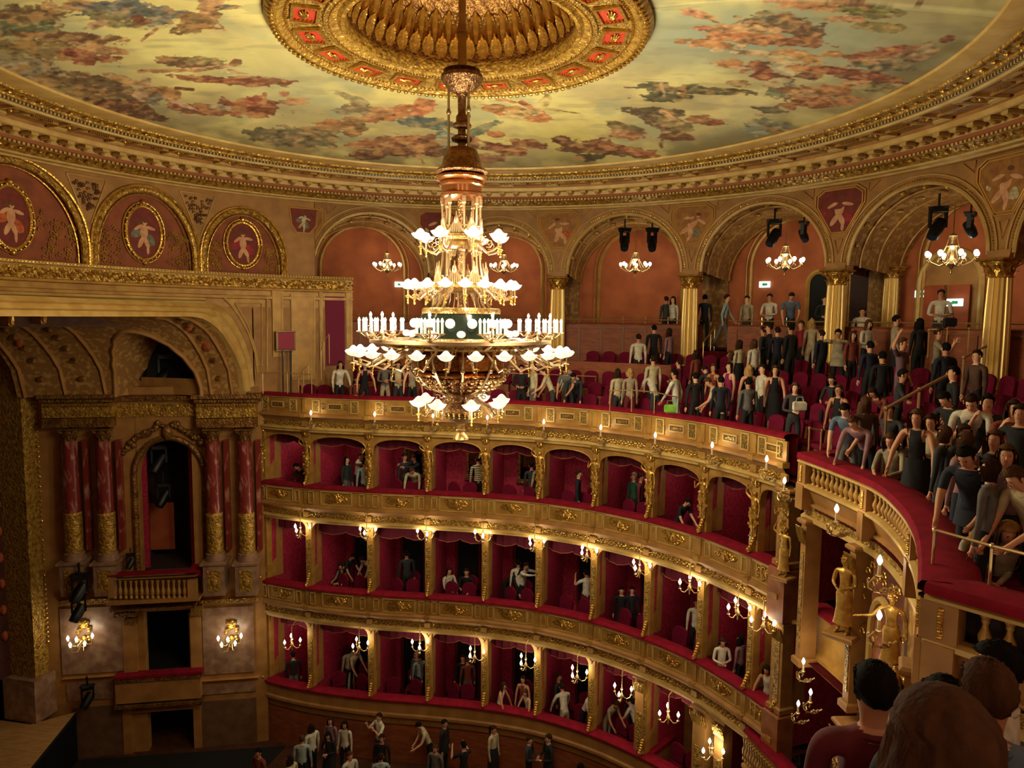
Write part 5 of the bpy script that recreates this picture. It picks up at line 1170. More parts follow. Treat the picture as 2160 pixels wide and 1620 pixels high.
# corbels, side pillars, marble panels
wp('corbel',G_dark,(232,1280,290,1292,.4,.4),(240,1292,286,1304,.3,.3),(262,1304,288,1318,.16,.16)); wp('corbel',G_bright,(402,1278,426,1300,.2,.2)); wp('side_pillar',M_oc2,(262,1300,286,1424,.08,.08)); wp('side_pillar',M_oc2,(404,1300,424,1424,.06,.06))
wp('marble_panel',M_grey,(132,1278,258,1424,.05,.05)); wp('marble_panel',M_grey,(430,1278,534,1424,.05,.05)); wp('egg_moulding',G_carve,(122,1262,232,1276,.12,.12)); wp('egg_moulding',G_carve,(420,1260,546,1274,.12,.12))
wp('marble_panel',M_grey,(142,1436,238,1480,.05,.05),(428,1440,540,1466,.05,.05)); wp('marble_panel',mat('plain_brown_stone',(116,84,60),.5,0,(96,66,44),3),(160,1486,262,1640,.05,.05),(428,1472,540,1640,.05,.05))
wp('velvet_ledge',M_velv,(240,1422,426,1429,.35,.35)); wp('box_front',M_oc2,(244,1430,422,1486,.3,.3)); wp('box_front_moulding',G_dark,(240,1430,426,1436,.34,.05),(240,1484,426,1492,.34,.34)); wp('door_frame',M_oc2,(264,1494,276,1640,.08,.08),(412,1494,424,1640,.08,.08),(264,1494,424,1502,.1,.1))
wp('stone_ledge',M_oc2,(130,1426,240,1434,.14,.14),(426,1430,546,1438,.14,.14))
for a in ((132,1436,.5),): pass
# wall sconces
wsn=thing('wall_sconce','','lamp')
mb=MB(); mb.ball((0,-.03,.32),(.14,.05,.16),10,6)
for i in range(16): a=i*2.39; mb.ball((.16*math.cos(a)*(1-.0),-.04,.1+.3*math.sin(a)-.02*i+.1),(.06,.05,.07),6,4)
mb.ball((0,-.05,-.2),(.09,.06,.2),8,6); mb.obj('back_rosette',G_bright,wsn,True)
for i,(x,z,y) in enumerate(((-.34,.02,-.3),(-.2,-.1,-.5),(.0,.08,-.55),(.2,-.08,-.5),(.34,.06,-.3))):
    mb=MB(); mb.tube([(0,-.05,-.1),(x*.4,y*.6,z-.3),(x*.9,y,z-.24),(x,y,z-.08)],.014,5); mb.ball((x,y,z-.07),(.045,.045,.015),8,4); mb.obj('arm',M_brass,wsn,True)
    mb=MB(); mb.lathe([(.015,0),(.04,.05),(.045,.08),(.02,.13),(.004,.16)],10,c=(x,y,z-.06)); mb.obj('bulb',M_bulb,wsn,True)
wp_=Proto(wsn)
for u,l in ((178,'five bulb gilded wall sconce on the marble panel, left one'),(489,'five bulb gilded wall sconce on the marble panel, right one')):
    x,z=wl(u,1338,.07); p=WB+WE*x+WN*.07; wp_((p.x-WE.x*.0,p.y,z),WRZ,l)
# frame of the stage opening
fr=thing('stage_arch','huge gilded frame pillar of the stage opening at the left edge','pillar',tuple(W(21.6,7.1,-12.2))); fr['kind']='structure'
def sb(name,m,s0,s1,t0,t1,z0,z1):
    mb=MB(); c=W((s0+s1)/2,(t0+t1)/2,(z0+z1)/2); mb.box(tuple(c),(abs(s1-s0),abs(t1-t0),z1-z0),math.atan2(AX.y,AX.x)); return mb.obj(name,m,fr,False,True)
sb('gilded_pillar',G_carve,21.5,22.4,6.55,7.05,-10.9,-1.0); sb('pillar_edge',M_oc2,21.45,21.6,7.05,7.3,-10.9,-1.0); sb('maroon_reveal',mat('maroon_painted_reveal',(80,34,24),.7,0,(60,24,18),4),22.4,22.8,6.2,6.55,-10.9,-.9); sb('marble_plinth',M_grey,21.35,22.5,6.35,7.3,-12.2,-10.9)
mb=MB()
P=[]
for i in range(25):
    th=pi/2*i/24; P.append([W(21.5,7.05-3.2*(1-math.cos(th)),-1.0+1.3*math.sin(th)),W(21.5,6.55-3.0*(1-math.cos(th)),-1.35+.9*math.sin(th)),W(22.4,6.55-3.0*(1-math.cos(th)),-1.35+.9*math.sin(th))])
P.append([W(21.5,-9,.3),W(21.5,-9,-.45),W(22.4,-9,-.45)]); mb.grid(P); mb.obj('arch_band',G_carve,fr,True,True)
mb=MB()
for i in range(60): th=pi/2*i/60; q=W(21.45,7.0-3.2*(1-math.cos(th)),-1.05+1.3*math.sin(th)); mb.ball(q,.05,5,4)
for i in range(60): mb.ball(W(21.45,7.0,-1.1-.15*i),.035,5,4)
o=mb.obj('beads',G_bright,fr,True,True); o['kind']='stuff'
mb=MB(); 
for i in range(10): mb.ball(W(22.35,6.38,-2.4-.8*i),(.1,.1,.16),6,5)
o=mb.obj('painted_rosettes',M_rust,fr,True,True); o['kind']='stuff'
# stage floor and the dark beyond
mb=MB(); stg=[at(160,1502,-12.2),at(60,1626,-12.2),at(-200,1640,-12.2),at(-600,1470,-12.2),W(24,6.2,-12.2),W(21.5,6.3,-12.2)]
mb.add([tuple(p) for p in stg]+[(p.x,p.y,p.z-1.9) for p in stg],[tuple(range(6)),tuple(range(6,12))[::-1]]+[(i,(i+1)%6,6+(i+1)%6,6+i) for i in range(6)]); o=mb.obj('floor',[M_stage,M_black]); o['kind']='structure'
for f_ in o.data.polygons: f_.material_index=0 if abs(f_.normal.z)>.5 else 1
mb=MB(); q=[W(14.9,9.3,-13.74),W(21.4,6.9,-13.74),W(21.4,-9,-13.74),W(14.9,-9,-13.74)]; mb.add([tuple(x) for x in q],[(0,1,2,3)]); struct('floor',mb,M_black)  # black sheet on the floor standing in for the orchestra pit's darkness
mb=MB(); p=[W(23.2,9,-14.1),W(23.2,-9,-14.1)]; mb.add([tuple(p[0]),tuple(p[1]),(p[1].x,p[1].y,1),(p[0].x,p[0].y,1)],[(0,1,2,3)]); struct('wall_stage_dark',mb,M_black)
mb=MB(); a=stg[1]; b=stg[0]; mb.add([(a.x,a.y,-12.3),(b.x,b.y,-12.3),(b.x,b.y,-14.1),(a.x,a.y,-14.1)],[(0,1,2,3)]); struct('wall_pit',mb,M_black)
# ---- vault over the stage boxes
inner=[(404,668),(425,672),(441,681),(455,692),(467,705),(481,727),(493,749),(505,778),(513,806)]
outer=[(425,640),(452,641),(474,648),(490,665),(503,687),(517,716),(527,750),(532,780),(535,808)]
S0=15.75
def onS(u,v,s):                                   # ray meets the plane across the hall at distance s from the rear
    a,b,c=ray(u,v); o=W(s,0); t=(o.x*AX.x+o.y*AX.y)/(a*AX.x+b*AX.y); p=Vector((a*t,b*t,c*t)); q=p-W(0,0); return q.x*TX.x+q.y*TX.y, p.z
I=[onS(u,v,S0) for u,v in inner]; O_=[onS(u,v,S0) for u,v in outer]
I=[(-8,I[0][1]-.02),(2,I[0][1]-.01)]+I; O_=[(-8,O_[0][1]+.05),(2,O_[0][1]+.03)]+O_
print('vault profile',[(round(a,1),round(b,2)) for a,b in I],[(round(a,1),round(b,2)) for a,b in O_])
I[-1]=(I[-1][0],-2.42)
va=thing('stage_vault','coffered arched vault over the stage boxes','vault',tuple(W(S0,5,-2.4))); va['kind']='structure'
mb=MB(); P=[]
for (a,b),(c,d) in zip(I,O_):
    P.append([W(S0,c,d),W(S0-.12,c+(a-c)*.25,d+(b-d)*.25),W(S0-.02,c+(a-c)*.35,d+(b-d)*.35),W(S0-.1,c+(a-c)*.6,d+(b-d)*.6),W(S0-.0,c+(a-c)*.7,d+(b-d)*.7),W(S0-.05,a,b),W(S0+.1,a,b)])
mb.grid(P); mb.obj('arch_moulding',M_cream,va,False,True)
SV=[15.85,16.0,16.05,16.9,16.95,17.1,17.5,17.55,18.0,18.5,19.0,19.5,19.8,19.85,20.3,20.4,21.2,21.4]
Iv=I[2:][::-1]                                   # from the springing upwards
fine=[]
for i in range(len(Iv)-1):
    for q in range(3): fine.append((Iv[i][0]+(Iv[i+1][0]-Iv[i][0])*q/3,Iv[i][1]+(Iv[i+1][1]-Iv[i][1])*q/3))
fine.append(Iv[-1]); fine.append((3,Iv[-1][1])); fine.append((-8,Iv[-1][1]))
sc0,sw=17.95,1.1; zl=-2.42
def lun(s): x=abs(s-sc0)/sw; return zl+1.95*math.sqrt(1-x*x) if x<1 else -9
mb=MB(); SF=[15.85+(21.5-15.85)*i/56 for i in range(57)]; vv=[];ff=[]
for s in SF:
    sh=.41*(s-15.85)
    for (t,z) in fine: vv.append(W(s,t-sh,z))
n=len(fine)
for i in range(len(SF)-1):
    sm=(SF[i]+SF[i+1])/2
    for j in range(n-1):
        zm=(fine[j][1]+fine[j+1][1])/2
        if zm<lun(sm): continue
        ff.append((i*n+j,i*n+j+1,(i+1)*n+j+1,(i+1)*n+j))
mb.add(vv,ff); mb.obj('vault_surface',M_olive,va,True,True)
mb=MB()
for s in (16.05,16.6,19.3,20.3,21.3):
    sh=.41*(s-15.85); mb.tube([W(s,t-sh-.02,z-.01) for t,z in fine[:-2]],.05,6)
mb.obj('vault_ribs',M_ochre,va,True,True)
mb=MB()
for s in (16.33,20.8,19.8):
    sh=.41*(s-15.85)
    for k in range(2,len(fine)-4,3): t,z=fine[k]; mb.ball(W(s,t-sh-.02,z-.02),(.12,.12,.09),6,4)
o=mb.obj('vault_ornaments',G_dark,va,True,True); o['kind']='stuff'
mb=MB()
for (s,k) in ((16.33,9),(16.33,17),(20.8,10)):
    t,z=fine[k]; mb.ball(W(s,t-.41*(s-15.85)+.0,z),(.13,.05,.2),8,6)
mb.obj('painted_lozenges',M_rust,va,True,True)
# the arched opening cut through the vault, with its black void
mb=MB(); Q=[]
for i in range(25):
    th=pi*i/24; s=sc0-sw*math.cos(th); z=zl+1.95*math.sin(th); tb=9.4-.41*(s-15.85)
    tv=min((t for t,zz in fine if zz<=z+.01),default=fine[0][0])-.41*(s-15.85); Q.append([W(s,tv-.05,z),W(s,tb+.1,z),W(s,tb+.5,z)])
mb.grid(Q); mb.obj('lunette_reveal',M_olive,va,True,True)
mb=MB(); mb.tube([q[0] for q in Q],.07,6); mb.obj('lunette_rib',M_ochre,va,True,True)
mb=MB(); mb.add([tuple(q[2]) for q in Q],[tuple(range(25))]); mb.obj('lunette_back',M_black,va,False,True)
mb=MB(); c=W(sc0,9.2-.41*(sc0-15.85)+.1,zl+.25); mb.box(tuple(c),(sw*2,.06,.5),math.atan2(AX.y,AX.x)); mb.obj('lunette_parapet',M_ochre,va,False,True)
# cylinder wall round the arch, with panel frames, pilasters and the beam over the stage opening
mb=MB(); P=[]
for u,v in outer: 
    p,a=atcyl(u,v,RL); P.append([p,rp(RL,a,.25)])
mb.grid(P)
P=[]
for u in (535,560,600,640,690,744):
    p,a=atcyl(u,700,RL); P.append([rp(RL,a,-3.4),rp(RL,a,.25)])
mb.grid(P); a744=atcyl(744,700,RL)[1]; mb.grid([[rp(RL,a744,-3.4),rp(RL,a744,1.2)],[rp(RBK,a744-.02,-3.4),rp(RBK,a744-.02,1.2)]]); mb.obj('arch_side_wall',M_ochre,lw,False,True)
def onc(pts,d=.03): return [rp(RL-d,atcyl(u,v,RL)[1],atcyl(u,v,RL)[0].z) for u,v in pts]
mb=MB(); 
for pts,r_ in (([(470,626),(563,626),(563,784),(543,786),(538,745),(524,703),(505,668),(486,642),(470,626)],.035),([(496,640),(552,640),(552,772),(545,772),(538,735),(524,690),(508,660),(496,640)],.02)): mb.tube(onc(pts),r_,6)
mb.obj('panel_moulding',M_cream,lw,True,True)
for u0,u1,v0,v1 in ((572,596,612,752),(612,664,620,800),(672,680,612,760),(728,742,590,760)):
    mb=MB(); Pq=onc([(u0,v0),(u1,v0),(u1,v1),(u0,v1)],.0); a0=atcyl(u0,v0,RL)[1]; a1=atcyl(u1,v0,RL)[1]; z1_=Pq[0].z; z0_=Pq[2].z
    mb.prism([(a0,z0_),(a1,z0_),(a1,z1_),(a0,z1_)],0,.06,lambda a,b,h: rp(RL-h,a,b)); mb.obj('wall_pilaster',G_plain,lw,False,True)
    mb=MB(); mb.tube(onc([(u0+3,v0+6),(u1-3,v0+6),(u1-3,v1-6),(u0+3,v1-6),(u0+3,v0+6)],.07),.018,5); mb.obj('pilaster_frame',M_cream,lw,True,True)
mb=MB(); a0,a1=atcyl(686,640,RL)[1],atcyl(726,640,RL)[1]; mb.prism([(a0,-1.6),(a1,-1.6),(a1,.62),(a0,.62)],0,.05,lambda a,b,h: rp(RL-h,a,b)); o=struct('door_9',mb,mat('magenta_door_cloth',(120,20,60),.8)); 
# beam
au=atcyl(426,630,RL)[1]
bm=thing('stage_beam','straight gilded beam above the stage opening','beam',(CX,CY,.1)); bm['kind']='structure'
sec=[(RL+.04,.5),(RL-.24,.48),(RL-.26,.42),(RL-.2,.38),(RL-.2,.2),(RL-.14,.16),(RL-.1,.12),(RL+.6,.1)]
mb=MB(); ring(mb,sec,au,aS,60); mb.add([rp(r,au,z) for r,z in sec]+[rp(RL+.6,au,.5)],[tuple(range(9))]); mb.obj('beam_moulding',M_cream,bm,False,True)
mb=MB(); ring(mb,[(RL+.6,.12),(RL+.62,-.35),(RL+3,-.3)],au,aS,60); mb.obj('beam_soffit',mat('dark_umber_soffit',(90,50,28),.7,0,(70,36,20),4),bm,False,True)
for i,(u,v) in enumerate(((8,672),(78,668),(312,655),(398,650))):
    p,a=atcyl(u,v,RL+.45); mb=MB(); mb.box((p.x,p.y,p.z),(.5,.14,.36),a,bev=.03); mb.ball(rp(RL+.2,a,p.z),(.08,.08,.16),7,5); mb.obj('beam_bracket',G_bright,bm,False,True)
# dark clusters of stage lanterns
def lantern(parent,c,sc_,ax=0,tilt=.6):
    mb=MB(); mb.box((c[0],c[1],c[2]+.42*sc_),(.34*sc_,.26*sc_,.14*sc_),ax,bev=.02)
    for sg in (-1,1): mb.box((c[0]+sg*.17*sc_*math.cos(ax),c[1]+sg*.17*sc_*math.sin(ax),c[2]+.2*sc_),(.05*sc_,.12*sc_,.4*sc_),ax)
    mb.obj('yoke',M_iron,parent)
    d=Vector((math.sin(ax+.3)*math.cos(tilt)*-1,-math.cos(ax)*math.cos(tilt),-math.sin(tilt))); c=Vector(c)
    mb=MB(); mb.tube([c-d*.22*sc_,c-d*.2*sc_,c+d*.1*sc_,c+d*.28*sc_,c+d*.3*sc_],[.08*sc_,.14*sc_,.15*sc_,.13*sc_,.12*sc_],14); mb.obj('head',M_iron,parent,True)
    mb=MB(); mb.tube([c+d*.3*sc_,c+d*.31*sc_],[.1*sc_,.1*sc_],14); mb.obj('lens',mat('dark_lens',(30,36,50),.1),parent,True)
mh=thing('stage_lantern','','stage light'); lantern(mh,(0,0,-.45),1.0,.3,.9); mb=MB(); mb.tube([(0,0,.0),(0,0,.35)],.03,6); mb.box((0,0,.02),(.42,.2,.06)); mb.obj('clamp',M_iron,mh)
mhp=Proto(mh)
for (u,v,R_q,rz,l,s_) in ((1318,484,12.7,.4,'black moving stage lantern in the middle arch, left of the pair',1.0),(1376,484,12.7,.4,'black moving stage lantern in the middle arch, right of the pair',1.0),(1634,466,12.7,-.4,'black stage lantern hanging in the second arch from the right, larger one',1.05),(1696,470,13.4,.6,'black stage lantern hanging in the second arch from the right, smaller one',.8),(1980,440,12.6,-.5,'large black stage lantern at the top of the rightmost full arch',1.05),(2048,450,13.0,.5,'black stage lantern half hidden behind the rightmost arch edge',.8)):
    p,a=atcyl(u,v,R_q); mhp((p.x,p.y,p.z),rz,l,scale=s_)
for (u,v,dd,l,s_) in ((300,760,-.6,'dark stage lantern in the lunette above the stage boxes, left',1.3),(350,770,-.6,'dark stage lantern in the lunette above the stage boxes, middle',1.2),(382,745,-.8,'dark stage lantern in the lunette above the stage boxes, right',1.0),(335,960,-.7,'dark stage lantern hanging in the tall arch beside the stage',1.2),(345,1040,-.6,'dark stage lantern lower in the tall arch beside the stage',1.0),(168,1235,.8,'round black loudspeaker lamp hanging in front of the left pedestals, upper',1.1),(166,1280,.8,'round black lamp hanging in front of the left pedestals, lower',1.0),(185,1468,.5,'black lantern low on the stone wall beside the stage',.9),(276,1190,.3,'small black lantern beside the balcony with balusters',.6)):
    x,z=wl(u,v,dd); p=WB+WE*x+WN*dd; mhp((p.x,p.y,z+.3),.2,l,scale=s_)
# poster stand, glints
a,b=atcyl(604,740,RL-.35); pst=thing('poster_stand','magenta poster in a dark frame on a tall stand beside the gallery end','poster stand',(a.x,a.y,-2.6),b-pi/2+.0)
q=lambda v: atcyl(604,v,RL-.35)[0].z+2.6
mb=MB(); mb.box((0,0,(q(700)+q(738))/2),(.5,.02,q(700)-q(738))); mb.obj('poster',mat('magenta_poster',(150,20,60),.6),pst)
mb=MB(); h_=q(700)-q(738); c_=(q(700)+q(738))/2
for sx,sz,lx,lz in ((0,h_/2,.6,.06),(0,-h_/2,.6,.06),(.27,0,.06,h_),(-.27,0,.06,h_)): mb.box((sx,.02,c_+sz),(lx,.06,lz))
mb.obj('frame',mat('bronze_frame',(120,96,60),.35,.6),pst)
mb=MB(); mb.box((-.12,0,q(738)/2),(.04,.04,q(738))); mb.box((.12,0,q(738)/2),(.04,.04,q(738))); mb.obj('stand',M_iron,pst)
# ================================================================ GALLERY FLOOR, SEATS AND RAILS
GQ=[Vector((p.x,p.y,0)) for p in TP[::3]]+[TP[-1].copy()]+[Vector((5.75,13.6,0))]+[Vector((p.x,p.y,0)) for p in RPP[4::6]]+[Vector((4.3,5.75,0)),Vector((5.0,4.6,0)),Vector((3.3,3.6,0)),Vector((1.4,3.05,0)),Vector((-1.5,2.6,0)),Vector((-5,3.4,0)),Vector((-9,4.6,0))]
def raild(x,y):
    best=1e9
    for i in range(len(GQ)-1):
        a,b=GQ[i],GQ[i+1]; dx,dy=b.x-a.x,b.y-a.y; t=max(0,min(1,((x-a.x)*dx+(y-a.y)*dy)/(dx*dx+dy*dy+1e-9))); best=min(best,math.hypot(x-a.x-t*dx,y-a.y-t*dy))
    return best
def floorz(x,y):
    if math.hypot(x-CX,y-CY)>12.45 and y>3: return -.95
    i=max(0,math.floor((raild(x,y)-.35)/.85)+1) if raild(x,y)>.35 else 0
    return -3.3+.27*min(i,6)
mb=MB()
GQN=normals(GQ)
if (Vector((CX,CY,0))-GQ[8]).dot(GQN[8])<0: GQN=[-n for n in GQN]
for i in range(len(GQ)):                          # clean outward directions round corners
    a=GQN[max(i-1,0)]; b=GQN[min(i+1,len(GQ)-1)]; GQN[i]=(a+GQN[i]*2+b).normalized()
for reg,(i0,i1) in (('far',(0,len(GQ)-5)),):
    prof=[(-.05,-3.3),(-.35,-3.3)]
    for k in range(1,7): prof+=[(-.35-.85*(k-1),-3.3+.27*k),(-.35-.85*k,-3.3+.27*k)]
    prof+=[(-9.5,-3.3+.27*6)]
    sweep(mb,GQ[i0:i1],GQN[i0:i1],prof)
struct('floor',mb,M_carpet)
mb=MB(); 
for k in range(7): 
    z=-3.3+.27*k; y0=2.3-.75*(k-1); mb.box((-1.0+.2,y0-.4-(0 if k<6 else 1.6),z-.06),(9,.85 if k<6 else 4,.12),.07)
struct('floor',mb,M_carpet)
mb=MB(); ring(mb,[(12.45,-.95),(14.65,-.95)],cang[-1]-.1,cang[0]+.25,90); struct('floor',mb,M_carpet)
# wooden corridor wall with panels, posts and rail
cwall=thing('corridor_wall','brown panelled wall with a brass topped rail behind the gallery seats','wall',(CX,CY,-1.7)); cwall['kind']='structure'
aG0,aG1=atcyl(1478,720,12.45)[1],atcyl(1534,720,12.45)[1]
for (a0,a1) in ((cang[0]+.2,aG0),(aG1,cang[-1])):
    mb=MB(); ring(mb,[(12.45,-3.3),(12.45,-.2),(12.42,-.17),(12.52,-.15),(12.58,-.2),(12.58,-.95)],a0,a1,60); mb.obj('wood_wall',M_wood,cwall,False,True)
    mb=MB(); mb.tube([rp(12.5,a0+(a1-a0)*i/50,-.03) for i in range(51)],.022,6); mb.obj('top_rail',M_brass,cwall,True,True)
npn=44
pm_=MB()
for sx,sz,lx,lz in ((0,.62,.8,.04),(0,-.62,.8,.04),(.4,0,.04,1.24),(-.4,0,.04,1.24)): pm_.box((sx,0,sz),(lx,.05,lz))
pm_=pm_.mesh('wall_panel_frame',mat('lighter_panel_wood',(128,76,44),.5)); po_=MB(); po_.tube([(0,0,-.15),(0,0,.13)],.016,6); po_.ball((0,0,.0),.026,6,4); po_=po_.mesh('rail_post',M_brass)
for i in range(npn):
    a=cang[0]+.15+(cang[-1]-cang[0]-.15)*(i+.5)/npn
    if aG1<a<aG0: continue
    mo('wall_panel_frame',pm_,cwall,loc=Vector((12.43*math.cos(a),12.43*math.sin(a),.78)),rz=a-pi/2); b=a+.5*(cang[-1]-cang[0])/npn
    mo('rail_post',po_,cwall,loc=Vector((12.5*math.cos(b),12.5*math.sin(b),1.65)),rz=0)
# stair in the gap
st_=thing('gallery_stair','carpeted steps between the columns leading up to the corridor','stair',tuple(rp(12.2,(aG0+aG1)/2,-1.8)))
for i in range(4):
    mb=MB(); mb.prism([(-.6,-1.9),(.6,-1.9),(.6,-1.6+.2*i),(-.6,-1.6+.2*i)],0,.35,lambda x,z,h,i=i: rp(11.45+.28*i+h,(aG0+aG1)/2+x/12,z)); mb.obj('step',M_carpet,st_,False,True)
# column plinths
for k in (1,2,3,4,5):
    p=rp(RC,cang[k]); mb=MB(); mb.box((p.x,p.y,-2.5),(.7,.7,1.48),cang[k]); o=mb.obj('column_plinth',M_wood); tag(o,'brown wooden plinth under the gallery column, %s from the left'%ORD[k-1],'plinth')
# gallery seats
gs=thing('gallery_seat','','seat'); mb=MB(); mb.box((0,.0,.42),(.44,.42,.1),bev=.03); mb.obj('seat',M_plum,gs,True)
mb=MB(); mb.prism([(-.21,.42)]+[(.22*math.cos(pi*i/8),.74+.13*math.sin(pi*i/8)) for i in range(8,-1,-1)]+[(.21,.42)],-.04,.03,lambda a,b,h: Vector((a,-.2+h-.1*(b-.42),b))); mb.obj('backrest',M_plum,gs)
mb=MB(); mb.box((0,-.285,.8),(.06,.01,.035)); mb.obj('number_plate',mat('enamel_number_plate',(220,210,190)),gs)
mb=MB(); mb.box((0,0,.2),(.34,.3,.4)); mb.obj('pedestal',M_wood,gs); gsp=Proto(gs)
ns=0; used=set()
for k in range(0,5):
    e=.78+.85*k; z=-3.3+.27*(k if k else 0)+ (.0); L=0; acc=0; cnt=0
    pts=[g-n*e for g,n in zip(GQ,GQN)][0:len(GQ)-6]
    for i in range(len(pts)-1):
        seg=(pts[i+1]-pts[i]).length
        while acc<seg:
            p=pts[i].lerp(pts[i+1],acc/seg); acc+=.56
            if math.hypot(p.x-CX,p.y-CY)>11.9: continue
            if any((p-rp(RC,cang[c])).length<.6 for c in range(6) if True and abs(p.z)<9 and math.hypot(p.x-rp(RC,cang[c]).x,p.y-rp(RC,cang[c]).y)<.6): continue
            if (k in (1,3,4) and p.x<2.2): continue
            if p.y<6 or (p-Vector((7.2,13.2,0))).length<1.2: continue
            n=GQN[i]; cnt+=1; ns+=1
            gsp((p.x,p.y,floorz(p.x,p.y)),lrz(n),None,'gallery seats').__setitem__('label','plum folding seat in the %s row behind the gallery rail'%ORD[k])
        acc-=seg
print('gallery seats',ns)
lowwall=thing('seat_back_wall','low brown wooden wall with a thin rail behind the left gallery seats','wall',(GQ[4].x,GQ[4].y,-3.3)); lowwall['kind']='structure'; del lowwall['category']
for nm,e_,z0,z1,mm in (('lower_boarding',1.25,-3.1,-2.25,M_wood),('upper_boarding',2.75,-2.8,-1.35,M_wood)):
    mb=MB(); sweep(mb,GQ[1:16],GQN[1:16],[(-e_,z0),(-e_,z1),(-e_-.08,z1),(-e_-.08,z0)]); mb.obj(nm,mm,lowwall,False,True)
# same row seats look alike: one group per row
for o in list(COL.objects):
    if o.name.startswith('gallery_seat') and 'label' in o: o['group']=o['label'].replace('plum folding seat in','plum folding seats of')
# brass rails
def brassrail(label,tops,zdown,name='brass_railing',r=.02,mid=None,fl=False):
    """tops: points of the hand rail; posts drop by zdown"""
    c=tops[0]; root=thing(name,label,'railing',(c.x,c.y,c.z-zdown))
    mb=MB(); mb.tube(tops,r,8); mb.obj('handrail',M_brass,root,True,True)
    if mid: mb=MB(); mb.tube([p-Vector((0,0,mid)) for p in tops],r*.7,6); mb.obj('middle_rail',M_brass,root,True,True)
    for p in tops: mb=MB(); mb.tube([p-Vector((0,0,zdown)),p+Vector((0,0,.03))],r*.9,6); mb.ball(p,r*1.6,7,5); mb.obj('post',M_brass,root,True,True)
    return root
brassrail('thin brass railing at the stage end of the gallery rail',[atd(u,v,21.4) for u,v in ((554,787),(606,787),(657,790))],.62,r=.014)
brassrail('long thin brass railing behind the first gallery row',[ (lambda g: Vector((g.x,g.y,-1.75)))(GQ[i]-GQN[i]*2.1) for i in range(1,14)],.75,r=.016)
brassrail('low brass railing in front of people at the middle of the gallery',[atd(u,v,17.9) for u,v in ((1287,824),(1333,823),(1381,827),(1430,838))],.55,r=.016)
brassrail('brass railing with scroll bracket at the corner of the curved balustrade, left part',[atd(u,v,12.9) for u,v in ((1708,903),(1733,909))],.5,r=.018)
brassrail('brass railing with scroll bracket at the corner of the curved balustrade, right part',[atd(u,v,13.2) for u,v in ((1752,887),(1757,888),(1797,899))],.62,r=.018)
brassrail('sloping brass handrail held by the man in the dark waistcoat',[atd(1869,862,11.6),atd(1940,822,12.5),atd(2011,785,13.6)],1.1,r=.03)
brassrail('short sloping brass handrail above the long one',[atd(2033,754,13.5),atd(2078,731,14.2)],.8,r=.025)
brassrail('upper brass rail in front of the man with the backpack',[atd(1960,697,15.6),atd(1998,694,15.6),atd(2044,694,15.6)],.6,r=.022)
brassrail('brass railing standing on the red balustrade rail nearest the viewer',[atd(1972,1118,6.75),atd(2093,1152,6.25),atd(2175,1172,5.9)],.42,r=.016)
brassrail('curved brass stair rail at the far left of the gallery, left one',[atd(630,800,21.6),atd(640,780,21.9),atd(650,768,22.1)],.5,r=.014)
brassrail('curved brass stair rail below the magenta door',[atd(677,740,21.5),atd(683,718,21.8),atd(694,706,22.0)],.9,r=.014)
brassrail('curved brass rail of the stair between the columns',[atd(1484,722,22.5),atd(1500,700,23),atd(1508,690,23.3)],.9,r=.018)
# illuminated exit signs
for (u,v,R_q,w_,l) in ((843,600,RBK-.06,.36,'small lit exit sign on the terracotta wall left of the chandelier'),(1613,600,RBK-.06,.36,'lit exit sign on the terracotta wall in the second arch from the right'),(1944,620,RBK-.06,.36,'lit exit sign in the rightmost arch, upper one'),(2014,638,RBK-.4,.42,'lit exit sign in the rightmost arch, lower one')):
    p,a=atcyl(u,v,R_q); es=thing('exit_sign',l,'sign',(p.x,p.y,p.z),a-pi/2+pi); mb=MB(); mb.box((0,0,0),(w_,.05,.2),bev=.008); mb.obj('lit_panel',M_exit,es)
    mb=MB(); mb.add([(-.1,.03,-.04),(.02,.03,-.04),(.02,.03,-.07),(.09,.03,0),(.02,.03,.07),(.02,.03,.04),(-.1,.03,.04)],[(0,1,2,3,4,5,6)]); mb.obj('arrow',M_green,es)
# ---- parterre
mb=MB(); mb.add([(-20,6,-13.76),(8,6,-13.76),(8,26,-13.76),(-20,26,-13.76)],[(0,1,2,3)]); struct('floor',mb,M_floor)
mb=MB(); sweep(mb,TP[TI[7]:],TN[TI[7]:],[(-2.2,-14.1),(-2.2,-9.5)]); struct('wall_lower_rear',mb,M_ochre)
mb=MB(); sweep(mb,TP[TI[8]:],TN[TI[8]:],[(-.1,-9.54),(-2.3,-9.54)]); struct('ceiling',mb,M_wood)
def tp_at_u(u,z,d=0.):
    best=None
    for i in range(len(TP)-1):
        for q in range(6):
            p=TP[i].lerp(TP[i+1],q/6)+TN[i]*d; uu,_,_=np_proj(p.x,p.y,z)
            if best is None or abs(float(uu)-u)<best[0]: best=(abs(float(uu)-u),p,TN[i])
    return best[1],best[2]
for u,l,w_ in ((1352,'square gilded pillar closing the lowest boxes at their right end',.26),(1480,'broad gilded pillar beside the lowest hanging lamp, left of the pair',.4),(1520,'broad gilded pillar beside the lowest hanging lamp, right of the pair',.3)):
    p,n=tp_at_u(u,-11.5,-.2); pier(0,-14.1,-9.55,w_,l,P=p,N=n,dep=w_)
# return of the lowest rail
p,n=tp_at_u(1362,-11.7,-.1); mb=MB(); q=p-n*1.3; mb.box(((p.x+q.x)/2,(p.y+q.y)/2,-11.7),(.28,1.4,.09),lrz(n)); o=mb.obj('rail_return',M_velv); tag(o,'short red velvet rail turning back at the right end of the lowest boxes','rail')
mb=MB(); mb.box(((p.x+q.x)/2,(p.y+q.y)/2,-12.9),(.2,1.35,2.3),lrz(n)); struct('wall_box_end',mb,M_ochre)
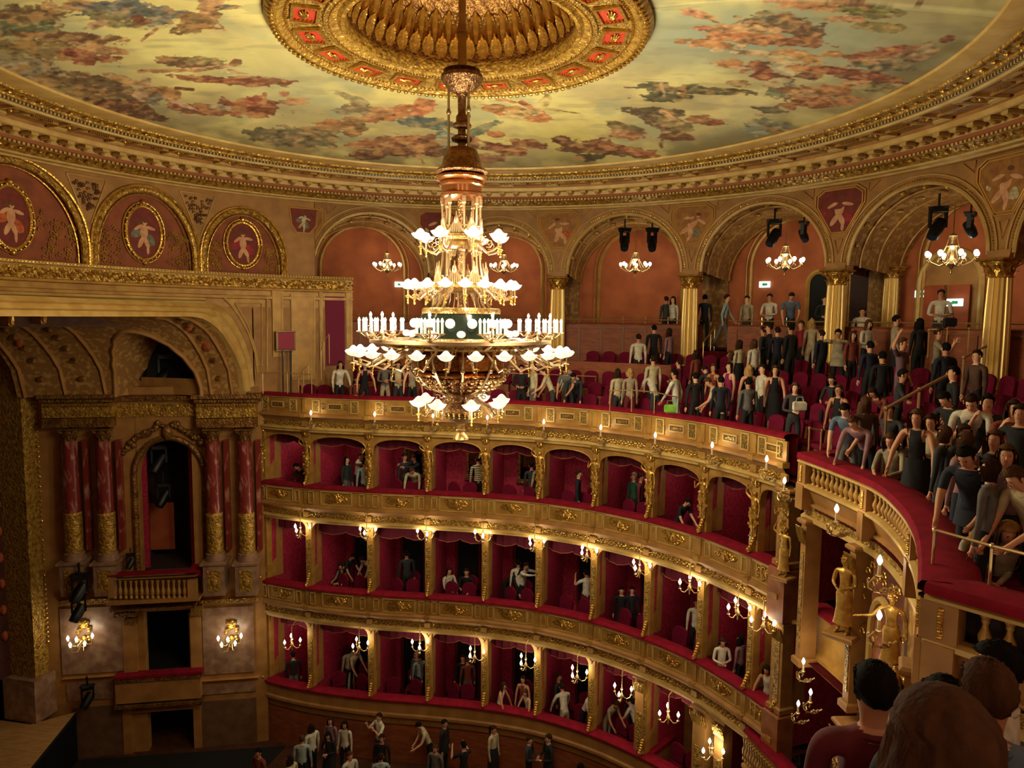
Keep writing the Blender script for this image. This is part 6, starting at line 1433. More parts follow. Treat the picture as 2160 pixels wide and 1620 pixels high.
# enclosing walls that are out of sight, they bounce the light as the real hall does
mb=MB(); ring(mb,[(15.5,-14.2),(15.5,4)],FAR+2.0,FAR+2*pi-2.0,60); struct('wall_near',mb,M_sienna)
p,a=atcyl(2085,0,9) if False else (None,None)
# outer wall strip behind the first tier level on the stage side
# ================================================================ GRAND CHANDELIER
def zc_(v): 
    a,b,c=ray(970,v); return c*(CY/b)
K_=CY/1500*1.0
gch=thing('grand_chandelier','huge gilded bronze chandelier with five rings of lit glass bowls and candles','chandelier',(CX,CY,0))
def lprof(mb,pr,seg=28): return mb.lathe([(r*K_,zc_(v)) for r,v in pr],seg)
def cl(name,pr,m,seg=28,**k): return lprof(MB(),pr,seg).obj(name,m,gch,True)
mb=MB(); mb.lathe([(.075,zc_(148)),(.075,zc_(72)),(.1,zc_(70)),(.1,zc_(66)),(.065,zc_(64)),(.06,6.6)],14); mb.obj('suspension_rod',G_plain,gch,True)
cl('upper_canopy',[(6,205),(14,196),(26,192),(30,186),(34,182),(44,168),(42,160),(30,158),(38,150),(30,147),(8,150)],M_bronze)
cl('stem',[(8,320),(8,302),(20,298),(22,292),(17,287),(8,284),(8,272),(20,268),(19,262),(12,258),(12,246),(8,240),(9,205),(14,196)],M_bronze,16)
for i in range(3):
    a=FAR+2*pi*(i+.25)/3+pi; mb=MB(); x,y=27*K_*math.cos(a),27*K_*math.sin(a); mb.tube([(x,y,zc_(190)),(x,y,zc_(316))],.022,8); mb.ball((x,y,zc_(238)),.045,8,6); mb.ball((x,y,zc_(232)),.03,8,6); mb.obj('hanging_rod',M_cbrass,gch,True)
cl('crown_dome',[(28,314),(32,318),(38,335),(42,352),(50,358),(54,364),(50,368),(44,369)],M_bronze)
cl('crown_bands',[(44,369),(50,373),(53,378),(50,382),(43,384),(46,388),(46,392),(42,395),(41,408),(44,411),(43,416),(38,418)],mat('polished_copper_band',(190,124,74),.2,.9))
cl('inner_shaft',[(8,418),(8,560),(10,700)],M_bronze,14)
crest=MB()
for i in range(9):
    x=(i-4)*.035; h=.34*(1-abs(i-4)/5.2); crest.tube([(x,0,0),(x*.8,.01,h*.6),(x*.35,0,h)],[.014,.02,.008],5)
for sg in (-1,1): crest.tube([(sg*(.1+.05*math.cos(q)),0,.07+.05*math.sin(q)) for q in range(6)],.012,5)
crest.ball((0,.01,.2),(.04,.03,.07),8,5); crestm=crest.mesh('openwork_crest',M_cbrass,True)
NS=8
for i in range(NS):
    a=2*pi*i/NS+.2; ca,sa=math.cos(a),math.sin(a)
    mb=MB(); pr=[(40,418),(40,426),(39,440),(38,495),(37,510),(40,560),(46,598),(52,640),(64,655),(80,662),(90,690),(106,716)]
    mb.tube([(r*K_*ca,r*K_*sa,zc_(v)) for r,v in pr],[.03,.035,.022,.022,.022,.02,.022,.02,.025,.02,.02,.02],7); mb.ball((39*K_*ca,39*K_*sa,zc_(432)),.04,7,5); mb.ball((38*K_*ca,38*K_*sa,zc_(530)),.035,7,5); mb.obj('cage_column',M_cbrass,gch,True)
    b=a+pi/NS; 
    mo('openwork_crest',crestm,gch,loc=(40*K_*math.cos(b),40*K_*math.sin(b),zc_(494)),rz=b-pi/2,scale=1.05); mo('openwork_crest',crestm,gch,loc=(52*K_*math.cos(b),52*K_*math.sin(b),zc_(600)),rz=b-pi/2,scale=1.15)
    mb=MB(); mb.tube([(r*K_*math.cos(b),r*K_*math.sin(b),zc_(v)) for r,v in [(46,614),(50,632),(62,656)]],.012,5); mb.tube([(r*K_*math.cos(b+.15),r*K_*math.sin(b+.15),zc_(v)) for r,v in [(58,620),(54,636),(66,656)]],.01,5); mb.obj('strut',M_cbrass,gch,True)
M_cg=mat('chandelier_gilding',(186,150,92),.3,.7,(140,104,56),14,.3,30,'carve')
cl('upper_gallery',[(36,494),(42,496),(44,502),(40,508),(44,514),(38,520),(34,522)],M_cg,24); cl('middle_ring',[(52,600),(62,603),(66,608),(60,614),(50,618)],M_cg,28)
cl('corona_ring',[(74,650),(80,650),(83,655),(82,662),(76,664)],M_cg,32)
cl('basket_glass',[(82,664),(92,684),(106,712)],mat('green_tinted_glass',(30,38,32),.12,.3),32)
cl('gallery_ring',[(108,712),(118,713),(122,717),(119,722),(124,727),(122,733),(112,736),(106,738)],M_cg,40)
cl('outer_hoop',[(186,716),(190,716),(190,722),(186,722)],M_cbrass,48)
cl('drum',[(106,738),(104,744),(108,748),(104,756),(100,768),(98,776),(84,778),(90,783),(94,787),(90,792),(86,794)],mat('amber_bronze',(176,104,46),.24,.8,(130,70,28),10,.3,20,'carve'),36)
cl('pierced_bowl',[(88,794),(80,806),(64,817),(46,824),(36,827)],mat('pierced_bronze',(190,110,70),.25,.8,(70,34,20),26,.8,40,'carve',contrast=(.45,.55)),32)
cl('lower_neck',[(36,827),(40,830),(34,836),(30,846),(38,854),(46,862),(44,870),(34,878),(20,888)],M_bronze,24)
cl('finial',[(20,888),(9,893),(7,904),(10,907),(6,910),(15,920),(17,926),(12,930),(2,931)],M_cg,18)
sh=MB(); sh.lathe([(.03,-.01),(.085,.01),(.125,.045),(.15,.085),(.12,.075),(.075,.11),(.04,.15),(.012,.165)],28,flute=.16,nf=7,cap=True); shm=sh.mesh('glass_bowl',M_shade,True)
dr=MB(); dr.ball((0,0,-.02),.03,7,5); dr.ball((0,0,-.07),(.018,.018,.03),7,5); dr.ball((0,0,-.12),.02,6,4); dr.lathe([(.05,-.015),(.03,-.005),(.02,.0)],8)
drm=dr.mesh('drop',G_bright,True)
def scrollarm(r0,v0,r1,v1,dip):
    mb=MB(); z0=zc_(v0); z1=zc_(v1); R0,R1=r0*K_,r1*K_
    mb.tube([(R0,0,z0),(R0+(R1-R0)*.15,0,z0-dip*.5),(R0+(R1-R0)*.45,0,z0-dip),(R0+(R1-R0)*.75,0,z1-.19),(R1,0,z1-.12),(R1,0,z1-.02)],[.02,.024,.022,.018,.016,.02],7)
    c=(R0+(R1-R0)*.55,z1-.06); mb.tube([(c[0]+.085*(1-q/9)*math.cos(q*1.0+4),0,c[1]+.085*(1-q/9)*math.sin(q*1.0+4)) for q in range(8)],.011,5)
    c=(R0+(R1-R0)*.3,z0+.0); mb.tube([(c[0]+.07*(1-q/9)*math.cos(q*1.0+1),0,c[1]+.07*(1-q/9)*math.sin(q*1.0+1)) for q in range(8)],.01,5)
    return mb.mesh('scroll_arm',M_cbrass,True)
def tier(n,r0,v0,r1,v1,dip,phase,s=1.0):
    am=scrollarm(r0,v0,r1,v1,dip)
    for i in range(n):
        a=FAR+2*pi*(i+phase)/n; mo('scroll_arm',am,gch,rz=a); p=(r1*K_*math.cos(a),r1*K_*math.sin(a),zc_(v1))
        mo('glass_bowl',shm,gch,loc=p,scale=s); mo('drop',drm,gch,loc=(p[0],p[1],p[2]-.12),scale=1.1)
tier(8,38,508,86,508,.22,.35,1.1); tier(18,60,608,112,610,.1,.2,.95); tier(26,118,722,224,748,.25,.5,.95); tier(8,34,838,90,855,.16,.3,1.15)
# candle clusters on the third ring
cd=MB(); cd.lathe([(.02,0),(.02,.17)],9); cdm=cd.mesh('candle',M_candle,True); fb=MB(); fb.lathe([(.016,0),(.026,.02),(.018,.05),(.003,.075)],9); fbm=fb.mesh('bulb',M_bulb,True)
pan=MB(); pan.lathe([(.01,-.03),(.045,-.012),(.05,.0),(.02,.0)],10); panm=pan.mesh('drip_pan',M_cbrass,True)
for i in range(10):
    a=FAR+2*pi*(i+.5)/10; base=Vector((188*K_*math.cos(a),188*K_*math.sin(a),zc_(700)))
    mb=MB(); mb.tube([(118*K_*math.cos(a),118*K_*math.sin(a),zc_(722)),(150*K_*math.cos(a),150*K_*math.sin(a),zc_(732)),(180*K_*math.cos(a),180*K_*math.sin(a),zc_(722)),tuple(base)],[.028,.03,.026,.02],7); mb.ball(tuple(base-Vector((0,0,.1))),(.06,.06,.05),8,5); mb.ball(tuple(base+Vector((0,0,.02))),(.03,.03,.08),8,5); mb.obj('branch',M_cbrass,gch,True)
    for j in range(7):
        if j<6: b=2*pi*j/6+a; q=base+Vector((.2*math.cos(b),.2*math.sin(b),0))
        else: q=base+Vector((0,0,.1))
        mb=MB(); mb.tube([tuple(base-Vector((0,0,.06))),tuple((base+q)/2-Vector((0,0,.09))),tuple(q-Vector((0,0,.01)))],.011,5); mb.obj('small_arm',M_cbrass,gch,True)
        mo('drip_pan',panm,gch,loc=q); mo('candle',cdm,gch,loc=q); mo('bulb',fbm,gch,loc=q+Vector((0,0,.17)))
gb=MB(); gb.ball((0,0,0),.1,12,8); gbm=gb.mesh('globe',M_shade,True)
for i in range(14):
    a=FAR+2*pi*(i+.5)/14; mo('globe',gbm,gch,loc=(98*K_*math.cos(a),98*K_*math.sin(a),zc_(682)),scale=.85)
for i in range(12):
    a=FAR+2*pi*i/12; mo('globe',gbm,gch,loc=(114*K_*math.cos(a),114*K_*math.sin(a),zc_(703)),scale=(.75,.75,.6))
for i in range(12):                               # ribs of the lower bowl
    a=2*pi*i/12+.1; ca,sa=math.cos(a),math.sin(a); mb=MB(); pr=[(122,735),(118,760),(112,772),(100,790),(84,808),(64,820),(44,827)]
    mb.tube([(r*K_*ca,r*K_*sa,zc_(v)) for r,v in pr],[.02,.018,.02,.02,.022,.02,.02],6); mb.ball((112*K_*ca,112*K_*sa,zc_(776)),.04,7,5); mb.obj('bowl_rib',M_cbrass,gch,True)
mb=MB()
for i in range(60): a=2*pi*i/60; mb.ball((110*K_*math.cos(a),110*K_*math.sin(a),zc_(727)),.03,6,4); mb.ball((88*K_*math.cos(a),88*K_*math.sin(a),zc_(797)),.026,6,4); mb.ball((38*K_*math.cos(a),38*K_*math.sin(a),zc_(829)),.016,6,4)
for i in range(90): a=2*pi*i/30; rr=(92-9*(i//30))*K_; mb.ball((rr*math.cos(a),rr*math.sin(a),zc_(800+8*(i//30))),(.04,.04,.03),6,4)
o=mb.obj('bead_rows',mat('chandelier_gilding',(186,150,92),.3,.7,(140,104,56),14,.3,30,'carve'),gch,True); o['kind']='stuff'
for i in range(24):
    a=2*pi*i/24; mo('drop',drm,gch,loc=(44*K_*math.cos(a),44*K_*math.sin(a),zc_(866)),scale=.8); mo('drop',drm,gch,loc=(150*K_*math.cos(a),150*K_*math.sin(a),zc_(728)),scale=1.0)
cl('arm_hoop',[(146,720),(152,720),(152,727),(146,727)],M_cg,48)
# ---------------------------------------------------------------- smaller gallery chandeliers
sc2=thing('gallery_chandelier','','chandelier')
mb=MB(); mb.lathe([(.01,-.42),(.03,-.36),(.015,-.3),(.06,-.24),(.12,-.18),(.1,-.1),(.04,-.04),(.03,.1),(.05,.16),(.12,.22),(.05,.26),(.06,.4),(.1,.44),(.03,.5),(.012,.52),(.01,1.3)],12); mb.obj('stem',M_brass,sc2,True)
for i in range(8):
    a=2*pi*i/8+.15; ca,sa=math.cos(a),math.sin(a); mb=MB(); mb.tube([(.1*ca,.1*sa,-.14),(.25*ca,.25*sa,-.22),(.42*ca,.42*sa,-.14),(.5*ca,.5*sa,-.04)],.014,5); mb.tube([(.08*ca,.08*sa,.42),(.14*ca,.14*sa,.2),(.3*ca,.3*sa,-.12)],.008,5); mb.ball((.5*ca,.5*sa,-.04),(.05,.05,.02),8,4); mb.ball((.5*ca,.5*sa,-.1),(.02,.02,.04),6,4); mb.obj('arm',M_brass,sc2,True)
    mb=MB(); mb.lathe([(.02,0),(.05,.04),(.055,.08),(.035,.12),(.01,.13)],10,c=(.5*ca,.5*sa,-.02)); mb.obj('glass_shade',M_bulb,sc2,True)
sc2p=Proto(sc2)
for u,v,R_q,l,s_ in ((817,560,13.2,'small chandelier in the arch left of the grand chandelier',.95),(1063,562,13.2,'small chandelier in the arch just right behind the grand chandelier',.95),(1340,560,13.2,'small chandelier below the pair of moving lanterns in the middle arch',1.0),(1656,552,13.0,'small chandelier in the second arch from the right',1.05),(2008,540,13.0,'small chandelier in the rightmost arch, nearest of the gallery ones',1.12)):
    p,a=atcyl(u,v,R_q); sc2p((p.x,p.y,p.z),a,l,scale=s_)
# ---------------------------------------------------------------- hanging lamps under the balcony fronts
hl=thing('hanging_lamp','','lamp')
mb=MB(); mb.lathe([(.006,-.2),(.02,-.16),(.012,-.12),(.04,-.08),(.05,-.03),(.02,.02),(.014,.1),(.03,.13),(.012,.17),(.008,.5)],10); mb.obj('stem',M_brass,hl,True)
for i in range(8): pass
mb=MB()
for i in range(9): mb.ball((0,0,.2+.035*i),(.016 if i%2 else .009,)*3,6,4)
mb.tube([(0,0,.5),(0,-.12,.6),(0,-.25,.58)],.014,5); mb.obj('chain',M_brass,hl,True)
for i in range(3):
    a=pi/2+2*pi*i/3; ca,sa=math.cos(a),math.sin(a); mb=MB(); mb.tube([(.03*ca,.03*sa,-.06),(.12*ca,.12*sa,-.13),(.2*ca,.2*sa,-.1),(.24*ca,.24*sa,-.03)],.011,5); mb.ball((.24*ca,.24*sa,-.03),(.035,.035,.012),8,4); mb.tube([(.24*ca,.24*sa,-.03),(.24*ca,.24*sa,.06)],.014,7); mb.obj('arm',M_brass,hl,True)
    mb=MB(); mb.lathe([(.012,0),(.032,.035),(.034,.06),(.016,.1),(.003,.13)],9,c=(.24*ca,.24*sa,.06)); mb.obj('bulb',M_bulb,hl,True)
hlp=Proto(hl)
ROWS=((2,-6.9,[(635,1122),(775,1127),(899,1130),(1018,1134),(1126,1150),(1239,1170),(1347,1202),(1453,1236),(1556,1288),(1609,1318)]),(1,-10.1,[(617,1357),(758,1364),(887,1366),(1000,1384),(1108,1400),(1216,1426),(1310,1464),(1410,1510),(1503,1588)]))
i2=0
for tn,z0,L in ROWS:
    for j,(u,v) in enumerate(L):
        p,n=tp_at_u(u,z0,.16); q=None
        a,b,c=ray(u,v); t=p.y/b; z=t*c
        nm='%s hanging lamp from the stage end under the %s'%(ORD[j],'upper balcony front' if tn==2 else 'lower balcony front')
        hlp((p.x,p.y,z),lrz(n)+rnd.uniform(-.4,.4),'gilt three bulb '+nm,'hanging lamps in front of the boxes',scale=1.12); i2+=1
# single candle lamps along the gallery front
for j,(u,v) in enumerate(zip([655,790,914,1029,1147,1266,1383,1501,1617],[870,873,876,880,889,901,917,938,967])):
    p,n=tp_at_u(u,-3.0,.28); a,b,c=ray(u,v); z=p.y/b*c
    r_=candlearm('candle_bracket',0,0,'single candle lamp on the gallery front, %s from the stage end'%ORD[j],1.0,P=p,N=n); r_.location=(p.x,p.y,z-.23); r_['group']='candle lamps on the gallery front'
# ================================================================ PEOPLE OF THE HALL
SET=set()
def on_floor(u,v,h=1.72,fz=floorz,zs=0):
    """walk out along the ray of the head top until the floor lies one body height below"""
    a,b,c=ray(u,v); best=None; t=4.0
    while t<27:
        x,y,z=a*t,b*t,c*t; rd=raild(x,y); dC=math.hypot(x-CX,y-CY)
        inside=(rd<.22) or point_in_hall(x,y)
        if not inside:
            e=fz(x,y)+h-z
            if e>=0: return x,y,fz(x,y)
        t+=.04
    return a*t,b*t,fz(a*t,b*t)
def point_in_hall(x,y):                           # on the auditorium side of the rail
    bi=None;bd=1e9
    for i in range(len(GQ)-1):
        a,b=GQ[i],GQ[i+1]; dx,dy=b.x-a.x,b.y-a.y; t=max(0,min(1,((x-a.x)*dx+(y-a.y)*dy)/(dx*dx+dy*dy+1e-9))); px,py=a.x+t*dx,a.y+t*dy; d=math.hypot(x-px,y-py)
        if d<bd: bd=d; bi=((x-px)*GQN[i].x+(y-py)*GQN[i].y)
    return bi>0
def face(x,y,tx,ty): return math.atan2(-(tx-x),(ty-y))
HT={'rail':1.66,'railf':1.62,'bend':1.28,'lean':1.6,'seat':1.31,'seatf':1.27,'walk':1.7,'hug':1.69}
def gp(u,v,pose,hair,top,bot,label,rz=None,h=1.0,skirt=None,look=None):
    H=headtop(pose,h); x,y,z=on_floor(u,v,H)
    if rz is None:
        tx,ty=look or (CX,CY); rz=face(x,y,tx,ty)
    ox,oy=headoff(pose,rz,h); ox*=.9; oy*=.9; x-=ox; y-=oy
    for _ in range(12):
        if raild(x,y)>=.42 and not point_in_hall(x,y): break
        j=min(range(len(GQ)),key=lambda j_:(GQ[j_].x-x)**2+(GQ[j_].y-y)**2); x-=GQN[j].x*.09; y-=GQN[j].y*.09
    z=floorz(x,y) if abs(floorz(x,y)-z)<.6 else z
    if z>-1.0:
        R0=math.hypot(x-CX,y-CY)
        if R0<12.8: x=CX+(x-CX)*12.8/R0; y=CY+(y-CY)*12.8/R0
    return person(x,y,z,rz,pose,hair,top,bot,label,h,skirt)
S=('short','dark'); SB=('short','black'); LB=('long','brown'); LD=('long','dark'); LK=('long','black'); LL=('long','blond'); PD=('pony','dark'); BN=('bob','brown'); BU=('bun','dark'); SR=('short','brown')
V_=(0,0)  # towards the viewer
# (u, v of the head top, pose, hair, top, bottom, label, turn or None, height, skirt)
GAL=[
(696,727,'stand',S,'charcoal','darkgrey','person in a dark grey pullover standing by the stair rail below the magenta door',3.4,1.0,None),
(715,783,'rail',LD,'white','black','person in a white shirt leaning on the gallery rail, leftmost at the rail',None,.97,None),
(770,778,'railf',LK,'black','black','long haired person in a black sleeveless top with both hands on the gallery rail',None,.97,None),
(752,795,'seatf',LD,'rust','black','person with brown hair sitting low behind the gallery rail left of the chandelier',None,.95,None),
(810,776,'frontf',BU,'grey','beige','person in a grey knit top and light trousers left of the chandelier bowl',None,.97,None),
(838,779,'frontf',LD,'cream','charcoal','person in a cream blouse holding both hands to the chest left of the chandelier',None,.97,None),
(868,784,'railf',LB,'beige','black','person half hidden by the chandelier bowl at the gallery rail',None,.97,None),
(1096,795,'front',SB,'black','black','person in a black shirt just right of the chandelier at the gallery rail',None,.95,None),
(1122,783,'stand',SR,'cream','grey','person in a cream shirt seen from the side right of the chandelier',1.2,1.0,None),
(1146,794,'lean',S,'cream','darkgrey','person in a cream shirt looking down beside another right of the chandelier',1.8,.97,None),
(1193,786,'lean',S,'grey','charcoal','person in a grey shirt bending over the gallery rail right of the chandelier',.4,1.0,None),
(1210,800,'bend',SB,'charcoal','black','person in a dark jacket crouching at the gallery rail',.3,1.0,None),
(1190,772,'bend',S,'white','black','person in white bending forward behind the long brass railing',1.5,.95,None),
(1300,788,'stand',LD,'cream','charcoal','person in a cream top behind the low brass railing, leftmost there',2.6,.95,None),
(1326,778,'standf',('bob','blond'),'beige','burgundy','person in a pale blouse and burgundy trousers behind the low brass railing',3.0,.97,None),
(1368,777,'lean',SB,'white','darkgrey','person in a loose white shirt stooping behind the low brass railing',2.6,1.0,None),
(1347,708,'stand',S,'white','black','person in a white shirt seen from behind, higher up left of the stair column',3.0,1.0,None),
(1378,752,'stand',S,'cream','black','person in a cream shirt seen from behind in front of the seats',2.8,1.0,None),
(1380,690,'stand',SB,'black','black','person in a black jumper standing on the steps left of the stair column',3.0,1.0,None),
(1398,664,'stand',S,'darkgrey','black','person in a dark grey shirt on the steps near the corridor wall',2.6,.97,None),
(1412,695,'standf',LD,'pink','black','person in a pale pink blouse on the steps left of the stair column',2.4,.95,None),
(1414,634,'standf',LD,'white','black','long haired person in white walking down the upper steps left of the stair column',.9,.97,None),
(1418,790,'walk',SB,'white','lightblue','person in a white shirt and pale jeans holding a lime bag at the gallery rail',2.2,1.0,None),
(1432,757,'front',S,'burgundy','black','person in a burgundy top half hidden left of the stair column',2.2,.95,None),
(1463,790,'stand',SB,'black','black','person in black right beside the person in white with the lime bag',2.8,.97,None),
(1497,801,'lean',SR,'cream','brown','person in a long cream shirt stooping behind the gallery rail',1.8,.97,'jacket'),
(1468,738,'standf',LD,'rust','black','person in a rust top below the stair column',2.5,.93,None),
(1490,752,'bend',S,'charcoal','black','person in a charcoal jacket bending over the seats right of the stair column',2.8,1.0,None),
(1480,620,'stand',SB,'navy','black','person in a dark suit half behind the stair column',3.0,1.0,None),
(1524,641,'walk',S,'lightblue','grey','person in light grey walking down the stair between the columns',-1.2,1.0,None),
(1566,666,'stand',S,'beige','charcoal','person in a beige shirt below the corridor wall',1.0,.97,None),
(1541,745,'standf',LB,'white','black','person in white with brown hair left of the group of dark suits',2.0,.95,None),
(1560,725,'standf',LD,'cream','black','person in a cream top and black skirt left of the group of dark suits',2.6,.95,'skirt'),
(1591,718,'standf',LB,'white','black','long haired person in white seen from behind beside the dark suits',2.7,.97,None),
(1610,697,'stand',S,'charcoal','black','person in a dark shirt at the back of the suit group',2.2,1.0,None),
(1622,695,'front',S,'black','black','person in a black suit in the middle of the group, facing left',1.8,1.05,None),
(1640,700,'stand',S,'navy','black','person in a navy suit in the group between the two right columns',2.9,1.0,None),
(1668,700,'stand',SB,'black','black','person in a black suit at the right of the suit group',2.6,1.05,None),
(1690,685,'stand',SR,'red','black','person in a red jumper at the back left of the woman in white trousers',1.4,.95,None),
(1713,673,'standf',LL,'cream','cream','blond person in a white jumpsuit seen from behind beside the gallery column',3.1,.98,None),
(1614,630,'front',S,'white','black','person in a white shirt with a shoulder strap on the upper corridor',.8,1.0,None),
(1668,627,'lean',S,'blue','charcoal','person in a light blue shirt reading on the upper corridor',.3,1.06,None),
(1728,638,'front',S,'black','black','person in a black suit and tie in front of the dark corridor door',.2,.95,None),
(1768,713,'hug',SB,'beige','black','person in a beige jacket over a dark red shirt right of the gallery column',.6,1.0,'jacket'),
(1798,718,'standf',LB,'rust','black','person with long brown hair beside the beige jacket',-.3,.97,None),
(1832,681,'frontf',LB,'white','black','person in a white blouse with a black bag laughing on the upper rows',-.4,.98,None),
(1805,699,'seat',S,'white','black','person in white partly hidden behind the beige jacket',.5,1.0,None),
(1891,678,'stand',SB,'beige','black','person in a beige shirt turned right on the upper rows',-1.3,1.04,None),
(1940,686,'standf',LK,'black','black','black haired person in black seen from behind below the backpack wearer',3.0,1.0,None),
(1966,648,'front',S,'white','darkgrey','person in a white shirt with a black backpack leaning on the upper brass rail',.7,1.0,None),
(1905,720,'wave',SR,'mauve','mauve','person in a mauve jacket raising an arm in the crowd at right',-.6,1.06,None),
(1980,705,'photo',SR,'beige','black','person in a beige shirt with raised hands at the right',-1.0,1.04,None),
(1996,722,'stand',SB,'navy','black','person in a navy jacket with their back turned at the right',3.0,1.02,None),
(1862,740,'stand',SB,'black','black','person in a black jacket standing in the dark group behind the waistcoat',3.1,1.03,None),
(1835,735,'stand',SB,'navy','black','person in a navy jacket in the dark group right of the gallery column',2.9,1.0,None),
(1906,762,'handrail',SB,'charcoal','black','person in a dark waistcoat with white sleeves gripping the sloping handrail',-.9,1.03,None),
(1635,787,'dress',('long','brown'),'black','black','person in a short black dress at the gallery rail',.2,.97,'skirt'),
(1608,788,'stand',S,'white','black','person in a white shirt leaning away beside the short black dress',1.4,.97,None),
(1560,822,'stand',SB,'grey','black','person in a grey shirt over white seen from behind at the gallery rail',2.9,.96,None),
(1580,785,'dress',LL,'black','black','blond person in a black strapless dress seen from behind',3.0,.95,'gown'),
(1538,780,'dress',LD,'magenta','magenta','person in a long magenta dress behind the gallery rail',1.2,.97,'gown'),
(1505,780,'dress',LB,'rust','black','bare shouldered person in the row behind the magenta dress',1.0,.93,None),
(1516,795,'stand',SB,'navy','black','person in a dark jacket between the cream shirt and the magenta dress',3.0,.95,None),
(1678,805,'frontf',('bob','brown'),'darkgrey','charcoal','person in a dark grey jumper with a small white handbag',.2,.98,None),
(1770,810,'dress',LB,'black','black','person in a black top bending forward in the rows right of the white handbag',.9,.97,'skirt'),
(1733,700,'stand',S,'navy','black','person in a dark suit half behind the gallery column',2.6,.97,None),
(1755,795,'seatf',LD,'charcoal','black','person sitting in dark clothes below the gallery column',.8,.97,None),
(1846,818,'bend',LD,'rust','black','person stooping in a rust top beside the waistcoat',1.2,.95,None),
(1826,836,'stand',LB,'brown','black','person in a brown jacket seen from behind left of the sloping handrail',3.0,1.0,None),
(1782,892,'lean',SB,'blue','grey','person in a blue jumper beside the corner brass railing of the curved balustrade',.7,1.0,None),
(1800,952,'bend',SR,'pink','black','person in a pale shirt bending down behind the curved balustrade',.9,1.0,None),
(1880,912,'seatf',LB,'beige','black','person in an olive beige jacket sitting behind the curved balustrade',.8,1.0,None),
(1922,908,'seatf',LB,'brown','black','auburn haired person in a brown jacket looking at the viewer',.4,1.0,None),
(1903,938,'railf',LB,'black','black','person in a black dress leaning on the curved red velvet rail',.8,1.03,'gown'),
(1958,938,'stand',('bob','brown'),'charcoal','charcoal','person in dark blue denim right behind the black dress',2.5,.95,None),
(1980,960,'stand',('bob','brown'),'pink','navy','person in a dusty pink blouse and dark trousers seen from behind',2.7,.98,None),
(1965,872,'frontf',S,'cream','black','person in a cream top at the middle of the right crowd',.9,.97,None),
(1995,865,'lean',SB,'black','black','person in black looking down left of the tall white shirt',1.2,1.03,None),
(2048,872,'lean',S,'white','grey','tall person in a long white shirt looking down in the right crowd',.7,1.06,'jacket'),
(2035,893,'stand',('long','dark'),'charcoal','black','person with dark hair directly right of the tall white shirt',-.3,.97,None),
(2085,830,'photo',SB,'charcoal','black','person in black holding up a phone in front of the rightmost column',.4,1.0,None),
(2140,842,'photo',LD,'rust','black','person raising both hands to the face at the right edge',.3,1.0,None),
(2100,905,'standf',LB,'charcoal','grey','person with long brown hair in a dark jacket in the right crowd',.9,1.0,None),
(2125,935,'standf',LB,'mauve','black','person in a mauve dress in the right crowd',.6,1.0,'gown'),
(2090,965,'standf',('bob','dark'),'grey','black','person in a light grey blouse turned away in the right crowd',2.5,.96,None),
(2038,995,'lean',SB,'navy','navy','person in a navy suit looking down with one hand on the brass post',.9,1.05,'jacket'),
(2150,985,'lean',SR,'cream','black','person in cream at the right edge reaching left',1.4,1.0,None),
(1930,862,'seatf',LD,'burgundy','black','person in burgundy seated in the shade of the right crowd',.8,.95,None),
(1876,870,'seat',S,'darkgrey','black','person sitting in dark grey below the sloping handrail',.7,1.0,None),
(2010,800,'stand',SB,'black','black','person in black in the shade left of the rightmost column',1.9,1.0,None),
(2060,760,'stand',S,'brown','black','person in brown in the shade right below the short handrail',1.4,.97,None),
(2152,885,'stand',S,'black','black','person in black at the right edge under the raised hands',.9,1.0,None),
]
for g in GAL:
    u,v,pose,hair,top,bot,lab,rz,h,skirt=g; gp(u,v,pose,hair,top,bot,lab,None if rz is None else pi-rz,h,skirt)
# two seated people with long hair behind the near rail
for (u,v,Y,hair,top,bot,lab,rz) in ((2082,1083,7.1,('mane','blond'),'white','black','blond person sitting in a white coat behind the nearest brass railing',.5),(2130,1100,6.9,('mane','blond'),'beige','black','blond person sitting in a beige coat behind the nearest brass railing',.35)):
    rz=pi-rz; q=atd(u,v,Y); ox,oy=headoff('seatf',rz,1); person(q.x-ox,q.y-oy,q.z-headtop('seatf',1),rz,'seatf',hair,top,bot,lab,1.0)
# heads close to the viewer at the lower right
NEAR=[(1852,1397,2.75,'stand',('short','black'),'burgundy','black','person with short black hair seen from behind, leftmost of the near heads',-.15,1.0),
(2000,1428,2.5,'stand',SB,'charcoal','black','person with short dark hair half hidden between the near heads',-.2,.98),
(1998,1462,1.35,'stand',('mane','brown'),'brown','black','person with long brown hair seen from behind, nearest to the viewer',-.1,.98),
(2092,1392,2.25,'stand',('short','brown'),'blue','navy','person with cropped light brown hair in a blue shirt seen from behind',-.25,1.0),
(2115,1352,2.9,'stand',SB,'white','black','person with black hair and a pale sleeve at the lower right edge',.9,1.0)]
for (u,v,Y,pose,hair,top,bot,lab,rz,h) in NEAR:
    q=atd(u,v,Y); person(q.x,q.y,q.z-headtop(pose,h),rz,'near',hair,top,bot,lab,h)
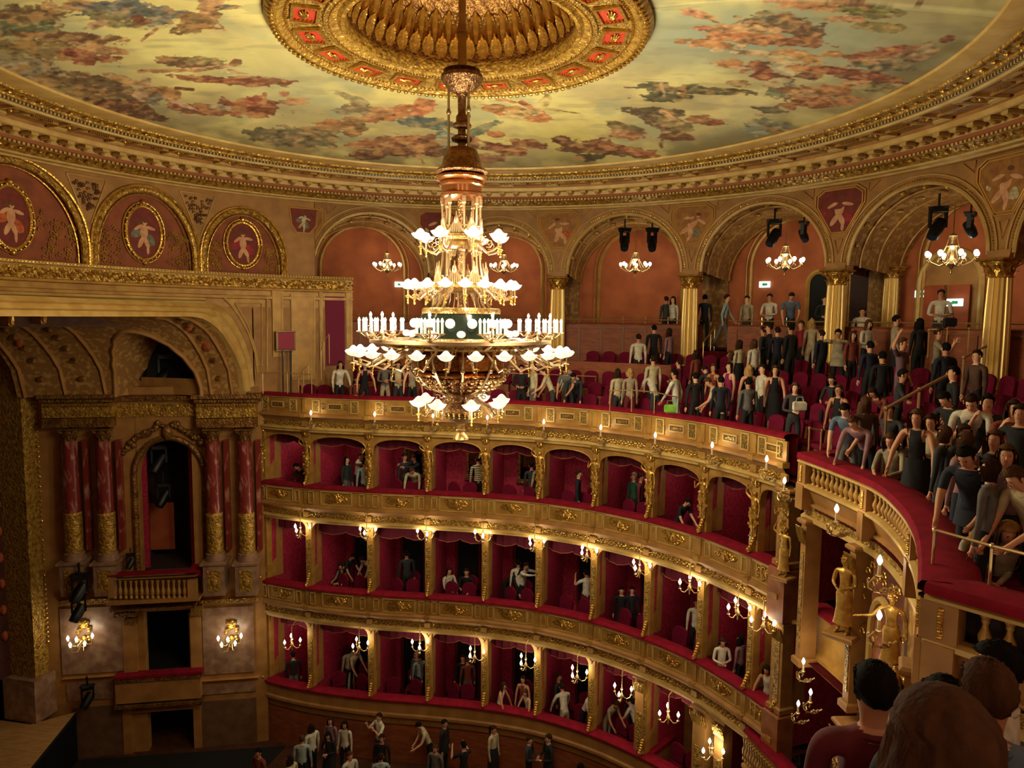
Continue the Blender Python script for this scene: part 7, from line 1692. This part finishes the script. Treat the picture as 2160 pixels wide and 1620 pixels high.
# people in the boxes: (tier, u, v head, depth behind the front, ...)
BOX=[
(3,585,955,.5,'seat',LK,'white','black','black haired person in a white shirt and dark vest sitting in the first upper box',-.9,1.0,None),
(3,625,978,.6,'bend',SB,'black','black','person in black bent over in the first upper box',.9,1.0,None),
(3,646,943,.9,'stand',LD,'white','black','person in a white top standing at the right in the first upper box',-1.4,.97,None),
(3,732,962,.7,'stand',LK,'charcoal','grey','dark haired person in a dark top in the second upper box, left one',-1.0,.97,None),
(3,762,946,1.2,'hug',S,'white','black','person in a white shirt holding arms forward in the second upper box',-1.2,1.0,None),
(3,778,968,.6,'stand',SB,'lightblue','black','person in a pale mint shirt in the second upper box, right one',3.0,.97,None),
(3,853,938,1.5,'stand',SB,'charcoal','black','person in dark clothes deep in the third upper box, left one',-.6,1.0,None),
(3,873,948,1.1,'hug',S,'navy','black','person in a dark jacket reaching out in the third upper box',1.0,1.0,None),
(3,870,985,.35,'bend',('short','brown'),'cream','black','person in a cream shirt leaning both hands on the rail of the third upper box',.2,1.0,None),
(3,1008,960,.9,'stand',S,'striped','black','person in a black and white striped jumper in the fourth upper box',3.1,1.0,None),
(3,1120,966,1.0,'stand',SB,'charcoal','black','person in a black hoodie in the fifth upper box, left one',3.0,.95,None),
(3,1140,972,.6,'wave',S,'beige','lime','person in beige and lime green raising hands in the fifth upper box',3.0,.97,None),
(3,1220,990,.8,'stand',S,'navy','black','person in a dark teal jumper in the sixth upper box',-1.2,.97,None),
(3,1340,982,.9,'stand',('short','grey'),'green','black','person in a dark green jacket in the seventh upper box, left of two',1.2,.97,None),
(3,1352,984,.6,'stand',S,'burgundy','black','person in a burgundy jumper in the seventh upper box, right of two',-1.0,.97,None),
(3,1452,1052,.5,'lean',SB,'black','black','person in black stooping in the eighth upper box',-.5,.9,None),
(3,1503,1050,.7,'bend',SR,'white','black','person in white with bare arm behind the caryatid of the eighth upper box',1.0,.95,None),
(3,1610,1098,.4,'bend',S,'white','black','person in a white shirt bent over the rail of the last upper box',.6,1.0,None),
(2,765,1146,.9,'bend',S,'white','black','person in a white shirt bending in the second middle box',1.0,1.0,None),
(2,745,1160,.6,'lean',SB,'black','black','person in a black suit in the second middle box',-.9,.95,None),
(2,703,1183,.5,'seatf',LD,'beige','black','person with dark hair sitting low beside the first pillar of the middle boxes',.7,.95,None),
(2,725,1186,.4,'seatf',LD,'black','black','person in black leaning on the rail of the second middle box',.3,.95,None),
(2,858,1150,.9,'stand',SB,'charcoal','black','large person in dark clothes standing in the third middle box',3.0,1.03,None),
(2,946,1182,.7,'seat',LD,'white','black','long haired person in white sitting in the fourth middle box, left one',-.6,1.0,None),
(2,984,1187,.6,'seat',S,'black','black','person in a black top sitting in the fourth middle box, right one',.4,1.0,None),
(2,1092,1120,1.5,'stand',SB,'white','black','person in a white shirt and black trousers in the fifth middle box, rear one',3.0,1.0,None),
(2,1110,1140,1.0,'hug',S,'white','black','person in a dark vest over white in the fifth middle box',-.9,.97,None),
(2,1100,1170,.7,'bend',LK,'black','black','person in black bending in the fifth middle box',-.9,1.0,None),
(2,1238,1155,.8,'photo',SB,'white','burgundy','person in a white shirt holding a phone in the sixth middle box',2.9,1.0,None),
(2,1312,1237,.6,'stand',SB,'black','black','person in a black suit in the seventh middle box, left of two',.3,.9,None),
(2,1334,1236,.6,'stand',SB,'navy','black','person in a navy suit in the seventh middle box, right of two',.0,.9,None),
(2,1470,1250,.9,'stand',S,'white','black','person in a white long sleeved shirt standing in the eighth middle box',.4,1.0,None),
(2,1525,1345,.4,'frontf',('bob','dark'),'white','charcoal','person with curly dark hair and suspenders over a white shirt in the ninth middle box',.2,.92,None),
(2,1562,1338,.5,'standf',LK,'pink','black','long haired person in pale pink seen from behind in the ninth middle box',2.6,.92,None),
(2,1603,1410,.35,'railf',LK,'white','black','person with long black hair in white at the rail of the last middle box',.9,.9,None),
(1,618,1375,.7,'stand',SB,'black','grey','person in a black jacket behind the first hanging lamp of the lowest boxes',2.9,.97,None),
(1,735,1352,1.1,'stand',LD,'beige','black','person in a light jacket turned away in the second lowest box, left one',2.4,1.0,None),
(1,755,1365,.8,'lean',S,'cream','cream','person in cream stooping in the second lowest box',-.9,1.0,None),
(1,812,1370,.8,'stand',SB,'white','black','person in a white shirt seen from behind in the third lowest box, left one',3.1,.97,None),
(1,880,1345,1.4,'stand',LL,'grey','black','person in grey deep in the third lowest box',.8,1.0,None),
(1,885,1362,.9,'stand',S,'lightblue','black','person in pale blue behind the third hanging lamp of the lowest boxes',2.9,.97,None),
(1,976,1352,1.3,'stand',S,'black','black','person in a black suit deep in the fourth lowest box',.2,1.0,None),
(1,985,1385,.7,'stand',SR,'rust','grey','person in a rust coloured top seen from behind in the fourth lowest box',3.0,.97,None),
(1,1062,1438,.4,'railf',LD,'white','black','person in white sitting at the rail of the fifth lowest box, left one',-1.0,.92,None),
(1,1105,1425,.8,'dress',LD,'rust','black','person in a sleeveless top behind the seated one in the fifth lowest box',.6,.95,None),
(1,1108,1455,.35,'railf',('bob','brown'),'cream','black','person in a cream blouse bent over the rail of the fifth lowest box',1.0,.85,None),
(1,1170,1418,.9,'stand',S,'charcoal','black','person in a charcoal suit in the sixth lowest box, left of two',-1.0,1.0,None),
(1,1185,1440,.5,'rail',('short','dark'),'white','beige','person in a white shirt seen from behind in the sixth lowest box, right of two',2.9,1.0,None),
(1,1273,1466,.5,'lean',S,'white','black','person in a white shirt at the rail of the seventh lowest box, left one',-.8,.95,None),
(1,1300,1480,.35,'lean',S,'beige','beige','person in a beige shirt bending at the rail of the seventh lowest box',-.6,.95,None),
(1,1325,1470,.6,'lean',S,'white','black','person in a white shirt turned away in the seventh lowest box, right one',2.4,.95,None),
(1,1340,1425,1.2,'stand',SB,'black','black','tall person in a black suit and tie deep in the seventh lowest box',.3,1.05,None),
]
for (tr,u,v,d,pose,hair,top,bot,lab,rz,h,skirt) in BOX:
    rz=pi-rz; zr=TIER[tr]; H=headtop(pose,h); p,n=tp_at_u(u,zr,-d); zf=zr-.88
    # slide along the depth so that the head meets the point seen
    best=None
    for k in range(26):
        dd=.3+.045*k; p,n=tp_at_u(u,zf+H,-dd); _,vv,_=np_proj(p.x,p.y,zf+H); e=abs(float(vv)-v)+3*abs(dd-d)
        if best is None or e<best[0]: best=(e,p)
    p=best[1]
    for i_ in TI:
        g_=TN[i_]; tg_=Vector((g_.y,-g_.x,0)); r_=p-TP[i_]; lt=r_.dot(tg_)
        if abs(lt)<.34 and 0<-r_.dot(g_)<3: p=p+tg_*((.34 if lt>0 else -.34)-lt)
    ox,oy=headoff(pose,rz+.15,h); person(p.x-ox,p.y-oy,zf,rz+.15,pose,hair,top,bot,lab,h,skirt)
# parterre crowd
ZPF=-13.75
PAR=[
(545,1578,'stand',SB,'rust','black','person in an orange brown top at the bottom left below the boxes',.5,1.0,None),
(612,1592,'stand',LD,'cream','black','person in cream partly cut off at the bottom left of the standing crowd',2.0,1.0,None),
(637,1550,'stand',('short','brown'),'lightblue','black','person in a white shirt seen from behind at the left of the standing crowd',3.0,1.0,None),
(657,1525,'stand',LD,'white','black','person in a white blouse second from left in the standing crowd',2.2,1.0,None),
(692,1543,'frontf',LK,'black','black','person in a black dress with dark hair in the standing crowd',.2,.97,'gown'),
(697,1512,'standf',LD,'pink','black','long haired person behind the black dress in the standing crowd',.3,.97,None),
(727,1520,'standf',LK,'white','black','long haired person in a white shirt and black vest in the standing crowd',.2,1.0,None),
(738,1585,'stand',SR,'white','black','person in white with cropped hair at the bottom edge of the crowd',-.8,1.0,None),
(800,1502,'photo',S,'white','black','person in a white shirt with a hand raised to the face standing by the wall',.8,1.02,None),
(805,1548,'stand',S,'black','black','person in a black jacket over white in front of the hand raiser',.2,1.0,None),
(803,1588,'stand',S,'lightblue','black','person in a pale shirt at the very bottom in front of the black jacket',3.0,1.0,None),
(885,1518,'lean',SB,'cream','black','person in a cream shirt bending the head with one arm up in the standing crowd',1.2,1.0,None),
(938,1516,'stand',SB,'black','black','person in a long black coat turned right in the standing crowd',-1.2,1.0,'jacket'),
(918,1570,'stand',SR,'grey','black','person in grey low between the cream shirt and the black coat',.4,.97,None),
(978,1563,'photo',SB,'black','black','person in black holding a phone right of the black coat',2.6,1.0,None),
(1042,1520,'standf',PD,'cream','black','person with a dark ponytail in a cream top and black skirt',-.9,1.0,'skirt'),
(1117,1552,'front',S,'charcoal','black','person in dark clothes facing the tall black suit',-1.2,.97,None),
(1155,1525,'front',S,'black','black','tall person in a black suit over white at the right of the standing crowd',1.2,1.05,'jacket'),
(1218,1562,'bend',LK,'black','black','dark haired person bending forward right of the tall black suit',.9,1.0,None),
]
for (u,v,pose,hair,top,bot,lab,rz,h,skirt) in PAR:
    rz=pi-rz; H=headtop(pose,h); q=at(u,v,ZPF+H); ox,oy=headoff(pose,rz,h); X_,Y_=q.x-ox,q.y-oy; w_,nw=tp_at_u(u,-13,.35); Y_=min(Y_,w_.y); person(X_,Y_,ZPF,rz,pose,hair,top,bot,lab,h,skirt)
# one more in the centre box and in the lower one
q=atd(1720,1590,9.6)
person(at(1665,1535,-9.0).x,at(1665,1535,-9.0).y,-10.5,.9,'seat',SR,'cream','beige','person in a cream shirt sitting behind the lowest red rail at the bottom right')
person(at(1700,1530,-9.0).x,at(1700,1530,-9.0).y,-10.45,.4,'seat',SB,'black','black','person in black sitting behind the lowest red rail at the bottom right')
# carried things
def prop(name,label,cat,loc,mesher,rz=0):
    root=thing(name,label,cat,loc,rz); mesher(root); return root
def bagm(col):
    def f(root):
        mb=MB(); mb.box((0,0,.11),(.26,.1,.2),bev=.03); mb.obj('bag_body',col,root); mb=MB(); mb.tube([(-.08,0,.2),(-.06,0,.3),(.06,0,.3),(.08,0,.2)],.008,5); mb.obj('handle',col,root,True)
    return f
prop('handbag','small white handbag held by the person in the dark grey jumper','bag',tuple(atd(1686,868,14.6)),bagm(CL['white']))
prop('plastic_bag','lime green plastic bag held at the gallery rail','bag',tuple(atd(1413,872,16.6)),bagm(CL['lime']))
prop('backpack','black backpack on the person leaning on the upper brass rail','bag',tuple(atd(2003,690,15.8)),bagm(CL['black']))
prop('handbag','burgundy handbag beside the blond pair behind the near railing','bag',tuple(atd(2050,1235,6.9)),bagm(CL['burgundy']))
# ================================================================ LAMPLIGHT
def pl(x,y,z,e,r=.3,c=(1,.89,.60)):
    l=bpy.data.lights.new('lamplight','POINT'); l.energy=e; l.color=c; l.shadow_soft_size=r; o=bpy.data.objects.new('lamplight',l); o.location=(x,y,z); COL.objects.link(o)
GL=1.0
for i in range(6):
    a=2*pi*i/6; pl(CX+1.95*math.cos(a),CY+1.95*math.sin(a),zc_(690),130*GL,.15)
for i in range(4):
    a=2*pi*i/4+.4; pl(CX+1.15*math.cos(a),CY+1.15*math.sin(a),zc_(585),150*GL,.12); pl(CX+.95*math.cos(a),CY+.95*math.sin(a),zc_(488),150*GL,.1); pl(CX+1.0*math.cos(a),CY+1.0*math.sin(a),zc_(866),70*GL,.12)
for o in list(COL.objects):
    if o.name.startswith('gallery_chandelier'): pl(o.location.x,o.location.y,o.location.z+.1,34,.25)
    elif o.name.startswith('hanging_lamp'): pl(o.location.x,o.location.y,o.location.z+.1,17,.12,(1,.87,.6))
    elif o.name.startswith('candle_bracket'): pl(o.location.x,o.location.y,o.location.z+.25,5,.06,(1,.87,.6))
    elif o.name.startswith('wall_sconce'): p=o.location+WN*.5; pl(p.x,p.y,p.z+.05,13,.15,(1,.87,.6))
for o in COL.objects:
    if o.parent is None and o.type=='EMPTY' and 'label' in o and 'category' not in o and o.get('kind')!='structure': print('nocat',o.name)

for x,y,z in ((-4.5,-1.5,1.6),(1.5,-2.2,1.6),(6.8,1.2,1.6)): pl(x,y,z,90,.4)   # the same small chandeliers hang in the arches behind the viewer

for t_ in (3,2,1):                                # unseen point light added in every box to brighten its interior
    for k in range(10 if t_>1 else 8):
        a,b=TI[k],(TI[k+1] if k+1<len(TI) else len(TP)-1); m_=(a+b)//2; q=(TP[a]+TP[b])/2-TN[m_]*1.25; pl(q.x,q.y,TIER[t_+1]-1.5,6.5 if t_==3 else 3.5,.1,(1,.87,.62))

for x,y,z in ((3.3,4.3,-2.9),(1.2,3.9,-3.0),(2.6,5.6,-3.4)): pl(x,y,z,9,.12)   # candle lamps of the near gallery front, below the frame
